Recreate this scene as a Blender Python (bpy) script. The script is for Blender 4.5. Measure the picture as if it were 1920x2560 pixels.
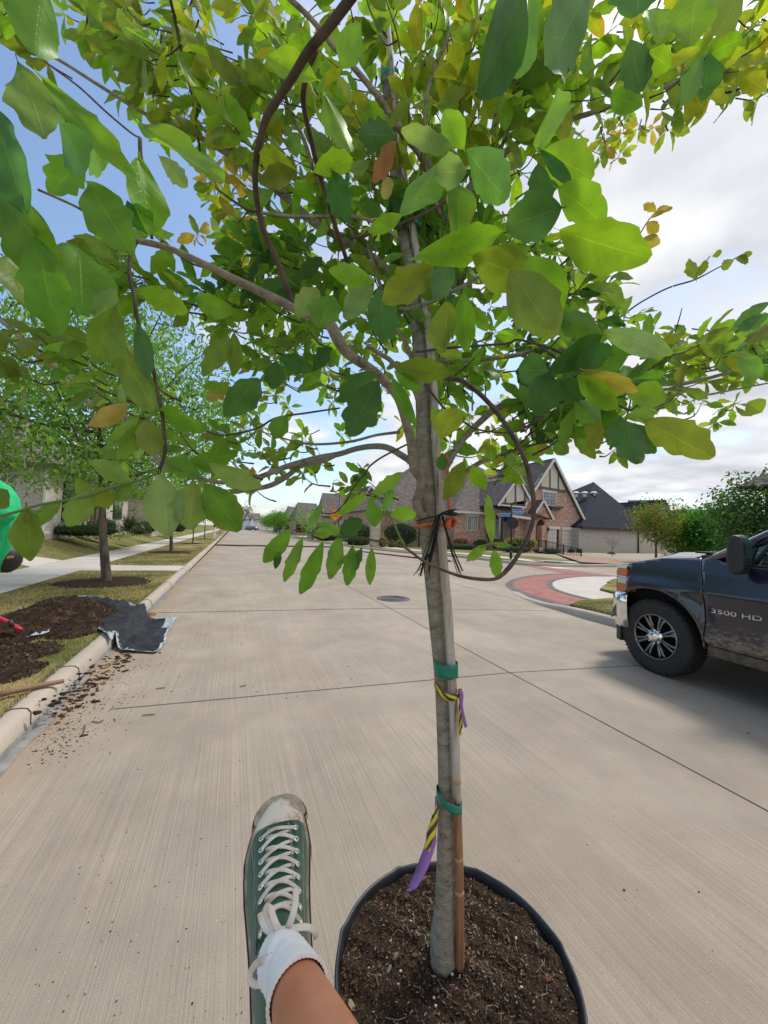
import bpy, math, random
import numpy as np
from mathutils import Vector, Matrix
R = math.radians
random.seed(11)
for o in list(bpy.data.objects): bpy.data.objects.remove(o)
SC = bpy.context.scene
COL = SC.collection
V = Vector
# ------------------------------------------------------------------ camera
H = 1.55; FP = 960.0
_yaw = R(21.1); _p = math.atan(.048); _rl = .034
f0 = V((math.sin(_yaw), math.cos(_yaw), 0)); r0 = V((math.cos(_yaw), -math.sin(_yaw), 0)); UP = V((0, 0, 1))
cf = f0*math.cos(_p)+UP*math.sin(_p); u1 = -f0*math.sin(_p)+UP*math.cos(_p)
cr = r0*math.cos(_rl)+u1*math.sin(_rl); cu = u1*math.cos(_rl)-r0*math.sin(_rl)
CP = V((0, 0, H))
cam = bpy.data.cameras.new("camera"); camo = bpy.data.objects.new("camera", cam); COL.objects.link(camo)
mm = Matrix((cr, cu, -cf)).transposed().to_4x4(); mm.translation = CP
camo.matrix_world = mm
cam.sensor_fit = 'VERTICAL'; cam.sensor_height = 32; cam.sensor_width = 24; cam.lens = 32*FP/2560
cam.clip_start = .02; cam.clip_end = 3000
SC.camera = camo
# ------------------------------------------------------------------ light
SUN_AZ = R(76); SUN_EL = R(58)
w = bpy.data.worlds.new("World"); SC.world = w; w.use_nodes = True
def nodes_of(nt): nt.nodes.clear(); return nt.nodes, nt.links
N, L = nodes_of(w.node_tree)
out = N.new('ShaderNodeOutputWorld'); bg = N.new('ShaderNodeBackground'); sky = N.new('ShaderNodeTexSky')
sky.sky_type = 'NISHITA'; sky.sun_disc = False; sky.sun_elevation = SUN_EL; sky.sun_rotation = SUN_AZ
sky.air_density = 1.0; sky.dust_density = 1.2; sky.ozone_density = 1.5
tc = N.new('ShaderNodeTexCoord'); mp = N.new('ShaderNodeMapping'); sx = N.new('ShaderNodeSeparateXYZ')
L.new(tc.outputs['Generated'], sx.inputs[0])
# project the direction on a cloud layer: (x,y)/(z+.12)
def mth(op, a, b=None, c=None):
    n = N.new('ShaderNodeMath'); n.operation = op
    for i, q in enumerate((a, b, c)):
        if q is None: continue
        if isinstance(q, (int, float)): n.inputs[i].default_value = q
        else: L.new(q, n.inputs[i])
    return n.outputs[0]
zz = mth('ADD', mth('MAXIMUM', sx.outputs[2], 0.0), .16)
cb = N.new('ShaderNodeCombineXYZ')
L.new(mth('DIVIDE', sx.outputs[0], zz), cb.inputs[0]); L.new(mth('DIVIDE', sx.outputs[1], zz), cb.inputs[1])
nz = N.new('ShaderNodeTexNoise'); nz.inputs['Scale'].default_value = 1.15; nz.inputs['Detail'].default_value = 7; nz.inputs['Roughness'].default_value = .52
L.new(cb.outputs[0], nz.inputs['Vector'])
nz2 = N.new('ShaderNodeTexNoise'); nz2.inputs['Scale'].default_value = 2.3; nz2.inputs['Detail'].default_value = 5
L.new(cb.outputs[0], nz2.inputs['Vector'])
# more cloud towards the sun side (+x), less up-left
bias = mth('MULTIPLY', sx.outputs[0], .20)
up = mth('MULTIPLY', sx.outputs[2], -.03)
msk = mth('ADD', mth('ADD', nz.outputs[0], bias), mth('ADD', up, mth('MULTIPLY', mth('MAXIMUM', mth('MULTIPLY', sx.outputs[1], -1.0), 0.0), .30)))  # last term: unseen extra cloud behind the camera, added to make the light less blue
mr = N.new('ShaderNodeMapRange'); mr.inputs[1].default_value = .46; mr.inputs[2].default_value = .62; mr.interpolation_type = 'SMOOTHSTEP'
L.new(msk, mr.inputs[0])
hz = N.new('ShaderNodeMapRange'); hz.inputs[1].default_value = 0.0; hz.inputs[2].default_value = .22; hz.inputs[3].default_value = .55; hz.inputs[4].default_value = 0
L.new(sx.outputs[2], hz.inputs[0])
cm = mth('MAXIMUM', mr.outputs[0], hz.outputs[0])
cr_ = N.new('ShaderNodeValToRGB'); e = cr_.color_ramp.elements
e[0].position = .35; e[0].color = (.56, .58, .63, 1); e[1].position = .65; e[1].color = (.90, .91, .94, 1)
L.new(nz2.outputs[0], cr_.inputs[0])
SKYK = .10
sm = N.new('ShaderNodeMix'); sm.data_type = 'RGBA'; sm.blend_type = 'MULTIPLY'; sm.inputs[0].default_value = 1
L.new(sky.outputs[0], sm.inputs[6]); sm.inputs[7].default_value = (1.62, 1.66, 1.62, 1)
cs = N.new('ShaderNodeMix'); cs.data_type = 'RGBA'; cs.blend_type = 'MULTIPLY'; cs.inputs[0].default_value = 1
L.new(cr_.outputs[0], cs.inputs[6]); cs.inputs[7].default_value = (8.2, 8.2, 8.2, 1)
mx = N.new('ShaderNodeMix'); mx.data_type = 'RGBA'
L.new(cm, mx.inputs[0]); L.new(sm.outputs[2], mx.inputs[6]); L.new(cs.outputs[2], mx.inputs[7])
L.new(mx.outputs[2], bg.inputs[0]); bg.inputs[1].default_value = SKYK
L.new(bg.outputs[0], out.inputs[0])
sl = bpy.data.lights.new("sun", 'SUN'); sl.energy = 2.1; sl.angle = R(11); sl.color = (1, .95, .87)
so = bpy.data.objects.new("sun", sl); COL.objects.link(so)
sd = V((math.sin(SUN_AZ)*math.cos(SUN_EL), math.cos(SUN_AZ)*math.cos(SUN_EL), math.sin(SUN_EL)))
so.rotation_euler = sd.to_track_quat('Z', 'Y').to_euler(); so.location = (20, 10, 30)
SC.view_settings.view_transform = 'Standard'; SC.view_settings.look = 'None'; SC.view_settings.exposure = 0.45; SC.view_settings.gamma = 1
SC.cycles.max_bounces = 8; SC.cycles.transparent_max_bounces = 8
# ------------------------------------------------------------------ measuring
def ray(x, y): return cf+cr*((x-960)/FP)+cu*((1280-y)/FP)
def G(x, y, z=0.0):
    d = ray(x, y); return CP+d*((z-H)/d.z)
def D(x, y, d): return CP+ray(x, y)*d
def FY(x, y, Y):
    d = ray(x, y); return CP+d*(Y/d.y)
def FX(x, y, X):
    d = ray(x, y); return CP+d*(X/d.x)
# ------------------------------------------------------------------ mesh helpers
def wl(o):
    p = V((0, 0, 0))
    while o: p = p+o.location; o = o.parent
    return p
class MB:
    def __init__(s): s.v = []; s.f = []; s.m = []; s.uv = []; s.c = []
    def add(s, vs, fs, mi=0, uv=None, col=None):
        b = len(s.v); s.v.extend([tuple(q) for q in vs])
        s.uv.extend(uv if uv else [(0, 0)]*len(vs))
        s.c.extend(([col]*len(vs)) if (col is None or isinstance(col, tuple)) else col)
        for q in fs: s.f.append(tuple(b+i for i in q)); s.m.append(mi)
    def box(s, c, sz, ax=None, mi=0, col=None):
        c = V(c); X, Y, Z = ax if ax else (V((1, 0, 0)), V((0, 1, 0)), V((0, 0, 1)))
        vs = [c+X*(i*sz[0]/2)+Y*(j*sz[1]/2)+Z*(k*sz[2]/2) for k in (-1, 1) for j in (-1, 1) for i in (-1, 1)]
        s.add(vs, [(0, 2, 3, 1), (4, 5, 7, 6), (0, 1, 5, 4), (2, 6, 7, 3), (0, 4, 6, 2), (1, 3, 7, 5)], mi, None, col)
    def bar(s, a, b, wd, dp, side, mi=0):
        a = V(a); b = V(b); z = (b-a).normalized(); x = V(side).normalized(); y = z.cross(x).normalized(); x = y.cross(z)
        s.box((a+b)/2, (wd, dp, (b-a).length), (x, y, z), mi)
    def prism(s, poly, vec, mi=0, col=None):
        n = len(poly); vec = V(vec); a = [V(q) for q in poly]; vs = a+[q+vec for q in a]
        fs = [tuple(range(n)), tuple(range(2*n-1, n-1, -1))]+[(i, i+n, (i+1) % n+n, (i+1) % n) for i in range(n)]
        s.add(vs, fs, mi, None, col)
    def poly(s, pts, mi=0, col=None, uv=None): s.add(pts, [tuple(range(len(pts)))], mi, uv, col)
    def tube(s, pts, rad, seg=8, mi=0, col=None, flat=None, cap=True):
        pts = [V(q) for q in pts]; n = len(pts)
        if not isinstance(rad, list): rad = [rad]*n
        up = None; vs = []
        for i, p in enumerate(pts):
            t = (pts[min(i+1, n-1)]-pts[max(i-1, 0)])
            if t.length < 1e-9: t = V((0, 0, 1))
            t.normalize()
            if up is None:
                a = V((0, 0, 1)) if abs(t.z) < .9 else V((1, 0, 0)); up = (a-t*a.dot(t)).normalized()
            else:
                up = up-t*up.dot(t)
                up = up.normalized() if up.length > 1e-6 else t.orthogonal().normalized()
            if flat: n_ = V(flat); n_ = (n_-t*n_.dot(t)).normalized(); up = n_
            sd_ = t.cross(up); r = rad[i]; rx, ry = (r if isinstance(r, tuple) else (r, r))
            for k in range(seg):
                an = 2*math.pi*k/seg; vs.append(p+sd_*(math.cos(an)*rx)+up*(math.sin(an)*ry))
        fs = [(i*seg+k, i*seg+(k+1) % seg, (i+1)*seg+(k+1) % seg, (i+1)*seg+k) for i in range(n-1) for k in range(seg)]
        if cap: fs += [tuple(range(seg-1, -1, -1)), tuple((n-1)*seg+k for k in range(seg))]
        uv = [(k/seg, i/max(1, n-1)) for i in range(n) for k in range(seg)]
        s.add(vs, fs, mi, uv, col)
    def lathe(s, prof, c, ax=None, seg=24, mi=0, close=False, col=None):
        c = V(c); X, Y, Z = ax if ax else (V((1, 0, 0)), V((0, 1, 0)), V((0, 0, 1)))
        vs = []
        for r, z in prof:
            for k in range(seg):
                a = 2*math.pi*k/seg; vs.append(c+X*(r*math.cos(a))+Y*(r*math.sin(a))+Z*z)
        m = len(prof); rng = m if close else m-1
        fs = [(i*seg+k, i*seg+(k+1) % seg, ((i+1) % m)*seg+(k+1) % seg, ((i+1) % m)*seg+k) for i in range(rng) for k in range(seg)]
        s.add(vs, fs, mi, None, col)
    def blob(s, c, rx, ry, rz, mi=0, jit=.15, seg=10, rings=6, col=None, rnd=random):
        c = V(c); vs = [c+V((0, 0, -rz))]
        for i in range(1, rings):
            a = math.pi*i/rings
            for k in range(seg):
                b = 2*math.pi*k/seg; j = 1+rnd.uniform(-jit, jit)
                vs.append(c+V((rx*math.sin(a)*math.cos(b)*j, ry*math.sin(a)*math.sin(b)*j, -rz*math.cos(a)*j)))
        vs.append(c+V((0, 0, rz)))
        fs = [(0, 1+(k+1) % seg, 1+k) for k in range(seg)]
        for i in range(rings-2):
            for k in range(seg):
                a = 1+i*seg; fs.append((a+k, a+(k+1) % seg, a+seg+(k+1) % seg, a+seg+k))
        l = len(vs)-1; a = 1+(rings-2)*seg
        fs += [(a+k, a+(k+1) % seg, l) for k in range(seg)]
        s.add(vs, fs, mi, None, col)
    def build(s, name, mats, parent=None, smooth=False, local=False, bevel=0, kind=None):
        me = bpy.data.meshes.new(name)
        off = V((0, 0, 0)) if (local or parent is None) else wl(parent)
        vs = [(a[0]-off.x, a[1]-off.y, a[2]-off.z) for a in s.v]
        me.from_pydata(vs, [], s.f)
        if not isinstance(mats, (list, tuple)): mats = [mats]
        for m in mats: me.materials.append(m)
        me.polygons.foreach_set('material_index', s.m)
        if smooth: me.polygons.foreach_set('use_smooth', [True]*len(s.f))
        if any(u != (0, 0) for u in s.uv):
            ul = me.uv_layers.new(name='uv'); li = np.empty(len(me.loops), dtype=np.int32); me.loops.foreach_get('vertex_index', li)
            ul.data.foreach_set('uv', np.array(s.uv, dtype=np.float32)[li].ravel())
        if any(c is not None for c in s.c):
            ca = me.color_attributes.new('tint', 'FLOAT_COLOR', 'POINT')
            ca.data.foreach_set('color', np.array([(c if c else (1, 1, 1))+(1,) for c in s.c], dtype=np.float32).ravel())
        me.update()
        o = bpy.data.objects.new(name, me); COL.objects.link(o)
        if parent: o.parent = parent
        if bevel:
            b = o.modifiers.new('b', 'BEVEL'); b.width = bevel; b.segments = 2; b.limit_method = 'ANGLE'
        if kind: o['kind'] = kind
        return o
def empty(name, loc, label, cat, group=None, rz=0):
    o = bpy.data.objects.new(name, None); COL.objects.link(o); o.location = loc; o.rotation_euler = (0, 0, rz); o.empty_display_size = .1
    return tag(o, label, cat, group)
def tag(o, label, cat, group=None):
    o['label'] = label; o['category'] = cat
    if group: o['group'] = group
    return o
def smoothp(pts, k=6):
    """Catmull-Rom through tuples of any length"""
    P = [np.array(q, float) for q in pts]; P = [2*P[0]-P[1]]+P+[2*P[-1]-P[-2]]; o = []
    for i in range(1, len(P)-2):
        for j in range(k):
            t = j/k
            o.append(.5*((2*P[i])+(-P[i-1]+P[i+1])*t+(2*P[i-1]-5*P[i]+4*P[i+1]-P[i+2])*t*t+(-P[i-1]+3*P[i]-3*P[i+1]+P[i+2])*t**3))
    o.append(P[-2]); return o
# ------------------------------------------------------------------ materials
def M(name, col, rough=.8, col2=None, scale=5, detail=5, bump=0, bscale=60, metal=0, coat=0, attr=False, spec=.5, stretch=None, trans=0, lo=.35, hi=.65, sheen=0, ramp3=None):
    m = bpy.data.materials.new(name); m.use_nodes = True; nt = m.node_tree; N, L = nodes_of(nt)
    o = N.new('ShaderNodeOutputMaterial'); b = N.new('ShaderNodeBsdfPrincipled'); L.new(b.outputs[0], o.inputs[0])
    b.inputs['Roughness'].default_value = rough; b.inputs['Metallic'].default_value = metal; b.inputs['Specular IOR Level'].default_value = spec
    b.inputs['Coat Weight'].default_value = coat; b.inputs['Coat Roughness'].default_value = .06; b.inputs['Sheen Weight'].default_value = sheen
    b.inputs['Transmission Weight'].default_value = trans
    tc = N.new('ShaderNodeTexCoord'); vec = tc.outputs['Object']
    if stretch:
        mp = N.new('ShaderNodeMapping'); mp.inputs['Scale'].default_value = stretch; L.new(vec, mp.inputs[0]); vec = mp.outputs[0]
    c4 = tuple(col)+(1,); src = None
    if col2:
        n = N.new('ShaderNodeTexNoise'); n.inputs['Scale'].default_value = scale; n.inputs['Detail'].default_value = detail; n.inputs['Roughness'].default_value = .6
        L.new(vec, n.inputs['Vector'])
        r = N.new('ShaderNodeValToRGB'); e = r.color_ramp.elements; e[0].position = lo; e[0].color = c4; e[1].position = hi; e[1].color = tuple(col2)+(1,)
        if ramp3: q = r.color_ramp.elements.new(ramp3[0]); q.color = tuple(ramp3[1])+(1,)
        L.new(n.outputs[0], r.inputs[0]); src = r.outputs[0]
    if attr:
        a = N.new('ShaderNodeAttribute'); a.attribute_name = 'tint'
        if src:
            x = N.new('ShaderNodeMix'); x.data_type = 'RGBA'; x.blend_type = 'MULTIPLY'; x.inputs[0].default_value = 1
            L.new(src, x.inputs[6]); L.new(a.outputs[0], x.inputs[7]); src = x.outputs[2]
        else: src = a.outputs[0]
    if src: L.new(src, b.inputs['Base Color'])
    else: b.inputs['Base Color'].default_value = c4
    if bump:
        n2 = N.new('ShaderNodeTexNoise'); n2.inputs['Scale'].default_value = bscale; n2.inputs['Detail'].default_value = 4; L.new(vec, n2.inputs['Vector'])
        bp = N.new('ShaderNodeBump'); bp.inputs['Strength'].default_value = 1; bp.inputs['Distance'].default_value = bump
        L.new(n2.outputs[0], bp.inputs['Height']); L.new(bp.outputs[0], b.inputs['Normal'])
    m['bsdf'] = b.name
    return m
def brickmat(name, c1, c2, mortar, bw=.2, rh=.075, ms=.012, rough=.9, flat=False, bump=.01, offs=.5, noise=.5, dark=(.5, .5, .5)):
    m = bpy.data.materials.new(name); m.use_nodes = True; N, L = nodes_of(m.node_tree)
    o = N.new('ShaderNodeOutputMaterial'); b = N.new('ShaderNodeBsdfPrincipled'); L.new(b.outputs[0], o.inputs[0]); b.inputs['Roughness'].default_value = rough
    b.inputs['Specular IOR Level'].default_value = .25
    tc = N.new('ShaderNodeTexCoord'); s = N.new('ShaderNodeSeparateXYZ'); L.new(tc.outputs['Object'], s.inputs[0])
    c = N.new('ShaderNodeCombineXYZ')
    if flat: L.new(s.outputs[0], c.inputs[0]); L.new(s.outputs[1], c.inputs[1])
    else:
        a = N.new('ShaderNodeMath'); L.new(s.outputs[0], a.inputs[0]); L.new(s.outputs[1], a.inputs[1]); L.new(a.outputs[0], c.inputs[0]); L.new(s.outputs[2], c.inputs[1])
    t = N.new('ShaderNodeTexBrick'); L.new(c.outputs[0], t.inputs['Vector'])
    t.inputs['Color1'].default_value = tuple(c1)+(1,); t.inputs['Color2'].default_value = tuple(c2)+(1,); t.inputs['Mortar'].default_value = tuple(mortar)+(1,)
    t.inputs['Scale'].default_value = 1; t.inputs['Brick Width'].default_value = bw; t.inputs['Row Height'].default_value = rh; t.inputs['Mortar Size'].default_value = ms
    t.inputs['Bias'].default_value = 0; t.offset = offs
    n = N.new('ShaderNodeTexNoise'); n.inputs['Scale'].default_value = 3.0; n.inputs['Detail'].default_value = 8; n.inputs['Roughness'].default_value = .7; L.new(tc.outputs['Object'], n.inputs['Vector'])
    r = N.new('ShaderNodeValToRGB'); e = r.color_ramp.elements; e[0].position = .38; e[0].color = tuple(dark)+(1,); e[1].position = .62; e[1].color = (1.15, 1.15, 1.15, 1); L.new(n.outputs[0], r.inputs[0])
    x = N.new('ShaderNodeMix'); x.data_type = 'RGBA'; x.blend_type = 'MULTIPLY'; x.inputs[0].default_value = noise
    L.new(t.outputs[0], x.inputs[6]); L.new(r.outputs[0], x.inputs[7]); L.new(x.outputs[2], b.inputs['Base Color'])
    if bump:
        bp = N.new('ShaderNodeBump'); bp.inputs['Distance'].default_value = bump; bp.invert = True; L.new(t.outputs['Fac'], bp.inputs['Height']); L.new(bp.outputs[0], b.inputs['Normal'])
    return m
def leafmat(name, veins=True, gloss=.42, tr=.5, trcol=(1.5, 1.35, .5)):
    m = bpy.data.materials.new(name); m.use_nodes = True; N, L = nodes_of(m.node_tree)
    o = N.new('ShaderNodeOutputMaterial'); b = N.new('ShaderNodeBsdfPrincipled'); t = N.new('ShaderNodeBsdfTranslucent'); mxs = N.new('ShaderNodeMixShader')
    b.inputs['Roughness'].default_value = gloss; b.inputs['Specular IOR Level'].default_value = .35
    a = N.new('ShaderNodeAttribute'); a.attribute_name = 'tint'; col = a.outputs[0]
    n = N.new('ShaderNodeTexNoise'); n.inputs['Scale'].default_value = 35; n.inputs['Detail'].default_value = 3
    tc = N.new('ShaderNodeTexCoord'); L.new(tc.outputs['Object'], n.inputs['Vector'])
    r = N.new('ShaderNodeMapRange'); r.inputs[1].default_value = .3; r.inputs[2].default_value = .7; r.inputs[3].default_value = .78; r.inputs[4].default_value = 1.18; L.new(n.outputs[0], r.inputs[0])
    x = N.new('ShaderNodeVectorMath'); x.operation = 'SCALE'; L.new(col, x.inputs[0]); L.new(r.outputs[0], x.inputs['Scale']); col = x.outputs[0]
    if veins:
        def mt(op, p, q=None, q2=None):
            k = N.new('ShaderNodeMath'); k.operation = op
            for i, z in enumerate((p, q, q2)):
                if z is None: continue
                if isinstance(z, (int, float)): k.inputs[i].default_value = z
                else: L.new(z, k.inputs[i])
            return k.outputs[0]
        uv = N.new('ShaderNodeUVMap'); uv.uv_map = 'uv'; s = N.new('ShaderNodeSeparateXYZ'); L.new(uv.outputs[0], s.inputs[0])
        au = mt('ABSOLUTE', mt('SUBTRACT', mt('MULTIPLY', s.outputs[0], 2), 1))
        mid = mt('SUBTRACT', 1, mt('MULTIPLY', au, 22)); mid = mt('MAXIMUM', mid, 0)
        ph = mt('FRACT', mt('SUBTRACT', mt('MULTIPLY', s.outputs[1], 8), mt('MULTIPLY', au, 2.2)))
        sv = mt('MAXIMUM', mt('SUBTRACT', 1, mt('MULTIPLY', mt('ABSOLUTE', mt('SUBTRACT', ph, .5)), 14)), 0)
        sv = mt('MULTIPLY', sv, mt('SUBTRACT', .8, mt('MULTIPLY', au, .7)))
        vv = mt('MINIMUM', mt('ADD', mid, mt('MULTIPLY', sv, .55)), 1)
        y = N.new('ShaderNodeMix'); y.data_type = 'RGBA'; L.new(mt('MULTIPLY', vv, .55), y.inputs[0]); L.new(col, y.inputs[6])
        li = N.new('ShaderNodeVectorMath'); li.operation = 'MULTIPLY_ADD'; L.new(col, li.inputs[0]); li.inputs[1].default_value = (1.7, 1.5, 1.4); li.inputs[2].default_value = (.05, .05, .02)
        L.new(li.outputs[0], y.inputs[7]); col = y.outputs[2]
        bp = N.new('ShaderNodeBump'); bp.inputs['Distance'].default_value = .0005; L.new(vv, bp.inputs['Height']); L.new(bp.outputs[0], b.inputs['Normal'])
    # paler underside
    g = N.new('ShaderNodeNewGeometry'); z = N.new('ShaderNodeMix'); z.data_type = 'RGBA'; L.new(g.outputs['Backfacing'], z.inputs[0]); L.new(col, z.inputs[6])
    pl = N.new('ShaderNodeVectorMath'); pl.operation = 'MULTIPLY_ADD'; L.new(col, pl.inputs[0]); pl.inputs[1].default_value = (1.2, 1.08, 1.3); pl.inputs[2].default_value = (.02, .025, .02); L.new(pl.outputs[0], z.inputs[7])
    nb_ = N.new('ShaderNodeTexNoise'); nb_.inputs['Scale'].default_value = 120; nb_.inputs['Detail'].default_value = 2; L.new(tc.outputs['Object'], nb_.inputs['Vector'])
    rb_ = N.new('ShaderNodeMapRange'); rb_.inputs[1].default_value = .70; rb_.inputs[2].default_value = .74; rb_.inputs[4].default_value = .7; L.new(nb_.outputs[0], rb_.inputs[0])
    sp_ = N.new('ShaderNodeMix'); sp_.data_type = 'RGBA'; L.new(rb_.outputs[0], sp_.inputs[0]); L.new(z.outputs[2], sp_.inputs[6]); sp_.inputs[7].default_value = (.10, .06, .02, 1)
    L.new(sp_.outputs[2], b.inputs['Base Color'])
    tcx = N.new('ShaderNodeVectorMath'); tcx.operation = 'MULTIPLY'; L.new(col, tcx.inputs[0]); tcx.inputs[1].default_value = trcol; L.new(tcx.outputs[0], t.inputs[0])
    mxs.inputs[0].default_value = tr; L.new(b.outputs[0], mxs.inputs[1]); L.new(t.outputs[0], mxs.inputs[2]); L.new(mxs.outputs[0], o.inputs[0])
    return m
def concrete(name, c1, c2, streak=True, dirt=True):
    m = M(name, c1, .85, c2, scale=.9, detail=9, spec=.3, lo=.3, hi=.7); N = m.node_tree.nodes; L = m.node_tree.links; b = N[m['bsdf']]
    tc = N.new('ShaderNodeTexCoord'); base = b.inputs['Base Color'].links[0].from_socket
    def noise(sc, stretch, det=2):
        mp = N.new('ShaderNodeMapping'); mp.inputs['Scale'].default_value = stretch; L.new(tc.outputs['Object'], mp.inputs[0])
        n = N.new('ShaderNodeTexNoise'); n.inputs['Scale'].default_value = sc; n.inputs['Detail'].default_value = det; n.inputs['Roughness'].default_value = .65; L.new(mp.outputs[0], n.inputs['Vector']); return n.outputs[0]
    def mul(base, fac, lo, hi, c0, c1):
        r = N.new('ShaderNodeMapRange'); r.inputs[1].default_value = lo; r.inputs[2].default_value = hi; r.inputs[3].default_value = c0; r.inputs[4].default_value = c1; L.new(fac, r.inputs[0])
        x = N.new('ShaderNodeVectorMath'); x.operation = 'SCALE'; L.new(base, x.inputs[0]); L.new(r.outputs[0], x.inputs['Scale']); return x.outputs[0]
    grit = noise(160, (1, 1, 1), 5); base = mul(base, grit, .3, .7, .84, 1.14)
    bp = N.new('ShaderNodeBump'); bp.inputs['Distance'].default_value = .0012; bp.inputs['Strength'].default_value = 1; L.new(grit, bp.inputs['Height']); nrm = bp.outputs[0]
    if streak:
        st = noise(1, (150, .6, 1), 3); base = mul(base, st, .38, .62, .85, 1.06)
        big = noise(.35, (1, .4, 1), 6); base = mul(base, big, .3, .7, .82, 1.12); blot = noise(2.6, (1, 1, 1), 8); base = mul(base, blot, .35, .65, .93, 1.06); spk = noise(55, (1, 1, 1), 2); base = mul(base, spk, .70, .74, 1.0, .62); spl = noise(70, (1.1, 1.1, 1.1), 1); base = mul(base, spl, .73, .77, 1.0, 1.5)
        b2 = N.new('ShaderNodeBump'); b2.inputs['Distance'].default_value = .003; L.new(st, b2.inputs['Height']); L.new(nrm, b2.inputs['Normal']); nrm = b2.outputs[0]
    if dirt:   # reddish silt washed along the left gutter
        s = N.new('ShaderNodeSeparateXYZ'); L.new(tc.outputs['Object'], s.inputs[0])
        wb = noise(2.2, (1, .5, 1), 5)
        a = N.new('ShaderNodeMath'); a.operation = 'MULTIPLY_ADD'; L.new(wb, a.inputs[0]); a.inputs[1].default_value = -.75; L.new(s.outputs[0], a.inputs[2])
        r = N.new('ShaderNodeMapRange'); r.inputs[1].default_value = -1.78; r.inputs[2].default_value = -1.25; r.inputs[3].default_value = .65; r.inputs[4].default_value = 0; L.new(a.outputs[0], r.inputs[0])
        x = N.new('ShaderNodeMix'); x.data_type = 'RGBA'; L.new(r.outputs[0], x.inputs[0]); L.new(base, x.inputs[6]); x.inputs[7].default_value = (.30, .20, .12, 1); base = x.outputs[2]
    L.new(base, b.inputs['Base Color']); L.new(nrm, b.inputs['Normal'])
    return m
m_road = concrete('road_concrete', (.315, .262, .20), (.40, .34, .268))
m_kerb = concrete('kerb_concrete', (.36, .31, .255), (.46, .40, .33), False, False)
m_walk = concrete('walk_concrete', (.45, .41, .36), (.56, .52, .46), False, False)
m_joint = M('joint', (.07, .06, .055), .9)
m_gutter = M('gutter_stain', (.17, .165, .165), .9, (.30, .28, .26), 6, bump=.003, bscale=80)
m_turf = M('turf', (.10, .115, .028), .95, (.30, .24, .10), .9, detail=10, bump=.02, bscale=40, lo=.40, hi=.58, spec=.1)
m_lawn = M('lawn', (.11, .13, .035), .95, (.24, .215, .085), .6, detail=10, bump=.03, bscale=30, spec=.1)
m_blade = M('grass_blade', (1, 1, 1), .7, attr=True, spec=.2)
m_soil = M('soil', (.028, .018, .012), .95, (.085, .054, .035), 18, detail=8, bump=.012, bscale=45, spec=.2, ramp3=(.6, (.035, .02, .012)))
m_mulch = M('mulch', (.022, .013, .009), .95, (.065, .038, .024), 30, detail=6, bump=.02, bscale=50, spec=.15)
m_chip = M('chip', (1, 1, 1), .85, attr=True, spec=.2)
m_bark = M('bark_young', (.10, .09, .07), .9, (.37, .33, .265), 34, detail=10, bump=.006, bscale=130, stretch=(1, 1, 1.6), spec=.2, lo=.30, hi=.66, ramp3=(.42, (.24, .21, .165)))
m_barkb = M('bark_brown', (.055, .038, .028), .8, (.13, .098, .07), 30, bump=.001, bscale=120, spec=.3)
m_barkd = M('bark_dark', (.06, .05, .042), .95, (.16, .135, .115), 10, bump=.02, bscale=22, stretch=(1, 1, .25), spec=.15)
m_leaf = leafmat('oak_leaf'); m_leafs = leafmat('small_leaf', False, .5, .4, (1.3, 1.35, .5))
m_green_stem = M('stem', (.11, .17, .035), .6)
m_pot = M('pot_plastic', (.012, .014, .018), .42, (.022, .025, .032), 8, bump=.0012, bscale=40, spec=.5)
# ================================================================== THE GROUND
def hleft(x):      # left lot rises from the sidewalk
    return .13 if x > -5.5 else .13+min(1, (-5.5-x)/2.6)**1.1*.78
def hne(x, y): return .12-.025*max(0, min(18, x-16))
def sheet(name, xs, ys, hf, m, kind='structure'):
    b = MB(); vs = [V((x, y, hf(x, y))) for y in ys for x in xs]; nx = len(xs)
    b.add(vs, [(j*nx+i, j*nx+i+1, (j+1)*nx+i+1, (j+1)*nx+i) for j in range(len(ys)-1) for i in range(nx-1)])
    return b.build(name, m, smooth=True, kind=kind)
b = MB(); b.poly([(-1500, -1500, -.5), (1500, -1500, -.5), (1500, 1500, -.5), (-1500, 1500, -.5)]); b.build('ground', m_lawn, kind='structure')
b = MB(); b.poly([(-1.32, -12, 0), (90, -12, 0), (90, 420, 0), (-1.32, 420, 0)]); b.build('road', m_road, kind='structure')
# joints in the concrete
b = MB()
def strip(p, q, wd, z=.003):
    p = V(p); q = V(q); d = (q-p).normalized(); s = V((-d.y, d.x, 0))*wd/2; p = V((p.x, p.y, z)); q = V((q.x, q.y, z))
    b.poly([p-s, q-s, q+s, p+s])
strip((2.96, -6, 0), (2.96, 80, 0), .011); strip((6.35, 6.8, 0), (6.35, 60, 0), .012)
strip(G(275, 1774), G(1275, 1682), .009, .004); strip(G(1275, 1682), G(1750, 1655), .009, .004)
strip(G(395, 1532), G(960, 1521), .02, .004); strip(G(960, 1521), G(1372, 1527), .014, .004)
for Y in (13.2, 17.6, 22.5, 27.5, 33, 39): strip((-1.3, Y, 0), (7.5, Y-.4, 0), .02, .004)
strip((6.4, 12.6, 0), (22, 12.9, 0), .016, .004)
b.build('road_joints', m_joint, kind='structure')
b = MB()   # raised dark tar line across the far road
pr = [(-1.3+i*.5, 31+.12*math.sin(i*1.3), .02) for i in range(19)]
b.tube(pr, (.10), 6); b.build('tar_seam', M('tar', (.06, .055, .05), .9), kind='structure')
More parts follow.
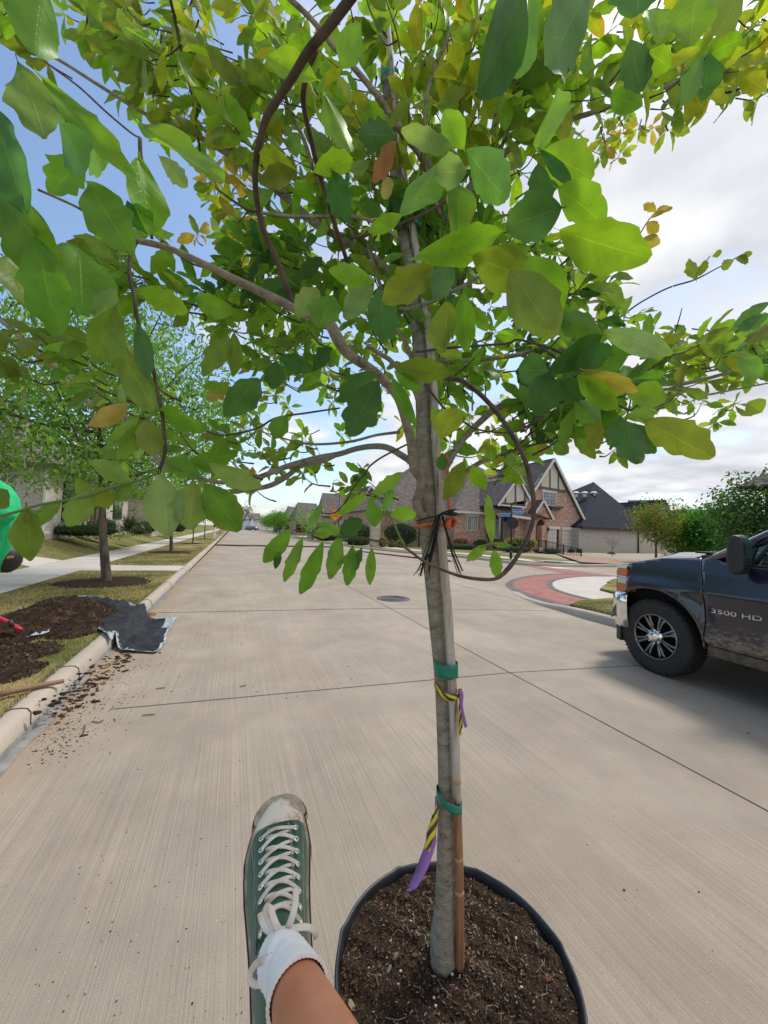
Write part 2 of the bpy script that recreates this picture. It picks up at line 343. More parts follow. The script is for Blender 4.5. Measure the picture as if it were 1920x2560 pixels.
# kerbs
KP = [(0, 0), (-.012, .06), (-.03, .115), (-.055, .14), (-.09, .148), (-.145, .148), (-.175, .138), (-.18, .0)]
def kerb(name, line, flip=1, hs=None):
    b = MB(); pts = [V(q) for q in line]; n = len(pts); vs = []
    for i, p in enumerate(pts):
        d = (pts[min(i+1, n-1)]-pts[max(i-1, 0)]).normalized(); s = V((-d.y, d.x, 0))*flip
        k = hs[i] if hs else 1
        for a, z in KP: vs.append(p+s*(-a)+V((0, 0, z*k+.001)))
    m = len(KP)
    b.add(vs, [(i*m+j, (i+1)*m+j, (i+1)*m+j+1, i*m+j+1) for i in range(n-1) for j in range(m-1)])
    return b.build(name, m_kerb, smooth=True, kind='structure')
kerb('kerb', [(-1.30-.0035*y, y, 0) for y in [-10, -5, -2, 0, 1, 2, 2.9]]+[(-1.30-.0035*y, y, 0) for y in (2.93, 3.5, 4, 5, 6, 7, 8, 10, 13, 16, 20, 30, 60, 120, 400)])
b = MB()   # gutter stain strip + kerb joints
gl = [(-1.297-.0035*y, y) for y in np.linspace(-2, 14, 40)]
vs = []
for x, y in gl:
    wv = .05+.03*math.sin(y*2.3)+.02*math.sin(y*7.1); vs += [(x, y, .0045), (x+wv, y, .0045)]
b.add(vs, [(2*i, 2*i+2, 2*i+3, 2*i+1) for i in range(len(gl)-1)])
vs = []
for i, (x, y) in enumerate(gl):
    t = .55+.35*math.sin(y*1.7)*math.sin(y*.6+1); vs += [(x+.0015, y, .004), (x-.0105*t, y, .02+.055*t)]
b.add(vs, [(2*i, 2*i+2, 2*i+3, 2*i+1) for i in range(len(gl)-1)])
b.build('gutter_stain', m_gutter, kind='structure')
b = MB()
for Y in (1.55, 3.05, 3.62, 4.55, 7.25, 8.1, 10.4, 13.5):
    pts = [V((-1.30-.0035*Y+a*1.0+.0025*(1 if a > -.08 else 0), Y+.03*math.sin(z*30+Y), z+.0035)) for a, z in KP[:7]]
    b.tube(pts, .0045, 5)
b.build('kerb_joints', m_joint, kind='structure')
# near-right kerb and corner
rk = [V((6.27, y, 0)) for y in (-10, -5, 0, 3, 4.2, 4.9)]+[G(1460, 1547), G(1405, 1530), G(1350, 1514), G(1305, 1496), G(1275, 1478)]
kerb('kerb', rk, -1, [1]*7+[.8, .45, .2, .03])
# left side slabs
yy = [-12, 0, 3, 6, 9, 12, 16, 20, 30, 50, 90, 200, 400]
sheet('verge', [-1.475, -2, -2.6, -3.2, -4.0], yy, lambda x, y: .13+.0, m_turf)
sheet('sidewalk', [-4.0, -5.5], yy, lambda x, y: .138, m_walk)
sheet('lawn', [-60, -30, -20, -12, -9, -8.1, -7.4, -6.7, -6.1, -5.5], yy, lambda x, y: hleft(x), m_lawn)
b = MB()
for Y in np.arange(-4, 60, 1.6): b.poly([(-5.5, Y, .1405), (-4.0, Y, .1405), (-4.0, Y+.02, .1405), (-5.5, Y+.02, .1405)])
b.build('sidewalk_joints', m_joint, kind='structure')
b = MB(); b.prism([(-4.02, 13.2, .12), (-1.49, 13.0, .12), (-1.49, 14.5, .12), (-4.02, 14.7, .12)], (0, 0, .021)); b.build('crossing_walk', m_walk, kind='structure')
b = MB(); b.poly([(-5.48, 14.2, .142), (-5.48, 16.4, .142), (-9, 16.6, 1.0), (-20, 16.6, 1.05), (-20, 15.2, 1.05), (-9, 14.6, 1.0)]); b.build('path', m_walk, kind='structure')
# north-east block
ne = [(8.0, 400), (7.9, 120), (7.83, 63.3), (8.38, 42.8), (9.0, 35), (10.1, 28.3), (11.6, 24.5), (13.2, 22.3)]
nep = [V((x, y, 0)) for x, y in ne[:-2]]+[G(1000, 1382), G(1117, 1391), G(1200, 1400), G(1300, 1413), G(1400, 1418), G(1531, 1418), G(1640, 1421), V((45, 16.5, 0)), V((90, 17.5, 0))]
kerb('kerb', nep, 1, [1]*len(nep))
b = MB(); nb = [p+V((0, 0, .125)) for p in nep]
# lawn slab as a strip from kerb out to far back
vs = []; fs = []
inn = []
for i, p in enumerate(nb):
    d = (nb[min(i+1, len(nb)-1)]-nb[max(i-1, 0)]).normalized(); s = V((-d.y, d.x, 0))
    inn.append(p+s*.17)
def offs_line(line, dist):
    o = []
    for i, p in enumerate(line):
        d = (line[min(i+1, len(line)-1)]-line[max(i-1, 0)]).normalized(); o.append(p+V((-d.y, d.x, 0))*dist)
    return o
cor = V((90, 400, 0))
a1 = inn; 
far_ = [V((30+2.0*i, 400-15*i, 0)) for i in range(len(inn))]
rows = []
for t in (0, .02, .05, .1, .2, .4, 1):
    rows.append([V((a.x*(1-t)+c.x*t, a.y*(1-t)+c.y*t, 0)) for a, c in zip(a1, [V((90, max(60, q.y), 0)) for q in a1])])
vs = [V((q.x, q.y, hne(q.x, q.y))) for r_ in rows for q in r_]; n = len(a1)
b.add(vs, [(j*n+i, j*n+i+1, (j+1)*n+i+1, (j+1)*n+i) for j in range(len(rows)-1) for i in range(n-1)])
b.build('lawn', m_lawn, smooth=True, kind='structure')
# sidewalk ribbon on that block
A = offs_line(nep, 1.5); B_ = offs_line(nep, 3.0)
b = MB(); n = len(A); vs = [V((q.x, q.y, hne(q.x, q.y)+.012)) for q in A]+[V((q.x, q.y, hne(q.x, q.y)+.012)) for q in B_]
b.add(vs, [(i, i+1, n+i+1, n+i) for i in range(2, n-1)]); b.build('sidewalk', m_walk, smooth=True, kind='structure')
# right near block (behind the truck) : plaza, brick paving, grass
m_pav = brickmat('red_pavers', (.34, .13, .105), (.42, .18, .15), (.30, .2, .17), .2, .1, .008, flat=True, bump=.004)
m_pavg = brickmat('grey_pavers', (.12, .115, .11), (.17, .16, .155), (.2, .19, .18), .2, .1, .01, flat=True, bump=.004)
def flat(name, px, z, m, th=.0):
    b = MB(); b.poly([G(x, y, z) for x, y in px]); return b.build(name, m, kind='structure')
def arcpx(pts, k=5): return [tuple(q) for q in smoothp(pts, k)]
outer = arcpx([(1527, 1440), (1430, 1434), (1350, 1436), (1290, 1446), (1264, 1460), (1285, 1478), (1340, 1498), (1405, 1514)])+[(1500, 1512), (1620, 1500), (1700, 1470), (1700, 1440)]
flat('corner_paving', outer, .008, m_pavg)
red = arcpx([(1530, 1440.5), (1430, 1436), (1352, 1439), (1303, 1448), (1281, 1460), (1298, 1474), (1350, 1494), (1412, 1510)])+[(1500, 1508), (1620, 1500), (1650, 1441)]
flat('corner_paving', red, .012, m_pav)
gin = arcpx([(1600, 1440.8), (1480, 1440), (1420, 1442), (1380, 1449), (1366, 1459), (1378, 1473), (1430, 1490), (1500, 1504)])+[(1600, 1512), (1700, 1480), (1700, 1441)]
flat('corner_paving', gin, .016, m_pavg)
gin2 = arcpx([(1600, 1442), (1480, 1441.4), (1430, 1444), (1395, 1450), (1381, 1459), (1393, 1473), (1440, 1488), (1515, 1504)])+[(1600, 1508), (1700, 1480), (1700, 1442)]
flat('corner_walk', gin2, .020, m_walk)
flat('crosswalk', [(1290, 1409), (1330, 1413), (1560, 1442), (1450, 1440.5), (1340, 1420)], .006, m_pav)
flat('crosswalk', [(1300, 1412.3), (1345, 1412.6), (1440, 1421), (1400, 1421.5)], .004, M('pale_band', (.55, .52, .48), .8))
flat('crosswalk', [(905, 1374.5), (1060, 1391.5), (1135, 1398), (1128, 1393.5), (1060, 1388), (910, 1372.5)], .155, M('pink_ramp', (.38, .24, .20), .85))
# grass islands on the corner
def islet(px, h=.13):
    b = MB(); p = [G(x, y, .02) for x, y in px]; b.prism(p, (0, 0, h)); b.build('verge', m_turf, kind='structure')
islet([(1425, 1522), (1450, 1512), (1520, 1505), (1640, 1505), (1640, 1600), (1545, 1552), (1480, 1530)], .10)
islet([(1500, 1476), (1515, 1464), (1600, 1458), (1600, 1490), (1530, 1484)], .06)
islet([(1517, 1458), (1535, 1450), (1600, 1450), (1600, 1456), (1530, 1460)], .05)
# manhole
mc = G(983, 1497); root = empty('manhole_cover', (mc.x, mc.y, 0), 'round cast iron manhole cover set in the concrete road right of the hanging leaves', 'manhole cover')
b = MB(); b.lathe([(0, .006), (.3, .006), (.305, .003)], (mc.x, mc.y, 0), seg=32); b.build('lid', M('iron', (.075, .07, .075), .6, (.13, .12, .125), 40, metal=.4, bump=.004, bscale=90), root)
b = MB()
b.lathe([(.325, .004), (.33, .011), (.375, .011), (.385, .003)], (mc.x, mc.y, 0), seg=32)
for r_ in (.1, .19, .26): b.lathe([(r_-.012, .005), (r_-.008, .012), (r_+.008, .012), (r_+.012, .005)], (mc.x, mc.y, 0), seg=28)
b.build('frame', M('iron2', (.09, .085, .09), .6, metal=.4), root)
# ================================================================== HOUSES
m_brick = brickmat('red_brick', (.68, .38, .27), (.36, .165, .11), (.70, .60, .50), .24, .085, .014, dark=(.55, .5, .48), noise=.75)
m_brickw = brickmat('white_brick', (.62, .58, .55), (.52, .48, .45), (.36, .33, .31), .24, .09, .012, dark=(.75, .73, .72))
m_stone = brickmat('pale_stone', (.60, .54, .44), (.48, .43, .35), (.38, .33, .27), .55, .24, .014, dark=(.7, .68, .65))
m_creamw = brickmat('cream_brick', (.50, .47, .41), (.46, .43, .38), (.40, .38, .34), .4, .13, .01, dark=(.85, .85, .85), noise=.4)
m_shin = brickmat('brown_shingles', (.15, .125, .11), (.225, .195, .175), (.07, .06, .055), .34, .16, .02, bump=.03, dark=(.6, .6, .6), noise=.7)
m_shing = brickmat('grey_shingles', (.17, .155, .14), (.24, .22, .20), (.08, .075, .07), .34, .14, .02, bump=.03, dark=(.6, .6, .6), noise=.7)
m_shind = brickmat('black_shingles', (.010, .014, .024), (.020, .026, .040), (.006, .008, .012), .34, .16, .015, bump=.02, dark=(.8, .8, .8), noise=.4)
m_cream = M('cream_paint', (.56, .53, .475), .7, (.62, .59, .53), 2)
m_trimw = M('white_trim', (.68, .66, .62), .6)
m_brown = M('brown_timber', (.12, .095, .07), .7)
m_dark = M('dark_timber', (.035, .022, .018), .7)
m_glass = M('window_glass', (.035, .075, .075), .08, (.10, .19, .18), 1.3, spec=.8)
m_glassd = M('dark_glass', (.012, .014, .016), .06, spec=.8)
m_door = M('garage_paint', (.60, .57, .53), .6)
m_black = M('black_iron', (.010, .010, .011), .45)
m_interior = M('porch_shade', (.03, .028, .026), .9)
def slab(b, quad, th=.12, mi=0):
    q = [V(x) for x in quad]; n = (q[1]-q[0]).cross(q[2]-q[0]).normalized()
    if n.z < 0: n = -n
    b.prism([x-n*th for x in q], n*th, mi)
def hip(b, x0, x1, y0, y1, ze, zr, ov=.4, along='x', th=.12, inset=None):
    x0 -= ov; x1 += ov; y0 -= ov; y1 += ov
    if along == 'x':
        h = (y1-y0)/2 if inset is None else inset; ym = (y0+y1)/2; A = (x0+h, ym, zr); B = (x1-h, ym, zr)
    else:
        h = (x1-x0)/2 if inset is None else inset; xm = (x0+x1)/2; A = (xm, y0+h, zr); B = (xm, y1-h, zr)
    c = [(x0, y0, ze), (x1, y0, ze), (x1, y1, ze), (x0, y1, ze)]
    if along == 'x': slab(b, [c[0], c[1], B, A], th); slab(b, [c[3], A, B, c[2]], th); slab(b, [c[0], A, c[3]], th); slab(b, [c[1], c[2], B], th)
    else: slab(b, [c[0], A, B, c[3]], th); slab(b, [c[1], c[2], B, A], th); slab(b, [c[0], c[1], A], th); slab(b, [c[3], B, c[2]], th)
    return c
def eavetrim(b, c, sz=.16):
    for i in range(4):
        p = V(c[i]); q = V(c[(i+1) % 4]); b.tube([p-V((0, 0, .1)), q-V((0, 0, .1))], sz/2, 4)
def window(root, px, Y, m=m_glass, name='window', muntin=True, fr=.07, lintel=None):
    """px = x0,y0,x1,y1 on a wall at world Y (the wall faces -Y)"""
    a = FY(px[0], px[3], Y); c = FY(px[2], px[1], Y); x0, x1, z0, z1 = a.x, c.x, a.z, c.z
    b = MB(); y = Y-.05
    b.box(((x0+x1)/2, y, z0), (x1-x0+fr, .08, fr)); b.box(((x0+x1)/2, y, z1), (x1-x0+fr, .08, fr))
    b.box((x0, y, (z0+z1)/2), (fr, .07, z1-z0)); b.box((x1, y, (z0+z1)/2), (fr, .07, z1-z0))
    if muntin:
        b.box(((x0+x1)/2, y+.01, (z0+z1)/2), (.04, .05, z1-z0)); b.box(((x0+x1)/2, y+.012, (z0+z1)/2), (x1-x0, .05, .04))
        for t in (.25, .75): b.box(((x0+x1)/2, y+.014, z0+(z1-z0)*t), (x1-x0, .04, .02)); b.box((x0+(x1-x0)*t, y+.016, (z0+z1)/2), (.02, .04, z1-z0))
    f = b.build(name, m_trimw, root)
    g = MB(); g.box(((x0+x1)/2, Y-.015, (z0+z1)/2), (x1-x0, .025, z1-z0)); g.build('pane', m, f)
    if lintel: q = MB(); q.box(((x0+x1)/2, Y-.04, z1+lintel/2+fr/2+.003), (x1-x0+.3, .09, lintel)); q.build('lintel', m_trimw, f)
    return f
# ---------------- the brick house with the three garages
bh = empty('brick_house', (26, 36, 0), 'red brick house with cream half-timbered gables and three garage doors behind the street sign', 'house')
YG = 31.0
apex = FY(1380, 1146, YG); reave = FY(1460, 1310, YG); XL = 25.7; ZL = 3.0
b = MB()
zb = -.6
b.prism([(26.0, YG, zb), (26.0, YG, 3.3), (apex.x, YG, apex.z-.25), (reave.x-.1, YG, reave.z), (reave.x-.1, YG, zb)], (0, 14, 0))
b.build('wall', m_brick, bh)
b = MB()
slab(b, [(XL, YG-.35, ZL), (apex.x, YG-.35, apex.z), (apex.x, YG+14.5, apex.z), (XL, YG+14.5, ZL)], .14)
slab(b, [(apex.x, YG-.35, apex.z), (reave.x, YG-.35, reave.z), (reave.x, YG+14.5, reave.z), (apex.x, YG+14.5, apex.z)], .14)
b.build('roof', m_shin, bh)
b = MB()   # barge boards of the big gable
def barge(b, p, q, Y, wd=.24):
    p = V((p[0], Y, p[1])); q = V((q[0], Y, q[1])); b.bar(p, q, .06, wd, (0, 1, 0))
barge(b, (XL-.02, ZL-.12), (apex.x, apex.z-.12), YG-.40); barge(b, (apex.x, apex.z-.12), (reave.x+.02, reave.z-.12), YG-.41)
b.build('barge_board', m_trimw, bh)
# half timber infill of the big gable
def FZ(px, Y): return [FY(x, y, Y) for x, y in px]
b = MB(); q = FZ([(1334, 1215), (1380, 1152), (1414, 1227)], YG-.06); b.prism(q, (0, .05, 0)); b.build('gable_infill', m_cream, bh)
b = MB()
l0 = FY(1333, 1216, YG-.06); l1 = FY(1414, 1229, YG-.06); b.bar(l0-V((0, .03, 0)), l1-V((0, .03, 0)), .08, .26, (0, 1, 0))
for x, y0, y1 in ((1352, 1190, 1217), (1375, 1157, 1221), (1396, 1184, 1224)): b.bar(FY(x, y0, YG-.09), FY(x, y1, YG-.09), .06, .14, (0, 1, 0))
b.build('timber', m_brown, bh)
wn = window(bh, (1356, 1232, 1389, 1262), YG, M('curtained_glass', (.16, .17, .22), .15, (.28, .28, .34), 2.5), lintel=.28)
b = MB(); a = FY(1368, 1266, YG); c = FY(1399, 1268, YG); b.box(((a.x+c.x)/2, YG-.3, a.z-.05), (c.x-a.x, .6, .16)); b.box(((a.x+c.x)/2, YG-.2, a.z-.25), (c.x-a.x-.5, .35, .22)); b.build('flower_shelf', m_brown, wn)
# garages
for k, (x0, y0, x1, y1, jx) in enumerate(((1368, 1324, 1391, 1377, 1396), (1404, 1327, 1441, 1381, 1448), (1453, 1332.5, 1479, 1385, 1485))):
    a = FY(x0, y1, YG); c = FY(x1, y0, YG); j = FY(jx, y0, YG).x; z0 = a.z; z1 = c.z
    if k == 2: z0 = FY(1453, 1383, YG).z
    b = MB(); b.box(((a.x+c.x)/2, YG-.02, (z0+z1)/2), (c.x-a.x, .05, z1-z0))
    dn = b.build('garage_door', m_door, bh)
    g = MB()
    for i in range(1, 5): g.box(((a.x+c.x)/2, YG-.047, z0+(z1-z0)*i/5), (c.x-a.x-.02, .006, .035))
    g.box(((a.x+c.x)/2, YG-.048, (z0+z1)/2), (.03, .006, z1-z0)); g.build('panel_seam', M('seam%d' % k, (.33, .31, .28), .8), dn)
    g = MB(); g.box(((c.x+j)/2, YG-.03, (z0+z1)/2), (j-c.x, .07, z1-z0)); g.build('reveal', m_dark, dn)
    g = MB(); g.box(((a.x+j)/2, YG-.09, z1+.18), (j-a.x+.2, .16, .3)); g.build('lintel', m_trimw, dn)
# right annex
b = MB(); e = FY(1506, 1314, YG).x; b.box(((reave.x+e-.5)/2, YG+5+.01, 1.0), (e-.5-reave.x, 10, 3.6)); b.build('wall', m_brick, bh)
b = MB(); pk = FY(1450, 1284, YG+3); zE = FY(1506, 1315, YG).z
slab(b, [(reave.x-.4, YG-.4, zE), (e, YG-.4, zE), (reave.x-.4, YG+4, pk.z+1.2)]); slab(b, [(e, YG-.4, zE), (e, YG+10, zE), (reave.x-.4, YG+10, pk.z+1.2), (reave.x-.4, YG+4, pk.z+1.2)])
b.build('roof', m_shin, bh)
b = MB(); b.box(((reave.x+e)/2-.1, YG-.42, zE-.10), (e-reave.x+.5, .12, .16)); b.box((e+.02, YG+4.8, zE-.1), (.12, 10.4, .16)); b.build('gutter', m_trimw, bh)
for px, py in ((1371, 1324), (1452, 1336), (1491, 1341)):
    p = FY(px, py, YG-.15); b = MB(); b.lathe([(.02, .26), (.1, .2), (.11, .16), (.07, -.12), (.03, -.2)], p, seg=6); b.box(p+V((0, .08, .2)), (.04, .2, .04)); b.build('wall_lantern', m_black, bh)
# arched door
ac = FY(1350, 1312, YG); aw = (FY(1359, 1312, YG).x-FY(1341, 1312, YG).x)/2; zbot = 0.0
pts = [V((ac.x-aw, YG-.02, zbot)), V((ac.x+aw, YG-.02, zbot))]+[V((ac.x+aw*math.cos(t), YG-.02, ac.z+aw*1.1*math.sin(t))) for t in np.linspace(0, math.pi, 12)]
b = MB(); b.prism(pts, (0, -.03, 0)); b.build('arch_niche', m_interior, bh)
b = MB()
for i in range(11):
    t0 = math.pi*i/11; t1 = math.pi*(i+.9)/11; r1 = aw; r2 = aw+.28
    b.prism([(ac.x+r1*math.cos(t), YG-.05, ac.z+r1*1.1*math.sin(t)) for t in (t0, t1)]+[(ac.x+r2*math.cos(t), YG-.05, ac.z+r2*1.1*math.sin(t)) for t in (t1, t0)], (0, -.06, 0))
b.build('arch_surround', m_brick, bh)
# small gable porch (nearer) : gable 2 over the arch
Y2 = YG-1.1
def smallgable(pxs, Y, depth, infill, brk=False, bar=.2):
    L_, A_, R_ = [FY(x, y, Y) for x, y in pxs]
    b = MB(); slab(b, [L_, A_, A_+V((0, depth, 0)), L_+V((0, depth, 0))], .12); slab(b, [A_, R_, R_+V((0, depth, 0)), A_+V((0, depth, 0))], .12); b.build('roof', m_shin, bh)
    b = MB(); barge(b, (L_.x, L_.z-.1), (A_.x, A_.z-.1), Y-.05, bar); barge(b, (A_.x, A_.z-.1), (R_.x, R_.z-.1), Y-.055, bar); b.build('barge_board', m_trimw, bh)
    b = MB(); b.prism([V((L_.x+.15, Y+.2, L_.z)), V((A_.x, Y+.2, A_.z-.1)), V((R_.x-.15, Y+.2, R_.z))], (0, .3, 0)); b.build('gable_infill', infill, bh)
    return L_, A_, R_
g2 = smallgable([(1338, 1281), (1359, 1249), (1384, 1297)], Y2, 1.3, m_brick)
b = MB(); b.box((FY(1335, 1330, Y2).x, Y2+.6, 1.0), (.55, 1.0, 3.2)); b.box((FY(1366, 1330, Y2).x, Y2+.8, 1.0), (.5, .9, 3.2)); b.build('pier', m_brick, bh)
g1 = smallgable([(1245, 1262), (1297, 1191), (1327, 1250)], YG-.6, 6, m_cream)
b = MB(); p = FY(1251, 1258, YG-.45); q = FY(1312, 1265, YG-.45); b.bar(p, q, .08, .2, (0, 1, 0)); p = FY(1248, 1262, YG-.5); q = FY(1316, 1269, YG-.5); b.build('timber', m_brown, bh)
b = MB(); b.bar(p, q, .12, .14, (0, 1, 0)); b.build('barge_board', m_trimw, bh)
b = MB()
for x, y0, y1 in ((1264, 1243, 1259), (1289, 1208, 1262), (1312, 1228, 1265)): b.bar(FY(x, y0, YG-.44), FY(x, y1, YG-.44), .07, .13, (0, 1, 0))
b.build('timber', m_brown, bh)
# porch lean-to roof and eave beam, dark porch, columns, windows
b = MB(); a = FY(1246, 1286, YG-.9); c = FY(1328, 1296, YG-.9); slab(b, [(a.x-.2, YG-.9, a.z), (c.x, YG-.9, c.z), (c.x, YG+1.4, a.z+1.7), (a.x-.2, YG+1.4, a.z+1.7)]); b.build('roof', m_shin, bh)
b = MB(); b.bar(FY(1281, 1290, YG-.95), FY(1329, 1297, YG-.95), .12, .22, (0, 1, 0)); b.build('eave_beam', m_trimw, bh)
b = MB(); xl = FY(1251, 1340, YG).x; xr = FY(1331, 1340, YG).x
b.box(((xl+xr)/2, YG+1.9, 1.2), (xr-xl, .2, 4.0)); b.build('wall', m_brick, bh)
b = MB(); p = FY(1252.5, 1340, YG-.6); b.box((p.x, YG-.6, 1.6), (.28, .28, 3.6)); p = FY(1327, 1340, YG-.6); b.build('post', m_dark, bh)
b = MB(); b.box((p.x, YG-.5, 1.4), (.7, .7, 3.4)); b.build('pier', m_brick, bh)
window(bh, (1258, 1303, 1272, 1344), YG+1.75, fr=.1); window(bh, (1236, 1301, 1246, 1345), YG+1.7, fr=.1)
a = FY(1297, 1370, YG+1.79); c = FY(1312, 1298, YG+1.79); b = MB(); b.box(((a.x+c.x)/2, YG+1.77, (a.z+c.z)/2), (c.x-a.x, .05, c.z-a.z)); b.build('door', m_dark, bh)
b = MB(); b.tube([FY(1245, 1286, YG-.9), FY(1246, 1289, YG-.75), FY(1250, 1294, YG-.6), FY(1250.5, 1358, YG-.6)], .06, 6); b.build('downspout', m_trimw, bh)
# left wing with the pair of windows
YW = 33.0; c0 = FY(1137, 1300, YW).x; c1 = XL+1.0
b = MB(); b.box(((c0+c1)/2, YW+7, 1.6), (c1-c0, 14, 4.3)); b.build('wall', m_brick, bh)
b = MB(); b.box((18.2, YW+10.5, 1.6), (9.6, 14, 4.1)); b.build('wall', m_brick, bh)
b = MB(); hip(b, 13.4, 31.0, YW+3.2, YW+17, 3.7, 10.3, .3, 'x', inset=8.0); b.build('roof', m_shin, bh)
b = MB(); ec = hip(b, c0-.1, c1+8, YW, YW+17, 3.72, 10.15, .35, 'y', inset=7.6); b.build('roof', m_shin, bh)
b = MB(); b.box(((c0+c1)/2, YW-.40, 3.62), (c1-c0+.7, .14, .2)); b.box((c0-.48, YW+1.7, 3.62), (.14, 4.1, .2)); b.box((15.8, YW+2.85, 3.6), (5.6, .14, .2)); b.build('gutter', m_trimw, bh)
for x0, x1 in ((1167, 1178.5), (1182, 1193)): window(bh, (x0, 1291, x1, 1326), YW)
b = MB(); p = FY(1180, 1287, YW-.06); b.box((p.x, YW-.05, p.z), (1.75, .1, .28)); b.build('lintel', m_trimw, bh)
for x0, x1 in ((1002, 1012), (1016, 1026)): window(bh, (x0, 1296, x1, 1335), YW+3.5)
b = MB()
for i, (x, y) in enumerate(((1195, 1225), (1060, 1240), (1090, 1218))):
    p = FY(x, y, YW+3); b.lathe([(0, .3), (.12, .28), (.12, -.3)], p+V((0, .5, 0)), seg=8)
# driveway and entry path
b = MB(); pv = [G(1445, 1393, -.05), G(1480, 1388, -.2), FY(1497, 1386, YG-.1), FY(1372, 1377, YG-.1), G(1380, 1388, .0)]
b.poly([G(1452, 1405, .15), G(1560, 1411, .12), FY(1492, 1387, YG-.2)+V((2.0, 0, .1)), FY(1370, 1378, YG-.2)+V((0, 0, .05))])
b.build('driveway', brickmat('tan_pavers', (.36, .235, .165), (.42, .28, .20), (.3, .21, .15), .3, .15, .01, flat=True, bump=.004), kind='structure')
# ---------------- dark-roofed house at the right
dh = empty('dark_roof_house', (46, 36, 0), 'long cream brick house with a black hip roof and three round vents by the garages', 'house')
YD = 30.0
b = MB(); b.box((36.3+4.4, YD+6, .95), (14.6, 12, 3.5)); b.build('wall', m_creamw, dh)
b = MB()
pkd = FY(1484, 1205, YD+7); e0 = V((33.3, YD-.4, 2.65)); e1 = FY(1632, 1327, YD-.4); ridge2 = FY(1560, 1250, YD+9)
slab(b, [e0, (e1.x, e1.y, 2.65), pkd], .15); slab(b, [(e1.x, e1.y, 2.65), (e1.x+.5, YD+16, 2.65), pkd], .15); slab(b, [e0, pkd, (33.3, YD+16, 2.65)], .15)
b.build('roof', m_shind, dh)
b = MB(); b.box(((e0.x+e1.x)/2, YD-.46, 2.52), (e1.x-e0.x, .12, .26)); p = FY(1597, 1330, YD-.12); b.box((p.x, YD-.08, .8), (.12, .1, 3.4)); b.build('gutter', m_black, dh)
nrm = (V(pkd)-e0).cross(V((e1.x, e1.y, 2.65))-e0).normalized(); nrm = nrm if nrm.z > 0 else -nrm
for px in (1439, 1461, 1484):
    d = ray(px, 1236); t = (e0-CP).dot(nrm)/d.dot(nrm); p = CP+d*t+nrm*.02
    b = MB(); b.lathe([(.42, .0), (.40, .08), (.25, .2), (0, .26)], p+V((0, 0, .1)), seg=16); b.lathe([(.2, -.3), (.2, .05)], p, seg=10); b.build('roof_vent', m_trimw, dh)
# second stretch with small gables further right
YD2 = YD+4
b = MB(); b.box((50.5, YD2+5, .8), (16, 10, 3.4)); b.build('wall', m_stone, dh)
def gab(root, ap, L_, R_, Y, depth, mr_, mw, mb_=None):
    A_ = FY(*ap, Y); l = FY(*L_, Y); r = FY(*R_, Y)
    b = MB(); slab(b, [l, A_, A_+V((0, depth, 0)), l+V((0, depth, 0))]); slab(b, [A_, r, r+V((0, depth, 0)), A_+V((0, depth, 0))]); b.build('roof', mr_, root)
    b = MB(); b.prism([V((l.x+.3, Y+.3, -.8)), V((l.x+.3, Y+.3, l.z)), V((A_.x, Y+.3, A_.z-.25)), V((r.x-.3, Y+.3, r.z)), V((r.x-.3, Y+.3, -.8))], (0, depth-.6, 0)); b.build('wall', mw, root)
    if mb_:
        b = MB(); barge(b, (l.x, l.z-.1), (A_.x, A_.z-.1), Y-.05, .25); barge(b, (A_.x, A_.z-.1), (r.x, r.z-.1), Y-.055, .25); b.build('barge_board', mb_, root)
gab(dh, (1663, 1250), (1625, 1312), (1688, 1312), YD2-1, 9, m_shind, m_stone, m_black)
gab(dh, (1718, 1275), (1690, 1325), (1735, 1325), YD2-1, 9, m_shind, m_stone, m_black)
b = MB(); p0 = FY(1570, 1251, YD2+5); p1 = FY(1665, 1249, YD2+5); q0 = FY(1600, 1325, YD2-1); q1 = FY(1700, 1325, YD2-1); slab(b, [q0, q1, p1, p0]); b.build('roof', m_shind, dh)
b = MB(); p0 = FY(1660, 1276, YD2+5); p1 = FY(1720, 1275, YD2+5); q0 = FY(1660, 1330, YD2-.5); q1 = FY(1760, 1332, YD2-.5); slab(b, [q0, q1, p1, p0]); b.build('roof', m_shind, dh)
for x0, y0, x1, y1 in ((1628, 1362, 1638, 1374), (1667, 1362, 1681, 1377), (1692, 1364, 1711, 1388), (1717, 1365, 1735, 1388)): window(dh, (x0, y0, x1, y1), YD2-.72, m_glassd, muntin=False)
gh = empty('grey_roof_house', (75, 45, 0), 'grey-roofed house far right behind the bright green tree, low dark wall', 'house')
b = MB(); A0 = FY(1690, 1268, 46); b.box((72, 52, .8), (24, 10, 3.8)); b.build('wall', m_brick, gh)
b = MB(); slab(b, [FY(1670, 1320, 46), FY(1800, 1330, 46), FY(1762, 1290, 52), FY(1705, 1267, 52)]); slab(b, [FY(1760, 1325, 46), FY(1900, 1325, 46), FY(1880, 1288, 52), FY(1762, 1290, 52)]); b.build('roof', m_shing, gh)
nh = empty('near_house', (24, 7, 0), 'grey shingled eave corner at the right edge above the dark green tree', 'house')
ep = FY(1902, 1212, 10.5)
b = MB(); hip(b, ep.x+.5, ep.x+14, 1.5, 11, ep.z, ep.z+4, .5, 'x'); b.build('roof', m_shin, nh)
b = MB(); b.box((ep.x+7.5, 6.2, (ep.z)/2-.05), (13, 9.2, ep.z)); b.build('wall', m_brick, nh)
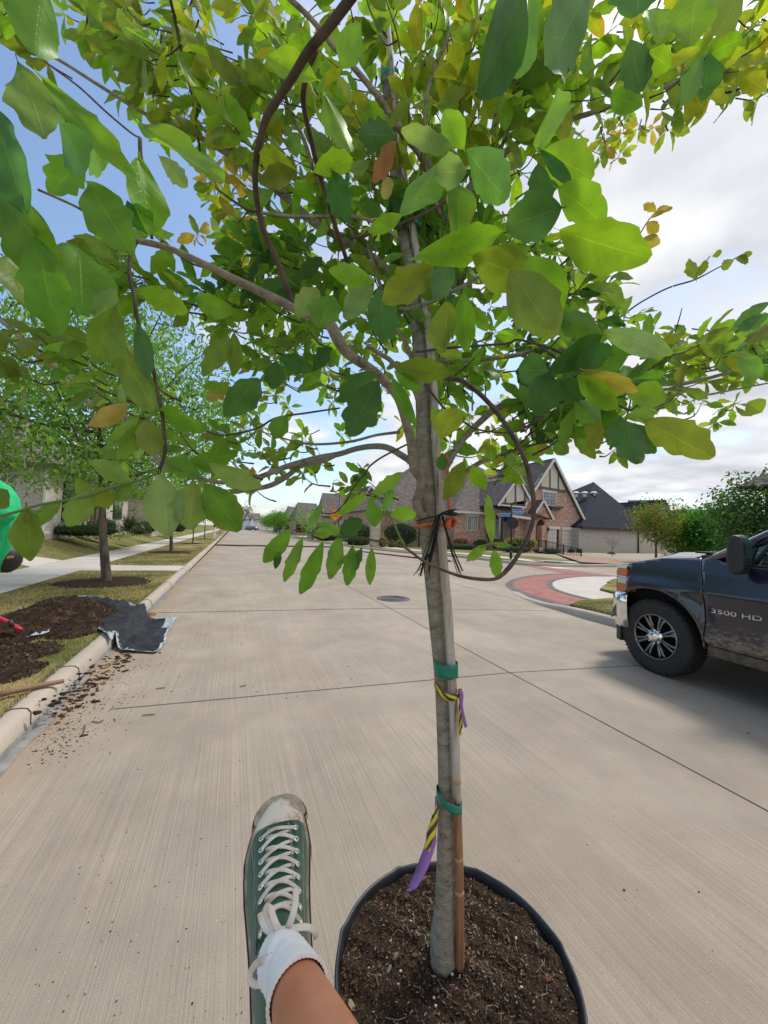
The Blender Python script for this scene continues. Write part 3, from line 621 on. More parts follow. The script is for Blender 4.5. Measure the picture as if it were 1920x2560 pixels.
# ---------------- white brick house at the left
wh = empty('white_brick_house', (-13, 26, 1), 'white painted brick house with a grey roof and dark porch behind the left street tree', 'house')
b = MB(); b.box((-13.2, 26.5, 2.2), (11.6, 13, 3.4)); b.build('wall', m_brickw, wh)
b = MB(); ec = hip(b, -19, -7.4, 20, 33, 3.86, 8.6, .35, 'y', inset=5.2); b.build('roof', m_shing, wh)
b = MB(); b.box((-13.2, 19.60, 3.76), (12.4, .12, .18)); b.box((-6.99, 26.5, 3.76), (.12, 13.6, .18)); b.build('gutter', m_brown, wh)
b = MB(); p = FY(112, 1240, 19.94); b.box((p.x, 19.95, 2.35), (.1, .08, 2.9)); b.box((FY(110, 1318, 19.8).x, 19.7, 1.0), (.3, .5, .12)); b.build('downspout', m_trimw, wh)
def wx(root, y0, y1, z0, z1, X, m):
    b = MB(); b.box((X+.02, (y0+y1)/2, (z0+z1)/2), (.06, y1-y0, z1-z0)); f = b.build('window', m_dark, root)
    g = MB(); g.box((X+.055, (y0+y1)/2, (z0+z1)/2), (.02, y1-y0-.16, z1-z0-.16)); g.build('pane', m, f)
wx(wh, 21.6, 24.0, 1.5, 3.3, -7.4, m_glassd); wx(wh, 25.4, 27.6, 1.05, 3.3, -7.4, m_glassd); wx(wh, 29.4, 31.4, 1.7, 3.2, -7.4, m_glassd)
b = MB(); b.box((-7.36, 24.7, 2.3), (.12, 1.0, 3.2)); b.build('pilaster', m_stone, wh)
sh = empty('pale_stone_house', (-12, 44, 1), 'pale stone house with a dark shutter further along the left sidewalk', 'house')
b = MB(); a = FY(378, 1300, 36).x; b.box((a-6, 44, 2.2), (12, 16, 3.6)); b.build('wall', m_stone, sh)
b = MB(); hip(b, a-12, a, 36, 52, 3.9, 9.0, .35, 'y'); b.build('roof', m_shing, sh)
b = MB(); p = FY(293, 1265, 35.96); b.box((p.x, 35.95, p.z), (.7, .08, 2.0)); b.build('shutter', m_black, sh)
b = MB(); b.box((a-6, 35.6, 3.8), (12.6, .12, .18)); b.build('gutter', m_brown, sh)
# further houses on the left kerb line
for i, (Y0, mw, lab) in enumerate(((58, m_brickw, 'white house glimpsed through the left tree trunks down the street'), (80, m_stone, 'pale house behind the white bollards at the far left of the street'))):
    r_ = empty('street_house', (-16, Y0+8, .5), lab, 'house')
    b = MB(); b.box((-15.5, Y0+8, 2), (12, 14, 4)); b.build('wall', mw, r_)
    b = MB(); hip(b, -21.5, -9.5, Y0+1, Y0+15, 4, 9, .4, 'y'); b.build('roof', m_shing, r_)
# ---------------- end of the street
eh = empty('white_gabled_house', (-18, 150, 0), 'small white house with two pointed gables at the far end of the road', 'house')
m_white = M('white_wall', (.75, .76, .76), .7)
YE = 150
gab(eh, (618, 1284), (608, 1304), (629, 1300), YE, 10, m_shing, m_white)
gab(eh, (632, 1290), (624, 1303), (638, 1303), YE-2, 10, m_shing, m_white)
b = MB(); slab(b, [FY(596, 1300, YE), FY(652, 1298, YE), FY(650, 1283, YE+6), FY(604, 1284, YE+6)]); b.build('roof', m_shing, eh)
b = MB(); b.box((FY(622, 1300, YE+5).x, YE+6, 1.5), (16, 10, 6)); b.build('wall', m_white, eh)
# ---------------- houses on the right of the far street
fh = empty('gabled_brick_house', (16, 55, 0), 'brick house with a steep grey roof and pale stone walls behind the yellow sign', 'house')
Yf = 50
b = MB(); apx = FY(925, 1215, Yf); l = FY(896, 1262, Yf); rr = FY(965, 1262, Yf)
b.prism([V((l.x, Yf, -.3)), V((l.x, Yf, l.z)), V((apx.x, Yf, apx.z-.2)), V((rr.x, Yf, rr.z)), V((rr.x, Yf, -.3))], (0, 9, 0)); b.build('wall', m_brick, fh)
b = MB(); slab(b, [FY(892, 1266, Yf-.4), FY(925, 1214, Yf-.4), V(FY(925, 1214, Yf-.4))+V((0, 10, 0)), V(FY(892, 1266, Yf-.4))+V((0, 10, 0))]); slab(b, [FY(925, 1214, Yf-.4), FY(970, 1266, Yf-.4), V(FY(970, 1266, Yf-.4))+V((0, 10, 0)), V(FY(925, 1214, Yf-.4))+V((0, 10, 0))]); b.build('roof', m_shin, fh)
b = MB(); barge(b, (l.x-.3, l.z-.2), (apx.x, apx.z-.08), Yf-.45, .25); barge(b, (apx.x, apx.z-.08), (rr.x+.3, rr.z-.2), Yf-.46, .25); b.build('barge_board', m_trimw, fh)
b = MB(); slab(b, [FY(798, 1290, Yf+1), FY(900, 1290, Yf+1), FY(915, 1240, Yf+6), FY(806, 1232, Yf+6)]); slab(b, [FY(795, 1268, Yf+9), FY(798, 1290, Yf+1), FY(806, 1232, Yf+6)]); b.build('roof', m_shin, fh)
b = MB(); a = FY(800, 1300, Yf+1.5).x; c = FY(900, 1300, Yf+1.5).x; b.box(((a+c)/2, Yf+5, 1.6), (c-a, 7, 3.8)); b.build('wall', m_stone, fh)
# lean white porch slope in front of it
b = MB(); b.bar(FY(835, 1322, Yf-1), FY(912, 1254, Yf-1), .1, .3, (0, 1, 0)); b.build('barge_board', m_trimw, fh)
b = MB(); b.prism([FY(868, 1281, Yf-.8), FY(900, 1262, Yf-.8), FY(900, 1283, Yf-.8)], (0, .2, 0)); b.build('gable_infill', M('grey_siding', (.33, .34, .35), .8), fh)
b = MB(); b.box((FY(874, 1310, Yf-.9).x, Yf-.8, 1.5), (.5, .5, 3.4)); b.build('pier', m_brick, fh)
for x0, y0, x1, y1 in ((802, 1275, 808, 1288), (829, 1296, 834, 1304)): window(fh, (x0, y0, x1, y1), Yf+1.4, m_glassd, muntin=False, fr=.12)
wt = tag(None or bpy.data.objects.new('tmp', None), '', '') ; bpy.data.objects.remove(wt)
b = MB(); p = FY(938, 1320, 31.5); b.box((p.x, 31.5, 1.05), (.75, .6, 2.3)); b.box((p.x, 31.5, 2.25), (.85, .7, .12)); tag(b.build('stone_pillar', m_stone), 'cream stone pillar at the left end of the black iron fence', 'pillar')
for i, (x0, x1, yt, yb, Y0, lab) in enumerate(((738, 800, 1256, 1300, 78, 'tall grey-roofed house behind the row of young street trees'), (714, 745, 1265, 1302, 100, 'grey-roofed brick house between the tree row and the tall grey roof'), (690, 716, 1279, 1302, 125, 'low grey roof just above the tree row, furthest right-hand house'))):
    a = FY(x0, yb, Y0); c = FY(x1, yb, Y0); t = FY(x0+6, yt, Y0+5); t2 = FY(x1-8, yt+3, Y0+5)
    r_ = empty('far_house', ((a.x+c.x)/2, Y0+5, 0), lab, 'house')
    b = MB(); slab(b, [a, c, t2, t], .2); slab(b, [a, t, V((a.x, Y0+12, a.z))], .2); b.build('roof', m_shing, r_)
    b = MB(); b.box(((a.x+c.x)/2, Y0+6, a.z/2-.15), (c.x-a.x-.6, 10, a.z)); b.build('wall', (m_brick, m_stone, m_brickw)[i], r_)
    b = MB()
    for k in range(3): b.box((a.x+(c.x-a.x)*(.2+.28*k), Y0+.96, 1.4), (1.2, .1, 1.6))
    b.build('window', m_glassd, r_)
# ================================================================== THE POTTED OAK
TREED = {}
def leaf(b, base, dr, nrm, Ln, Wd, tint, n=6, cols=2, fold=.22, curl=.15, lob=.10, mi=0, rnd=random, stem=.12):
    dr = V(dr).normalized(); nrm = V(nrm); nrm = (nrm-dr*nrm.dot(dr))
    nrm = nrm.normalized() if nrm.length > 1e-5 else dr.orthogonal().normalized()
    sd_ = dr.cross(nrm); ph = rnd.uniform(0, 6.3); ph2 = rnd.uniform(0, 6.3); tw = rnd.uniform(-.35, .35); nl = rnd.uniform(3.0, 4.2); wav = rnd.uniform(.01, .035)*Ln
    ts = ([-stem] if stem else [])+[i/n for i in range(n+1)]; vs = []; uv = []; cs = []
    rd = rnd.random() < .07
    for t in ts:
        tt = max(t, 0)
        wdt = (.02 if t <= 0 else max(.03, math.sin(math.pi*min(1, tt**.90*.965+.01))**.88*(.68+.46*tt)))
        c = V(base)+dr*(t*Ln)-nrm*(curl*Ln*tt*tt)
        a = tw*tt; s2 = sd_*math.cos(a)+nrm*math.sin(a)
        for k in range(-cols, cols+1):
            u = k/cols; lb = 1
            if abs(k) == cols and tt > .25: fr_ = (tt*nl+(ph if k > 0 else ph2)) % 1; lb = 1+lob*2.1*((fr_ if fr_ < .78 else (1-fr_)*3.5)-.42)*min(1, (tt-.25)*4)
            w_ = u*wdt*Wd/2*lb
            vs.append(c+s2*w_+nrm*(fold*abs(w_)+wav*math.sin(tt*9+ph+u*2)*abs(u)))
            uv.append((u*.5+.5, tt if tt > 0 else .001))
            if rd and abs(u) > .9 and tt > .5: cs.append((tint[0]*1.5+.06, tint[1]*.72, tint[2]*.8))
            else: cs.append(tint)
    m = 2*cols+1
    b.add(vs, [(i*m+j, i*m+j+1, (i+1)*m+j+1, (i+1)*m+j) for i in range(len(ts)-1) for j in range(m-1)], mi, uv, cs)
T_ = dict(br=(.205, .41, .032), md=(.130, .305, .036), dk=(.050, .155, .033), bl=(.080, .22, .060), pl=(.23, .37, .14), ye=(.31, .40, .038), ol=(.18, .26, .034), og=(.40, .33, .08), bn=(.34, .15, .06), gy=(.18, .31, .05))
def jt(c, a=.18, rnd=random):
    k = 1+rnd.uniform(-a, a); return (c[0]*k*(1+rnd.uniform(-.1, .1)), c[1]*k, c[2]*k)
oak = empty('oak_tree', G(1112, 2405, .432), 'young oak tree with a slim grey trunk growing in the black nursery pot', 'tree')
ZS = .438
def PX(pts, k=6):
    """(px,py,depth,width px) -> smooth world points and radii"""
    q = smoothp([(*D(x, y, d), w*d/FP/2) for x, y, d, w in pts], k)
    return [V(p[:3]) for p in q], [max(.0006, p[3]) for p in q]
base = G(1112, 2405, .432); db = (base-CP).dot(cf)
b = MB()
tp = [(1110, 2420, db, 70), (1107, 2345, db, 62), (1112, 2255, db, 49), (1114, 2120, db, 43), (1114, 1990, 1.0, 37), (1110, 1850, 1.0, 35), (1104, 1700, 1.0, 36), (1093, 1560, 1.0, 41), (1083, 1420, 1.0, 49), (1074, 1320, 1.0, 52), (1071, 1240, 1.0, 48), (1061, 1150, 1.01, 42), (1058, 1020, 1.02, 38), (1052, 900, 1.04, 38), (1043, 780, 1.06, 37), (1026, 660, 1.08, 35), (1003, 540, 1.12, 33), (990, 430, 1.15, 30), (980, 330, 1.2, 27), (966, 200, 1.25, 24), (958, 60, 1.3, 20), (950, -120, 1.4, 16)]
P_, R_ = PX(tp, 5); b.tube(P_, R_, 14)
rr = random.Random(5)
for x, y, s_ in ((1089, 1574, 11), (1108, 1785, 4), (1106, 1905, 4)):   # knots
    p = D(x, y, .984); b.lathe([(0, .002), (s_*.3/FP, .003), (s_*.6/FP, .005), (s_/FP, .004), (s_*1.3/FP, -.004)], p, (cr, cu, -cf), 10)
b.build('trunk', m_bark, oak, smooth=True)
def stain(px, py, w_, h_, d): pass
LIMBS = [
 # curving limb that sweeps left
 [(1073, 1305, .98, 22), (1052, 1285, .975, 24), (1041, 1255, .96, 22), (1050, 1225, .95, 22), (1050, 1195, .94, 22), (1036, 1172, .92, 24), (1031, 1135, .91, 24), (1027, 1100, .90, 24), (1012, 1045, .88, 22), (995, 995, .86, 22), (968, 960, .84, 23), (930, 925, .82, 23), (871, 885, .80, 26), (846, 850, .79, 30), (825, 812, .78, 28), (790, 792, .77, 24), (755, 782, .76, 24), (733, 770, .75, 22), (690, 748, .74, 22), (640, 724, .72, 21), (580, 695, .70, 19), (520, 665, .68, 17), (450, 632, .66, 15), (400, 614, .64, 15), (335, 600, .62, 14)],
 [(735, 768, .75, 15), (712, 705, .74, 15), (690, 645, .73, 14), (662, 585, .71, 14), (645, 520, .69, 14), (638, 455, .67, 15), (642, 390, .65, 15), (655, 330, .63, 17), (668, 290, .61, 19), (690, 255, .60, 19), (730, 195, .57, 20), (770, 130, .54, 22), (820, 70, .51, 24), (870, 5, .48, 25), (930, -80, .45, 28)],
 [(790, 125, .56, 15), (768, 180, .60, 14), (758, 240, .63, 14), (764, 290, .66, 13), (778, 350, .70, 13), (792, 410, .74, 13), (808, 465, .78, 12), (830, 540, .83, 11), (850, 600, .88, 11), (880, 690, .95, 10)],
 [(1090, 945, .96, 9), (1140, 948, .90, 12), (1165, 958, .86, 12), (1205, 990, .82, 12), (1245, 1035, .78, 12), (1285, 1095, .75, 12), (1312, 1150, .73, 12), (1327, 1205, .72, 12), (1334, 1255, .71, 12), (1332, 1305, .70, 11), (1316, 1350, .69, 10), (1292, 1393, .68, 10), (1270, 1422, .67, 12), (1242, 1446, .66, 9), (1200, 1448, .65, 9), (1150, 1440, .64, 8), (1100, 1422, .63, 7), (1055, 1400, .62, 7), (1010, 1368, .61, 6), (965, 1357, .60, 6), (900, 1345, .60, 5), (850, 1342, .60, 4), (800, 1335, .60, 4), (735, 1325, .60, 3)],
 [(1062, 1180, 1.0, 26), (1035, 1160, 1.02, 18), (1008, 1141, 1.05, 17), (968, 1119, 1.1, 16), (930, 1116, 1.15, 15), (890, 1122, 1.18, 14), (848, 1135, 1.2, 14), (794, 1145, 1.2, 15), (717, 1166, 1.18, 14), (640, 1195, 1.15, 13), (560, 1206, 1.1, 11), (500, 1197, 1.05, 10), (430, 1178, 1.0, 8), (380, 1150, .95, 6)],
 [(848, 1135, 1.2, 8), (806, 1153, 1.2, 12), (757, 1162, 1.2, 12), (717, 1191, 1.2, 13), (680, 1212, 1.2, 13), (640, 1222, 1.2, 11), (600, 1226, 1.2, 8), (575, 1225, 1.2, 5), (480, 1240, 1.2, 2)],
 [(1070, 1235, 1.0, 24), (1092, 1205, 1.02, 20), (1112, 1175, 1.06, 17), (1140, 1125, 1.1, 16), (1165, 1090, 1.14, 15), (1205, 1050, 1.18, 16), (1240, 1022, 1.2, 17), (1285, 1005, 1.2, 19), (1330, 1010, 1.2, 20), (1340, 1014, 1.2, 19)],
 [(1080, 1260, 1.02, 18), (1110, 1232, 1.05, 13), (1150, 1190, 1.1, 12), (1210, 1152, 1.15, 12), (1280, 1132, 1.2, 11), (1338, 1113, 1.22, 9), (1415, 1089, 1.25, 8), (1465, 1086, 1.25, 7), (1540, 1085, 1.25, 4), (1640, 1060, 1.25, 2)],
 [(1050, 900, 1.04, 14), (1130, 905, 1.05, 12), (1280, 890, 1.1, 11), (1400, 870, 1.1, 10), (1520, 930, 1.1, 12), (1600, 955, 1.1, 12), (1658, 968, 1.1, 12), (1704, 960, 1.1, 11), (1781, 943, 1.1, 9), (1847, 922, 1.1, 8), (1960, 880, 1.1, 6)],
 [(1658, 970, 1.1, 9), (1704, 976, 1.1, 7), (1760, 987, 1.12, 6), (1830, 975, 1.12, 5), (1960, 950, 1.15, 4)],
 [(1672, 965, 1.1, 5), (1720, 920, 1.15, 4), (1770, 905, 1.2, 4), (1790, 860, 1.2, 3), (1760, 812, 1.2, 2)],
 [(1110, 560, 1.1, 15), (1200, 440, 1.1, 14), (1292, 358, 1.1, 13), (1340, 325, 1.1, 12), (1420, 300, 1.1, 12), (1480, 282, 1.1, 11), (1540, 262, 1.1, 10), (1620, 235, 1.1, 9), (1695, 203, 1.1, 9), (1708, 165, 1.1, 7), (1705, 120, 1.1, 5)],
 [(1700, 200, 1.1, 4), (1790, 226, 1.1, 6), (1826, 230, 1.1, 6), (1870, 212, 1.1, 6), (1960, 175, 1.1, 5)],
 [(1440, 825, 1.3, 4), (1490, 805, 1.3, 5), (1540, 798, 1.3, 5), (1600, 757, 1.3, 4), (1670, 720, 1.3, 4), (1735, 700, 1.3, 4), (1790, 672, 1.3, 3), (1845, 642, 1.3, 2)],
 [(1625, 945, 1.2, 4), (1640, 900, 1.25, 3), (1680, 850, 1.3, 3), (1697, 800, 1.3, 3), (1705, 770, 1.3, 2)],
 [(1560, 650, 1.3, 3), (1590, 602, 1.3, 3), (1615, 560, 1.3, 3), (1640, 528, 1.3, 2)],
 [(1740, 698, 1.3, 2), (1758, 665, 1.3, 3), (1775, 640, 1.3, 2)],
 [(1100, 540, 1.08, 12), (1056, 401, 1.05, 13), (1006, 336, 1.0, 14), (949, 247, .97, 14), (871, 154, .94, 13), (833, 116, .92, 12), (780, 50, .9, 12), (717, -10, .88, 12)],
 [(1035, 750, 1.05, 20), (985, 690, 1.1, 18), (930, 640, 1.12, 17), (860, 600, 1.15, 17), (794, 562, 1.18, 17), (740, 515, 1.2, 17), (675, 463, 1.22, 17), (571, 386, 1.25, 16), (478, 332, 1.28, 11), (378, 293, 1.3, 9), (250, 215, 1.35, 8), (135, 143, 1.4, 7), (0, 78, 1.4, 6)],
 [(600, 395, 1.3, 10), (520, 330, 1.3, 8), (440, 290, 1.3, 8), (405, 270, 1.32, 7), (375, 200, 1.34, 7), (347, 147, 1.35, 7), (310, 70, 1.4, 6), (265, -10, 1.4, 6)],
 [(500, 380, 1.28, 5), (481, 245, 1.2, 7), (468, 190, 1.2, 8), (455, 135, 1.18, 8), (440, 60, 1.15, 8), (424, -10, 1.1, 8)],
 [(900, 640, 1.1, 10), (860, 530, 1.1, 10), (795, 450, 1.1, 10), (760, 350, 1.1, 10), (722, 270, 1.1, 9), (695, 170, 1.1, 8), (655, 100, 1.1, 7), (640, 40, 1.1, 6)],
 [(350, 345, .62, 10), (352, 390, .62, 10), (365, 440, .62, 9), (372, 500, .62, 8), (375, 555, .62, 8), (380, 598, .63, 8)],
 [(350, 345, .62, 4), (325, 330, .70, 5), (260, 275, .8, 5), (195, 215, .9, 5), (120, 160, 1.0, 4), (60, 110, 1.1, 4)],
 [(400, 612, .64, 8), (350, 603, .62, 8), (300, 585, .60, 7), (250, 555, .58, 6), (200, 522, .56, 6), (150, 498, .55, 6), (95, 474, .54, 6)],
 [(340, 602, .62, 11), (326, 640, .60, 10), (324, 690, .59, 9), (335, 740, .58, 9), (342, 790, .57, 9), (358, 850, .57, 9), (378, 900, .57, 9), (390, 960, .57, 9), (404, 1030, .57, 9), (410, 1080, .57, 9), (413, 1125, .57, 9), (402, 1168, .57, 8), (396, 1186, .57, 9)],
 [(1075, 1020, 1.03, 14), (1030, 900, 1.05, 12), (1010, 850, 1.06, 12), (985, 810, 1.08, 12), (960, 740, 1.1, 10), (930, 650, 1.1, 8), (915, 600, 1.1, 6)],
 [(1060, 1090, 1.03, 12), (1040, 985, .99, 12), (1000, 930, .95, 11), (975, 900, .90, 12), (950, 885, .86, 12), (920, 865, .8, 10)],
 [(1062, 960, 1.0, 5), (1110, 1020, .95, 6), (1160, 1055, .9, 6), (1200, 1075, .88, 5), (1290, 1080, .86, 4), (1360, 1040, .85, 3)],
 [(1000, 1080, 1.1, 8), (940, 1088, 1.12, 7), (870, 1105, 1.15, 7), (770, 1110, 1.2, 6), (690, 1090, 1.2, 4), (640, 1075, 1.2, 3)],
 [(850, 1020, 1.1, 4), (770, 1032, 1.1, 5), (690, 1045, 1.1, 5), (640, 1072, 1.1, 5), (560, 1088, 1.1, 4), (515, 1078, 1.1, 4)],
 [(1040, 1100, 1.0, 5), (960, 1140, 1.0, 5), (925, 1165, .98, 5), (915, 1180, .98, 5), (880, 1225, .96, 5), (862, 1258, .95, 5), (830, 1284, .95, 4), (780, 1275, .95, 3)],
 [(330, 1065, 1.2, 12), (300, 1035, 1.2, 13), (235, 1020, 1.2, 13), (190, 960, 1.2, 12), (140, 920, 1.2, 12), (90, 880, 1.2, 9), (0, 800, 1.2, 8), (-60, 760, 1.2, 6)],
 [(430, 1180, 1.05, 8), (400, 1150, 1.1, 10), (370, 1125, 1.15, 11), (330, 1065, 1.2, 12)],
 [(1110, 560, 1.1, 10), (1070, 380, 1.1, 11), (1065, 260, 1.1, 10), (1090, 160, 1.1, 9), (1120, 90, 1.1, 9), (1105, 0, 1.1, 8)],
 [(1090, 640, 1.1, 11), (1180, 500, 1.15, 10), (1240, 400, 1.15, 10), (1300, 240, 1.15, 9), (1340, 130, 1.2, 8), (1350, 0, 1.2, 8)],
 [(1000, 770, 1.0, 8), (1020, 772, .9, 9), (1080, 755, .8, 9), (1140, 725, .74, 9), (1200, 690, .7, 8), (1280, 640, .66, 7)],
 [(1040, 880, 1.0, 6), (1120, 870, .98, 6), (1190, 865, .95, 6), (1270, 858, .92, 6), (1300, 850, .9, 5), (1400, 880, .88, 7), (1440, 920, .86, 6)],
 [(640, 530, 1.0, 8), (720, 541, 1.0, 9), (800, 542, 1.0, 9), (870, 540, 1.0, 9), (935, 555, 1.0, 8), (1000, 600, 1.02, 8)],
 [(880, 595, .8, 6), (940, 580, .8, 7), (1000, 560, .8, 7), (1060, 535, .8, 7), (1120, 500, .8, 6)],
 [(540, 470, .9, 4), (580, 500, .9, 6), (620, 525, .9, 6), (650, 530, .9, 6)],
 [(1450, 1010, .9, 7), (1400, 1020, .9, 7), (1360, 1040, .9, 6), (1300, 1065, .95, 5)],
 [(1330, 850, .9, 6), (1370, 880, .88, 7), (1400, 905, .85, 7), (1440, 945, .82, 6)],
 [(1535, 1005, .75, 6), (1560, 1020, .74, 7), (1580, 1025, .73, 6), (1597, 1010, .72, 4)],
]
for i, lm in enumerate(LIMBS):
    b = MB(); P_, R_ = PX(lm, 5); b.tube(P_, R_, 10 if max(q[3] for q in lm) > 10 else 6)
    b.build('branch', m_barkb if i in (1, 2, 3, 22, 25) or lm[0][3] < 7 else m_bark, oak, smooth=True)
b = MB()   # green shoots
for lm in ([(400, 1182, .57, 7), (340, 1203, .56, 7), (290, 1215, .55, 8), (230, 1236, .54, 7), (180, 1248, .53, 8), (100, 1262, .52, 7), (40, 1280, .51, 7), (-40, 1300, .5, 8)],
           [(412, 1135, .57, 4), (430, 1160, .57, 6), (470, 1185, .58, 8), (510, 1196, .58, 6)],
           [(1010, 1366, .61, 6), (985, 1310, .61, 6), (960, 1262, .61, 5), (942, 1240, .6, 4), (924, 1230, .6, 3)],
           [(1242, 1362, .68, 4), (1225, 1360, .68, 7), (1200, 1368, .68, 4)]):
    P_, R_ = PX(lm, 4); b.tube(P_, R_, 6)
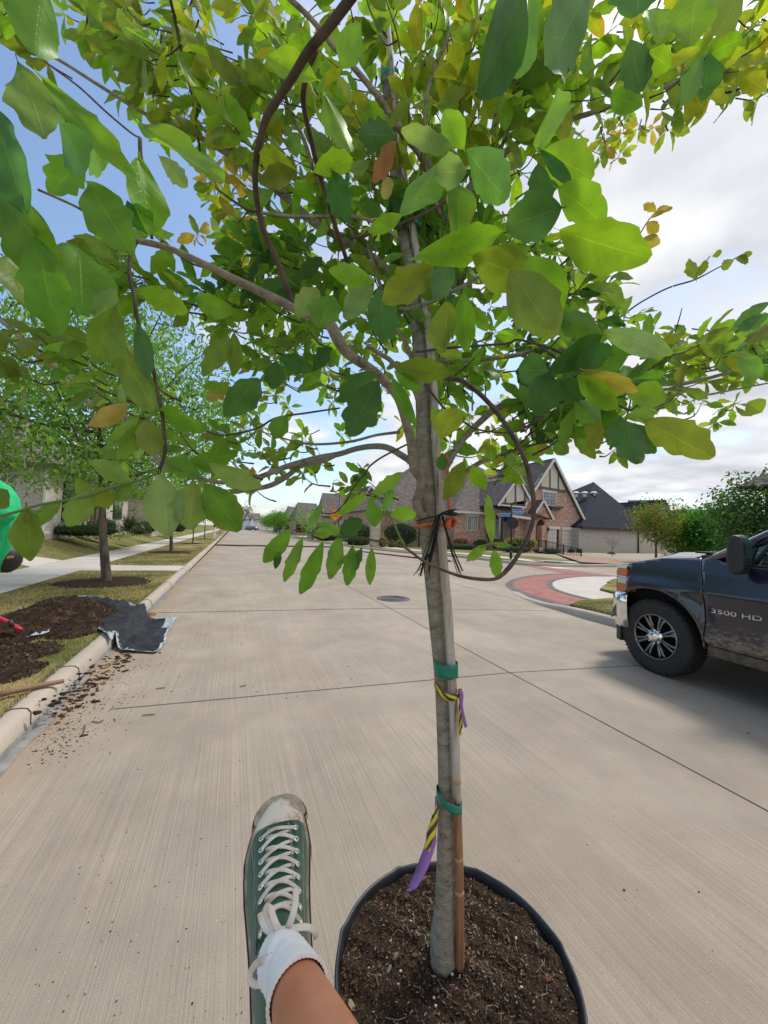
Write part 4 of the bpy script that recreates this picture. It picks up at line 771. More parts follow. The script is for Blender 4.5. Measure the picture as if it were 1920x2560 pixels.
# traced leaves : base px, tip px, width px, depth, colour, (tip depth offset)
LV = [(45,155,135,395,105,.45,'gy'),(110,-40,78,135,115,.45,'md'),(-20,265,55,520,120,.42,'bl'),(105,195,332,440,75,.5,'br'),(148,305,228,440,90,.47,'bl'),(115,230,248,345,75,.52,'dk'),
(345,308,560,470,78,.55,'br'),(218,458,322,622,115,.48,'md'),(348,395,378,575,92,.55,'br'),(398,390,464,463,46,.6,'pl'),(222,318,268,440,100,.55,'br'),(208,398,122,478,85,.6,'md'),(308,545,380,535,70,.55,'dk'),
(-10,470,105,640,130,.45,'md'),(60,500,95,700,110,.47,'md'),(90,590,140,832,115,.45,'md'),(15,640,62,770,90,.5,'gy'),(195,615,212,772,140,.5,'md'),(288,718,242,812,56,.5,'pl'),(292,765,232,905,82,.5,'gy'),(345,722,468,778,62,.55,'br'),
(345,808,368,942,50,.54,'dk'),(393,1042,316,880,78,.57,'gy'),(398,1028,527,1056,70,.57,'md'),(322,1010,226,1064,46,.58,'og'),(348,1038,272,1118,34,.58,'gy'),(366,1048,298,1148,46,.56,'gy'),(370,1046,381,1137,66,.55,'ol'),(375,1045,350,1120,30,.58,'ye'),
(592,780,476,750,58,.7,'br'),(573,838,518,946,60,.7,'gy'),(584,833,590,935,42,.7,'ol'),(505,967,582,974,38,.72,'br'),(560,1042,642,948,78,.66,'bl'),(572,955,520,1000,40,.75,'og'),
(472,1162,588,1136,52,.6,'md'),(518,1155,648,1230,56,.58,'gy'),(485,1204,468,1322,86,.56,'gy'),(512,1208,594,1328,94,.57,'md'),(400,1186,424,1338,92,.55,'pl'),(325,1202,230,1156,52,.56,'gy'),(330,1212,292,1252,40,.56,'gy'),
(228,1226,170,1315,62,.54,'gy'),(66,1266,75,1400,66,.52,'ol'),(152,1256,82,1308,36,.53,'gy'),(254,1216,262,1270,52,.55,'ol'),(-20,1222,24,1268,50,.52,'ol'),(413,1148,494,1190,52,.58,'md'),(190,1195,240,1260,40,.55,'gy'),(90,1275,60,1310,30,.52,'ol'),
(812,234,874,388,68,.6,'br'),(792,198,676,152,66,.58,'br'),(902,55,862,160,68,.65,'md'),(988,340,900,335,82,.75,'dk'),(1160,373,1112,276,62,.6,'br'),(1140,382,1006,328,48,.58,'pl'),(1120,388,1006,532,86,.58,'md'),(1166,432,1088,430,78,.56,'pl'),
(1166,375,1262,498,100,.57,'bl'),(1140,448,1158,572,72,.6,'md'),(1040,645,1252,585,92,.5,'br'),(1008,538,922,578,40,.65,'br'),(830,428,862,550,66,.66,'dk'),(785,428,880,400,58,.66,'br'),(742,430,652,384,66,.66,'ol'),(740,428,652,456,50,.66,'ol'),
(992,352,932,452,46,.75,'bn'),(960,440,975,500,40,.8,'og'),(1318,-40,1195,238,150,.42,'dk'),(1335,-30,1288,190,100,.45,'md'),(1478,-60,1382,160,165,.4,'bl'),(1605,-70,1590,42,150,.42,'bl'),(1645,20,1640,116,92,.5,'br'),(1742,-40,1724,108,112,.46,'br'),(1862,-40,1798,78,78,.5,'ol'),
(1578,98,1602,228,74,.65,'dk'),(1620,128,1675,168,56,.65,'br'),(1606,266,1530,240,58,.7,'md'),(1776,133,1752,258,62,.62,'dk'),(1764,138,1696,268,54,.62,'md'),(1352,372,1386,226,94,.52,'br'),(1355,376,1480,442,98,.5,'br'),(1392,470,1520,545,92,.48,'br'),
(1405,520,1268,565,115,.48,'bl'),(1398,575,1620,655,128,.42,'br'),(1346,410,1362,512,66,.55,'dk'),(1350,376,1430,466,34,.5,'bl'),(936,706,822,678,56,.65,'br'),(738,792,792,728,64,.65,'pl'),(832,738,798,818,82,.64,'md'),(930,714,862,792,60,.64,'pl'),
(950,722,962,852,82,.62,'bl'),(1085,668,958,758,84,.55,'ol'),(1132,642,1082,752,66,.55,'bl'),(1115,752,1120,882,86,.56,'ol'),(1160,728,1160,872,60,.56,'md'),(1275,675,1388,828,125,.46,'ol'),(1322,640,1402,775,98,.46,'br'),(1180,640,1330,700,110,.5,'ol'),
(990,914,1122,932,62,.62,'ol'),(985,926,1050,982,34,.62,'md'),(945,952,868,1094,92,.6,'dk'),(938,930,848,1000,60,.62,'dk'),(978,938,1038,1062,36,.6,'md'),(788,926,698,894,50,.68,'dk'),(690,903,684,972,58,.66,'dk'),(785,926,822,868,42,.68,'dk'),(716,1038,686,1096,52,.9,'md'),
(1142,1018,1108,1095,78,.72,'ye'),(1080,1020,1130,1080,55,.8,'br'),
(725,1322,663,1408,46,.6,'md'),(757,1343,714,1458,34,.6,'md'),(808,1353,750,1492,46,.6,'md'),(850,1338,818,1448,48,.6,'md'),(882,1363,868,1462,38,.6,'md'),(905,1368,884,1432,22,.6,'dk'),(930,1368,925,1460,28,.6,'md'),(938,1318,928,1256,44,.6,'md'),(843,1286,914,1238,28,.6,'br'),(928,1240,1005,1182,34,.6,'br'),(958,1278,976,1218,28,.6,'md'),(975,1286,1040,1284,40,.62,'br'),(866,1342,798,1308,30,.6,'md'),(806,1252,768,1332,22,.6,'md'),(850,1336,905,1300,52,.6,'dk'),(700,1378,688,1420,20,.6,'dk'),(780,1335,830,1330,30,.6,'br'),(900,1375,840,1410,18,.6,'md'),
(1162,1152,1106,1248,54,.8,'ol'),(1180,1162,1208,1226,44,.78,'br'),(1230,1362,1220,1238,28,.68,'br'),(1218,1360,1168,1402,28,.68,'br'),(1236,1374,1242,1444,34,.68,'br'),(1220,1358,1275,1368,16,.68,'md'),(1106,1138,1100,1174,36,.85,'bl'),(1280,1130,1276,1168,28,.85,'md'),(1225,1110,1230,1150,30,.85,'br'),
(1505,826,1684,884,62,.55,'pl'),(1370,928,1296,926,82,.6,'bl'),(1370,932,1495,842,70,.58,'dk'),(1435,926,1520,866,64,.57,'dk'),(1376,934,1344,1032,90,.6,'dk'),(1460,926,1590,980,58,.56,'og'),(1445,936,1542,1008,56,.56,'br'),(1560,1048,1592,1162,80,.56,'dk'),(1572,1060,1635,1130,60,.58,'dk'),(1612,1052,1778,1142,104,.52,'ol'),
(1565,1042,1642,1028,42,.6,'br'),(1436,1018,1400,1108,34,.65,'md'),(1475,1024,1496,1118,44,.65,'ol'),(1556,1040,1514,1108,30,.6,'dk'),(1668,992,1575,985,68,.62,'br'),(1502,832,1408,790,68,.6,'md'),(1490,926,1558,890,60,.6,'md'),(1400,950,1450,1000,60,.62,'dk'),(1440,1000,1500,1050,60,.64,'md'),(1345,780,1440,800,60,.6,'md'),(1520,1000,1480,960,50,.62,'br'),
(1740,700,1722,650,26,1.2,'ol'),(1750,690,1765,655,22,1.2,'ol'),(1835,650,1800,672,26,1.2,'ol'),(1838,645,1868,655,24,1.2,'ol'),(1845,642,1880,634,18,1.2,'ol'),(1780,640,1805,628,16,1.2,'ol'),(1592,600,1560,590,18,1.2,'og'),(1600,590,1575,570,20,1.2,'ol'),(1618,556,1645,580,30,1.2,'og'),(1625,545,1680,520,18,1.2,'og'),(1640,528,1610,510,22,1.2,'og'),(1600,600,1650,610,34,1.2,'og'),(1640,528,1668,515,14,1.2,'og'),
(1925,755,1840,815,38,.8,'bl'),(1925,785,1850,825,34,.8,'bl'),(1930,800,1880,850,60,.8,'ol'),(1895,890,1860,950,70,.8,'md'),(1905,1030,1870,1005,50,.8,'gy')]
rl_ = random.Random(3)
for (bx, by, tx, ty, wd, d, c) in LV:
    dd = rl_.uniform(-.10, .10)*math.hypot(tx-bx, ty-by)/FP*d*2.2
    p = D(bx, by, d); q = D(tx, ty, d+dd); ax = q-p; Ln = ax.length
    ro = rl_.uniform(-.6, .6); vd = -ray((bx+tx)/2, (by+ty)/2).normalized(); s_ = ax.normalized().cross(vd).normalized()
    nn = (vd*math.cos(ro)+s_*math.sin(ro))*(1 if rl_.random() < .6 else -1)
    leaf(b, p, ax, nn, Ln*1.02, wd*d/FP/max(.75, math.cos(ro))*1.04, jt(T_[c], .12, rl_), 20, 4, fold=rl_.uniform(.05, .45), curl=rl_.uniform(-.16, .22), lob=rl_.choice((.06, .12, .18, .24)), mi=1, rnd=rl_, stem=.08)
tcore = [D(x, y, d) for x, y, d, w_ in tp]
REG = [ # cx cy rx ry d0 d1 n leaf0 leaf1 palette (upper ones yellower, sunlit tone put into leaf colour)
 (900, 180, 440, 260, .95, 1.75, 250, .055, .10, 'yybbgg'), (480, 130, 230, 190, 1.0, 1.8, 95, .055, .10, 'goygbb'), (170, 60, 210, 90, 1.1, 1.7, 36, .05, .09, 'gogb'),
 (1270, 220, 240, 250, .9, 1.5, 110, .055, .10, 'ymobb'), (1520, 110, 240, 140, .85, 1.5, 70, .06, .10, 'yybgg'), (1810, 90, 140, 120, .9, 1.4, 30, .055, .09, 'yybg'), (1580, 350, 95, 75, 1.7, 2.1, 24, .05, .07, 'yggO'),
 (1690, 270, 80, 60, 1.2, 1.6, 8, .05, .07, 'yog'),(1880,190,60,80,1.1,1.5,10,.05,.08,'yog'),
 (560, 520, 95, 110, 1.3, 1.8, 30, .05, .085, 'ogyO'), (470,240,150,120,1.1,1.7,30,.05,.09,'ogb'), (800, 600, 270, 170, 1.0, 1.7, 130, .05, .09, 'mgobm'), (1150, 620, 230, 190, .95, 1.6, 110, .05, .09, 'mbgdm'), (1400, 740, 180, 130, .95, 1.5, 60, .05, .08, 'mbogd'),
 (1000, 860, 350, 120, 1.0, 1.8, 95, .05, .08, 'mbgb'), (740, 1010, 210, 100, 1.3, 2.2, 48, .05, .07, 'gobm'), (1180, 1060, 190, 130, 1.0, 1.6, 50, .05, .08, 'bmyb'), (1440, 960, 150, 110, .75, 1.3, 60, .05, .085, 'dmbm'),
 (1750, 925, 160, 100, 1.0, 1.5, 52, .05, .075, 'ogmb'), (1880, 830, 55, 90, 1.0, 1.4, 14, .05, .075, 'gmo'), (360, 660, 150, 110, .75, 1.2, 26, .05, .09, 'mbg'), (130, 890, 120, 70, .75, 1.1, 16, .05, .085, 'mgo'), (650, 820, 130, 120, 1.1, 1.6, 40, .05, .085, 'mgb'),
 (660, 1150, 150, 70, 1.2, 1.6, 24, .045, .065, 'mgo'), (1560, 790, 110, 70, 1.2, 1.6, 10, .045, .07, 'gob'), (270, 900, 110, 100, .8, 1.2, 10, .05, .08, 'gb'), (1500, 1080, 110, 45, 1.1, 1.4, 12, .045, .07, 'gm'), (450, 1120, 150, 70, .9, 1.3, 14, .05, .08, 'mg'),
 (1700, 1040, 110, 50, 1.2, 1.5, 8, .045, .06, 'gm'), (640, 700, 120, 80, .9, 1.3, 20, .05, .09, 'mdb'), (900,1190,150,50,1.1,1.4,8,.045,.06,'mg')]
PAL = dict(y='ye', o='ol', b='br', g='gy', m='md', d='dk', O='og')
rg = random.Random(21); tw = MB()
for (cx, cy, rx, ry, d0, d1, n, l0, l1, pal) in REG:
    for _ in range(int(n*(.43 if cy < 420 else .54))):
        a = rg.uniform(0, 6.283); q = rg.random()**.55
        x = cx+rx*q*math.cos(a); y = cy+ry*q*math.sin(a); d = rg.uniform(d0, d1); P = D(x, y, d)
        tz = min(max(P.z-.35, 1.55), 3.6); T0 = V((tcore[8].x, tcore[8].y, tz)); od = (P-T0); od.z *= .6; od = (od.normalized()+V((0, 0, rg.uniform(-.1, .5)))+V((rg.uniform(-.5, .5), rg.uniform(-.5, .5), 0))).normalized()
        ln = rg.uniform(.06, .17); S = P-od*ln; mid = (S+P)/2+V((rg.uniform(-.01, .01), rg.uniform(-.01, .01), -.012))
        pts = [V(v_) for v_ in smoothp([S, mid, P], 3)]
        tw.tube(pts, [.0028-.0018*i/(len(pts)-1) for i in range(len(pts))], 4, cap=False)
        nl = rg.randint(5, 8); ctint = PAL[rg.choice(pal)]
        for k in range(nl):
            t = 1-.95*(k/nl)*rg.random(); pp = S.lerp(P, t); ang = k*2.4+rg.uniform(-.4, .4)
            e1 = od.orthogonal().normalized(); e2 = od.cross(e1)
            spread = rg.uniform(.5, 1.3)
            dv = (od*math.cos(spread)+(e1*math.cos(ang)+e2*math.sin(ang))*math.sin(spread)); dv.z -= rg.uniform(.0, .55); dv.normalize()
            nn = V((rg.gauss(0, .75), rg.gauss(0, .75), rg.uniform(0, 1.1))); LL = rg.uniform(l0, l1)
            tt = T_[ctint if rg.random() < .7 else PAL[rg.choice(pal)]]
            leaf(b, pp+dv*.012, dv, nn, LL, LL*rg.uniform(.46, .64), jt(tt, .25, rg), 8, 1, fold=rg.uniform(.05, .45), curl=rg.uniform(-.1, .4), lob=.2, mi=1, rnd=rg, stem=.15)
b.build('crown', [m_green_stem, m_leaf], oak, smooth=True)
tw.build('twigs', m_barkb, oak, smooth=True, kind='stuff')
# ------------------------------------------------------------------ pot and what stands in it
pc = V((.578, .888, 0)); PR = .304; PZ = .452
pot = empty('nursery_pot', pc, 'large round black plastic nursery pot holding the young oak', 'pot')
def ringmesh(prof, seg=72, lob=0):
    b = MB(); vs = []
    for r_, z in prof:
        for k in range(seg):
            a = 2*math.pi*k/seg; l_ = 1+(lob*max(0, math.cos(a*7+1))**12 if z > PZ-.03 else 0)
            vs.append(pc+V((r_*l_*math.cos(a), r_*l_*math.sin(a), z)))
    b.add(vs, [(i*seg+k, i*seg+(k+1) % seg, (i+1)*seg+(k+1) % seg, (i+1)*seg+k) for i in range(len(prof)-1) for k in range(seg)]); return b
ringmesh([(0, .012), (PR*.80, .012), (PR*.82, .0), (PR*.86, .15), (PR*.91, .3), (PR*.94, PZ-.075), (PR*.955, PZ-.07), (PR*.965, PZ-.035)]).build('body', m_pot, pot, smooth=True)
ringmesh([(PR*.962, PZ-.037), (PR*.985, PZ-.04), (PR*1.0, PZ-.03), (PR*1.004, PZ-.010), (PR*1.0, PZ-.002), (PR*.992, PZ), (PR*.978, PZ-.002), (PR*.970, PZ-.008), (PR*.955, PZ-.02), (PR*.945, PZ-.09)], lob=.022).build('rim', m_pot, pot, smooth=True)
b = MB(); rs = random.Random(8); NS = 46; vs = []; SG = 80
def soilz(x, y):
    r_ = math.hypot(x, y)/PR
    return ZS-.012*r_**4+.008*math.sin(x*31+1)*math.cos(y*27)+.006*math.sin(x*63+y*51)+.004*math.sin(x*140)*math.sin(y*133)
for i in range(NS+1):
    for k in range(SG):
        a = 2*math.pi*k/SG; r_ = PR*.953*i/NS; x = r_*math.cos(a); y = r_*math.sin(a); vs.append(pc+V((x, y, soilz(x, y)+rs.uniform(-.0025, .0025))))
b.add(vs, [(i*SG+k, i*SG+(k+1) % SG, (i+1)*SG+(k+1) % SG, (i+1)*SG+k) for i in range(NS) for k in range(SG)])
def chip(b, p, l, w_, rnd, col, mi=1, thick=.3, tilt=.5):
    a = rnd.uniform(0, 6.283); d = V((math.cos(a), math.sin(a), rnd.uniform(-tilt, tilt))).normalized(); n_ = V((rnd.uniform(-.6, .6), rnd.uniform(-.6, .6), 1)); s_ = d.cross(n_).normalized(); n_ = s_.cross(d)
    vs = [p-d*l/2, p-d*l*.2+s_*w_/2, p+d*l*.3+s_*w_*.4, p+d*l/2, p+d*l*.2-s_*w_/2, p-d*l*.3-s_*w_*.35]; vs2 = [v_+n_*w_*thick for v_ in vs]
    b.add(vs+vs2, [tuple(range(5, -1, -1)), tuple(range(6, 12))]+[(i, (i+1) % 6, 6+(i+1) % 6, 6+i) for i in range(6)], mi, None, col)
CH = [(.028, .018, .012)]*9+[(.065, .040, .025)]*8+[(.09, .052, .03)]*4+[(.15, .10, .06)]*1+[(.09, .08, .065)]*2+[(.26, .20, .13)]*1+[(.11, .045, .025)]*2
for i in range(11000):
    a = rs.uniform(0, 6.283); r_ = PR*.94*math.sqrt(rs.random()); x = r_*math.cos(a); y = r_*math.sin(a)
    nr = math.exp(-((x-.02)**2+(y-.02)**2)/.03); 
    l = rs.choice((.003, .004, .005, .007, .009)) if i > 110 else rs.uniform(.012, .026)
    c = jt(rs.choice(CH), .3, rs)
    if rs.random() < nr*.22: c = jt((.20, .165, .13), .3, rs)
    chip(b, pc+V((x, y, soilz(x, y)+.0025)), l, l*rs.uniform(.16, .5), rs, c)
for i in range(16):
    a = rs.uniform(0, 6.283); r_ = PR*.9*math.sqrt(rs.random()); x = r_*math.cos(a); y = r_*math.sin(a); b.blob(pc+V((x, y, soilz(x, y)+.003)), .004, .003, .003, 1, .2, 6, 4, (.55, .52, .42), rs)
for i in range(60):
    a = rs.uniform(0, 6.283); r_ = PR*.85*math.sqrt(rs.random()); x = r_*math.cos(a); y = r_*math.sin(a); a2 = rs.uniform(0, 6.28); l = rs.uniform(.02, .06); p = pc+V((x, y, soilz(x, y)+.004))
    b.tube([p, p+V((math.cos(a2)*l/2, math.sin(a2)*l/2, .006)), p+V((math.cos(a2+.4)*l, math.sin(a2+.4)*l, 0))], .0007, 4, 1, jt((.28, .22, .15), .3, rs))
tag(b.build('potting_soil', [m_soil, m_chip], smooth=False), 'dark potting soil with bark chips and straw filling the nursery pot', 'soil'); bpy.data.objects['potting_soil']['kind'] = 'stuff'
# bamboo stake
stk = empty('bamboo_stake', G(1149, 2424, .432), 'long bamboo stake tied upright against the right side of the oak trunk', 'stake')
sp = [(1149, 2432, db-.02, 24), (1148, 2200, .985, 22.5), (1142, 1990, .975, 22.5), (1138, 1850, .975, 22.5), (1130, 1700, .97, 22), (1122, 1560, .965, 22), (1112, 1440, .965, 21.5), (1103, 1330, .97, 21.5), (1099, 1240, .975, 20.5), (1090, 1100, .985, 20), (1083, 950, 1.0, 19.5), (1070, 820, 1.02, 19), (1052, 690, 1.045, 18), (1030, 560, 1.075, 17), (1010, 440, 1.1, 16), (997, 330, 1.14, 15), (985, 230, 1.18, 14), (975, 120, 1.22, 13), (968, 35, 1.25, 12)]
P_, R_ = PX(sp, 8)
tot = len(P_); cut = 8*2-1
m_bamb = M('bamboo_weathered', (.15, .075, .055), .7, (.50, .46, .41), 60, detail=8, bump=.002, bscale=90, stretch=(1, 1, .10), lo=.33, hi=.60, ramp3=(.42, (.36, .30, .25)))
m_bamr = M('bamboo_brown', (.20, .085, .042), .5, (.36, .19, .10), 70, detail=8, bump=.0008, bscale=90, stretch=(1, 1, .07), spec=.4)
bb = MB(); bb.tube(P_[:cut+1], R_[:cut+1], 12); bb.build('culm_base', m_bamr, stk, smooth=True)
bb = MB(); bb.tube(P_[cut:], R_[cut:], 12); bb.build('culm', m_bamb, stk, smooth=True)
def nodes_(idx, m, nm='node'):
    for i in idx:
        d = (P_[min(i+1, tot-1)]-P_[i-1]).normalized(); bb = MB(); r_ = R_[i]
        bb.tube([P_[i]-d*.006, P_[i]-d*.003, P_[i]-d*.0005, P_[i]+d*.0015, P_[i]+d*.005], [r_*1.0, r_*1.10, r_*1.02, r_*1.09, r_*1.0], 12); bb.build(nm, m, stk, smooth=True)
nodes_([7, 10, 18], M('node_ring', (.42, .25, .14), .5)); nodes_([27, 36, 44, 56, 66, 78, 90, 102, 114, 126], m_bamb)
# tape, ribbons, cord and twine
def band(name, p, m, label, cat, tw=0, h=.028, rx=.041, ry=.027, tiltv=0, group=None):
    """tape wound round trunk and stake; p = centre between them"""
    b = MB(); vs = []; seg = 30; rr_ = random.Random(int(p[0]*1000))
    Z = V((-.05, 0, 1)).normalized()
    for j, zz_ in enumerate((-h/2, -h*.2, h*.2, h/2)):
        for k in range(seg):
            a = 2*math.pi*k/seg; x = rx*math.cos(a); y = ry*math.sin(a)*(1-.0*abs(math.cos(a)))
            z = zz_+tiltv*x+(.0015*math.sin(k*1.3+j) if j in (0, 3) else 0)
            k2 = 1+.03*math.sin(k*2.1+j)*.5
            vs.append(V(p)+r0*(x*k2)+f0*(y*k2)+Z*z)
    b.add(vs, [(i*seg+k, i*seg+(k+1) % seg, (i+1)*seg+(k+1) % seg, (i+1)*seg+k) for i in range(3) for k in range(seg)])
    o = b.build(name, m, smooth=True); sdm = o.modifiers.new('s', 'SOLIDIFY'); sdm.thickness = .0012
    if label: tag(o, label, cat, group)
    return o
m_tape = M('green_tape', (.004, .16, .105), .42, (.006, .20, .13), 30, spec=.5)
band('tie_tape', D(1115, 1669, .985), m_tape, 'green tie tape flat round trunk and stake just below the rust-brown spots', 'tape', h=.034, rx=.0305, ry=.036, tiltv=-.03, group='green ties')
band('tie_tape', D(1123, 1997, .985), m_tape, 'green tie tape slanting down right round trunk and stake above the purple ribbon', 'tape', h=.022, rx=.0325, ry=.037, tiltv=-.42, group='green ties')
for (x, y, d, lab, hh, rx_) in ((1027, 565, 1.09, 'teal tie tape round the upper stem, lowest of those in the crown', .018, .03), (983, 388, 1.16, 'teal tie tape beside the brown dead leaf in the crown', .016, .031), (977, 193, 1.22, 'teal tie tape round the stem high in the crown', .018, .032), (965, 50, 1.25, 'teal tie tape near the tip of the bamboo stake', .016, .014)):
    band('tie_tape', D(x, y, d), M('teal_tape', (.01, .30, .24), .45), lab, 'tape', h=hh, rx=rx_, ry=.024, group='green ties')
def striped():
    m = bpy.data.materials.new('striped_ribbon'); m.use_nodes = True; N, L = nodes_of(m.node_tree)
    o = N.new('ShaderNodeOutputMaterial'); b = N.new('ShaderNodeBsdfPrincipled'); b.inputs['Roughness'].default_value = .45; L.new(b.outputs[0], o.inputs[0])
    uv = N.new('ShaderNodeUVMap'); uv.uv_map = 'uv'; s = N.new('ShaderNodeSeparateXYZ'); L.new(uv.outputs[0], s.inputs[0])
    a = N.new('ShaderNodeMath'); a.operation = 'MULTIPLY_ADD'; L.new(s.outputs[1], a.inputs[0]); a.inputs[1].default_value = 1; L.new(s.outputs[0], a.inputs[2])
    f = N.new('ShaderNodeMath'); f.operation = 'FRACT'; L.new(a.outputs[0], f.inputs[0]); g = N.new('ShaderNodeMath'); g.operation = 'GREATER_THAN'; L.new(f.outputs[0], g.inputs[0]); g.inputs[1].default_value = .5
    x = N.new('ShaderNodeMix'); x.data_type = 'RGBA'; L.new(g.outputs[0], x.inputs[0]); x.inputs[6].default_value = (.70, .50, .01, 1); x.inputs[7].default_value = (.045, .05, .012, 1); L.new(x.outputs[2], b.inputs['Base Color']); return m
m_str = striped(); m_pur = M('purple_ribbon', (.30, .13, .42), .5, (.20, .10, .20), 25, lo=.45, hi=.75)
def ribbon(b, pts, wd, side, mi=0, rep=3, k=5):
    q = [V(v_) for v_ in smoothp(pts, k)]; n = len(q); vs = []; uv = []
    for i, p in enumerate(q):
        t = (q[min(i+1, n-1)]-q[max(i-1, 0)]).normalized(); sv = V(side); sv = (sv-t*sv.dot(t)).normalized()
        w_ = wd[min(int(i/n*len(wd)), len(wd)-1)] if isinstance(wd, (list, tuple)) else wd
        nn = t.cross(sv)*.0009
        vs += [p-sv*w_/2, p+sv*w_/2, p+sv*w_/2+nn, p-sv*w_/2+nn]; uv += [(0, i/n*rep), (1, i/n*rep), (1, i/n*rep), (0, i/n*rep)]
    fs = []
    for i in range(n-1):
        for a_, c_ in ((0, 1), (1, 2), (2, 3), (3, 0)): fs.append((4*i+a_, 4*i+c_, 4*i+4+c_, 4*i+4+a_))
    fs += [(0, 1, 2, 3), (4*n-1, 4*n-2, 4*n-3, 4*n-4)]
    b.add(vs, fs, mi, uv)
rt = empty('marker_ribbon', D(1110, 1730, .97), 'yellow and black striped ribbon wound slanting round trunk and stake with a purple tail', 'ribbon')
b = MB(); ribbon(b, [D(1086, 1712, 1.0), D(1093, 1722, .972), D(1108, 1738, .960), D(1124, 1744, .952), D(1138, 1742, .953), D(1146, 1738, .965), D(1148, 1730, .985)], .016, cu, rep=3); b.build('wrap', m_str, rt, smooth=True)
b = MB(); ribbon(b, [D(1147, 1722, .965), D(1152, 1745, .962), D(1151, 1780, .962), D(1152, 1812, .965), D(1150, 1838, .97)], [.010, .011, .010, .009, .006], cr, rep=4); b.build('striped_tail', m_str, rt, smooth=True)
b = MB(); ribbon(b, [D(1149, 1722, .96), D(1154, 1738, .955), D(1153, 1760, .955), D(1158, 1790, .955), D(1165, 1818, .955)], [.010, .009, .008, .008, .008], cr); b.build('purple_tail', m_pur, rt, smooth=True)
rt = empty('marker_ribbon', D(1090, 2010, .985), 'purple ribbon with a yellow striped strip hanging left of the trunk over the pot', 'ribbon')
b = MB(); ribbon(b, [D(1093, 1990, 1.01), D(1090, 2040, .99), D(1076, 2110, .96), D(1055, 2170, .93), D(1033, 2215, .90), D(1021, 2228, .89)], [.010, .014, .026, .028, .026, .018], cr+cu*.5); b.build('purple_tail', m_pur, rt, smooth=True)
b = MB(); ribbon(b, [D(1094, 2015, .985), D(1086, 2050, .97), D(1077, 2085, .955), D(1067, 2125, .94)], [.010, .017, .020, .015], cr+cu*.4, rep=2.4); b.build('striped_tail', m_str, rt, smooth=True)
m_cord = M('orange_cord', (.62, .13, .03), .55, (.50, .09, .02), 60)
b = MB(); loop = []
for k in range(25):
    a = 2*math.pi*k/24; loop.append(D(1083, 1308, .985)+r0*(.040*math.cos(a))+f0*(.036*math.sin(a))+UP*(-.008*math.sin(a)*-1-.006*math.cos(2*a)))
b.tube(loop, .0045, 8)
kn = D(1126, 1308, .93)
for k in range(7): b.tube([kn+V((.011*math.cos(t+k), .009*math.sin(t*1.3+k*2), .012*math.sin(t+k*1.1))) for t in np.linspace(0, 4.2, 10)], .0040, 6)
b.tube([V(q) for q in smoothp([D(1126, 1302, .93), D(1127, 1290, .935), D(1124, 1270, .94), D(1120, 1240, .95), D(1119, 1180, .97), D(1118, 1150, .985), D(1116, 1138, 1.0)], 4)], .0042, 8)
tag(b.build('cord', m_cord, smooth=True), 'orange cord tied round the trunk with a knot at the right, rising beside the stake', 'cord')
m_tw = M('black_twine', (.012, .012, .014), .7)
b = MB(); rt_ = random.Random(4)
K = D(1098, 1288, .92)
def strand(pts, n, sp0, sp1, r_=.0011):
    for _ in range(n):
        o0 = V((rt_.uniform(-sp0, sp0), rt_.uniform(-sp0, sp0), 0)); o1 = V((rt_.uniform(-sp1, sp1), rt_.uniform(-sp1, sp1), rt_.uniform(-sp1, sp1)*.8)); m_ = len(pts)-1
        b.tube([V(p)+o0.lerp(o1, i/m_) for i, p in enumerate(pts)], r_, 4)
strand([K, D(1110, 1283, .915), D(1124, 1281, .912), D(1138, 1282, .91)], 22, .005, .011, .0011)
strand([K, D(1090, 1320, .925), D(1082, 1365, .935), D(1070, 1400, .945), D(1066, 1432, .95)], 12, .006, .017)
strand([K, D(1092, 1320, .925), D(1080, 1380, .945), D(1062, 1405, .95), D(1047, 1432, .955)], 6, .003, .010, .0009)
strand([D(1107, 1290, .93), D(1115, 1325, .925), D(1128, 1370, .92), D(1140, 1405, .915), D(1150, 1432, .91)], 8, .0025, .008)
for k in range(4):
    loop = [D(1082, 1292+k*2, .985)+r0*(.043*math.cos(a))+f0*(.040*math.sin(a))+UP*(.012*math.cos(a)+.002*k) for a in np.linspace(0, 6.283, 25)]; b.tube(loop, .0018, 5)
tag(b.build('twine', m_tw, smooth=True), 'frayed black twine tied round the trunk above the orange cord with hanging tails', 'twine')
# ================================================================== THE SEATED PERSON'S LEG
def remesh(o, vox=.006, it=6):
    m = o.modifiers.new('r', 'REMESH'); m.mode = 'VOXEL'; m.voxel_size = vox; m.use_smooth_shade = True
    s = o.modifiers.new('s', 'SMOOTH'); s.factor = .6; s.iterations = it
def capsule(b, pts, rads, seg=16, k=4, mi=0):
    q = smoothp([(*p, r) for p, r in zip(pts, rads)], k); P = [V(x[:3]) for x in q]; r = [x[3] for x in q]
    d0 = (P[0]-P[1]).normalized(); d1 = (P[-1]-P[-2]).normalized()
    P = [P[0]+d0*r[0]*.75, P[0]+d0*r[0]*.5]+P+[P[-1]+d1*r[-1]*.5, P[-1]+d1*r[-1]*.75]; r = [r[0]*.35, r[0]*.8]+r+[r[-1]*.8, r[-1]*.35]
    b.tube(P, r, seg, mi)
me_ = empty('person', D(700, 2500, .46), 'bare lower leg in a white sock and green canvas high-top, stretched out over the road', 'person')
KS = 1.08
SX = (cf*.905-cr*.285+cu*.335).normalized(); SZ = (UP-SX*SX.dot(UP)).normalized(); SZ = (SZ-SX.cross(SZ)*.10).normalized(); SY = SZ.cross(SX)
HE = CP+cf*.64+cr*-.176-cu*.560-SX*(.2*KS)-SZ*(.064*KS)
def SP(s, y, z): return HE+SX*(s*KS)+SY*(y*KS)+SZ*(z*KS)
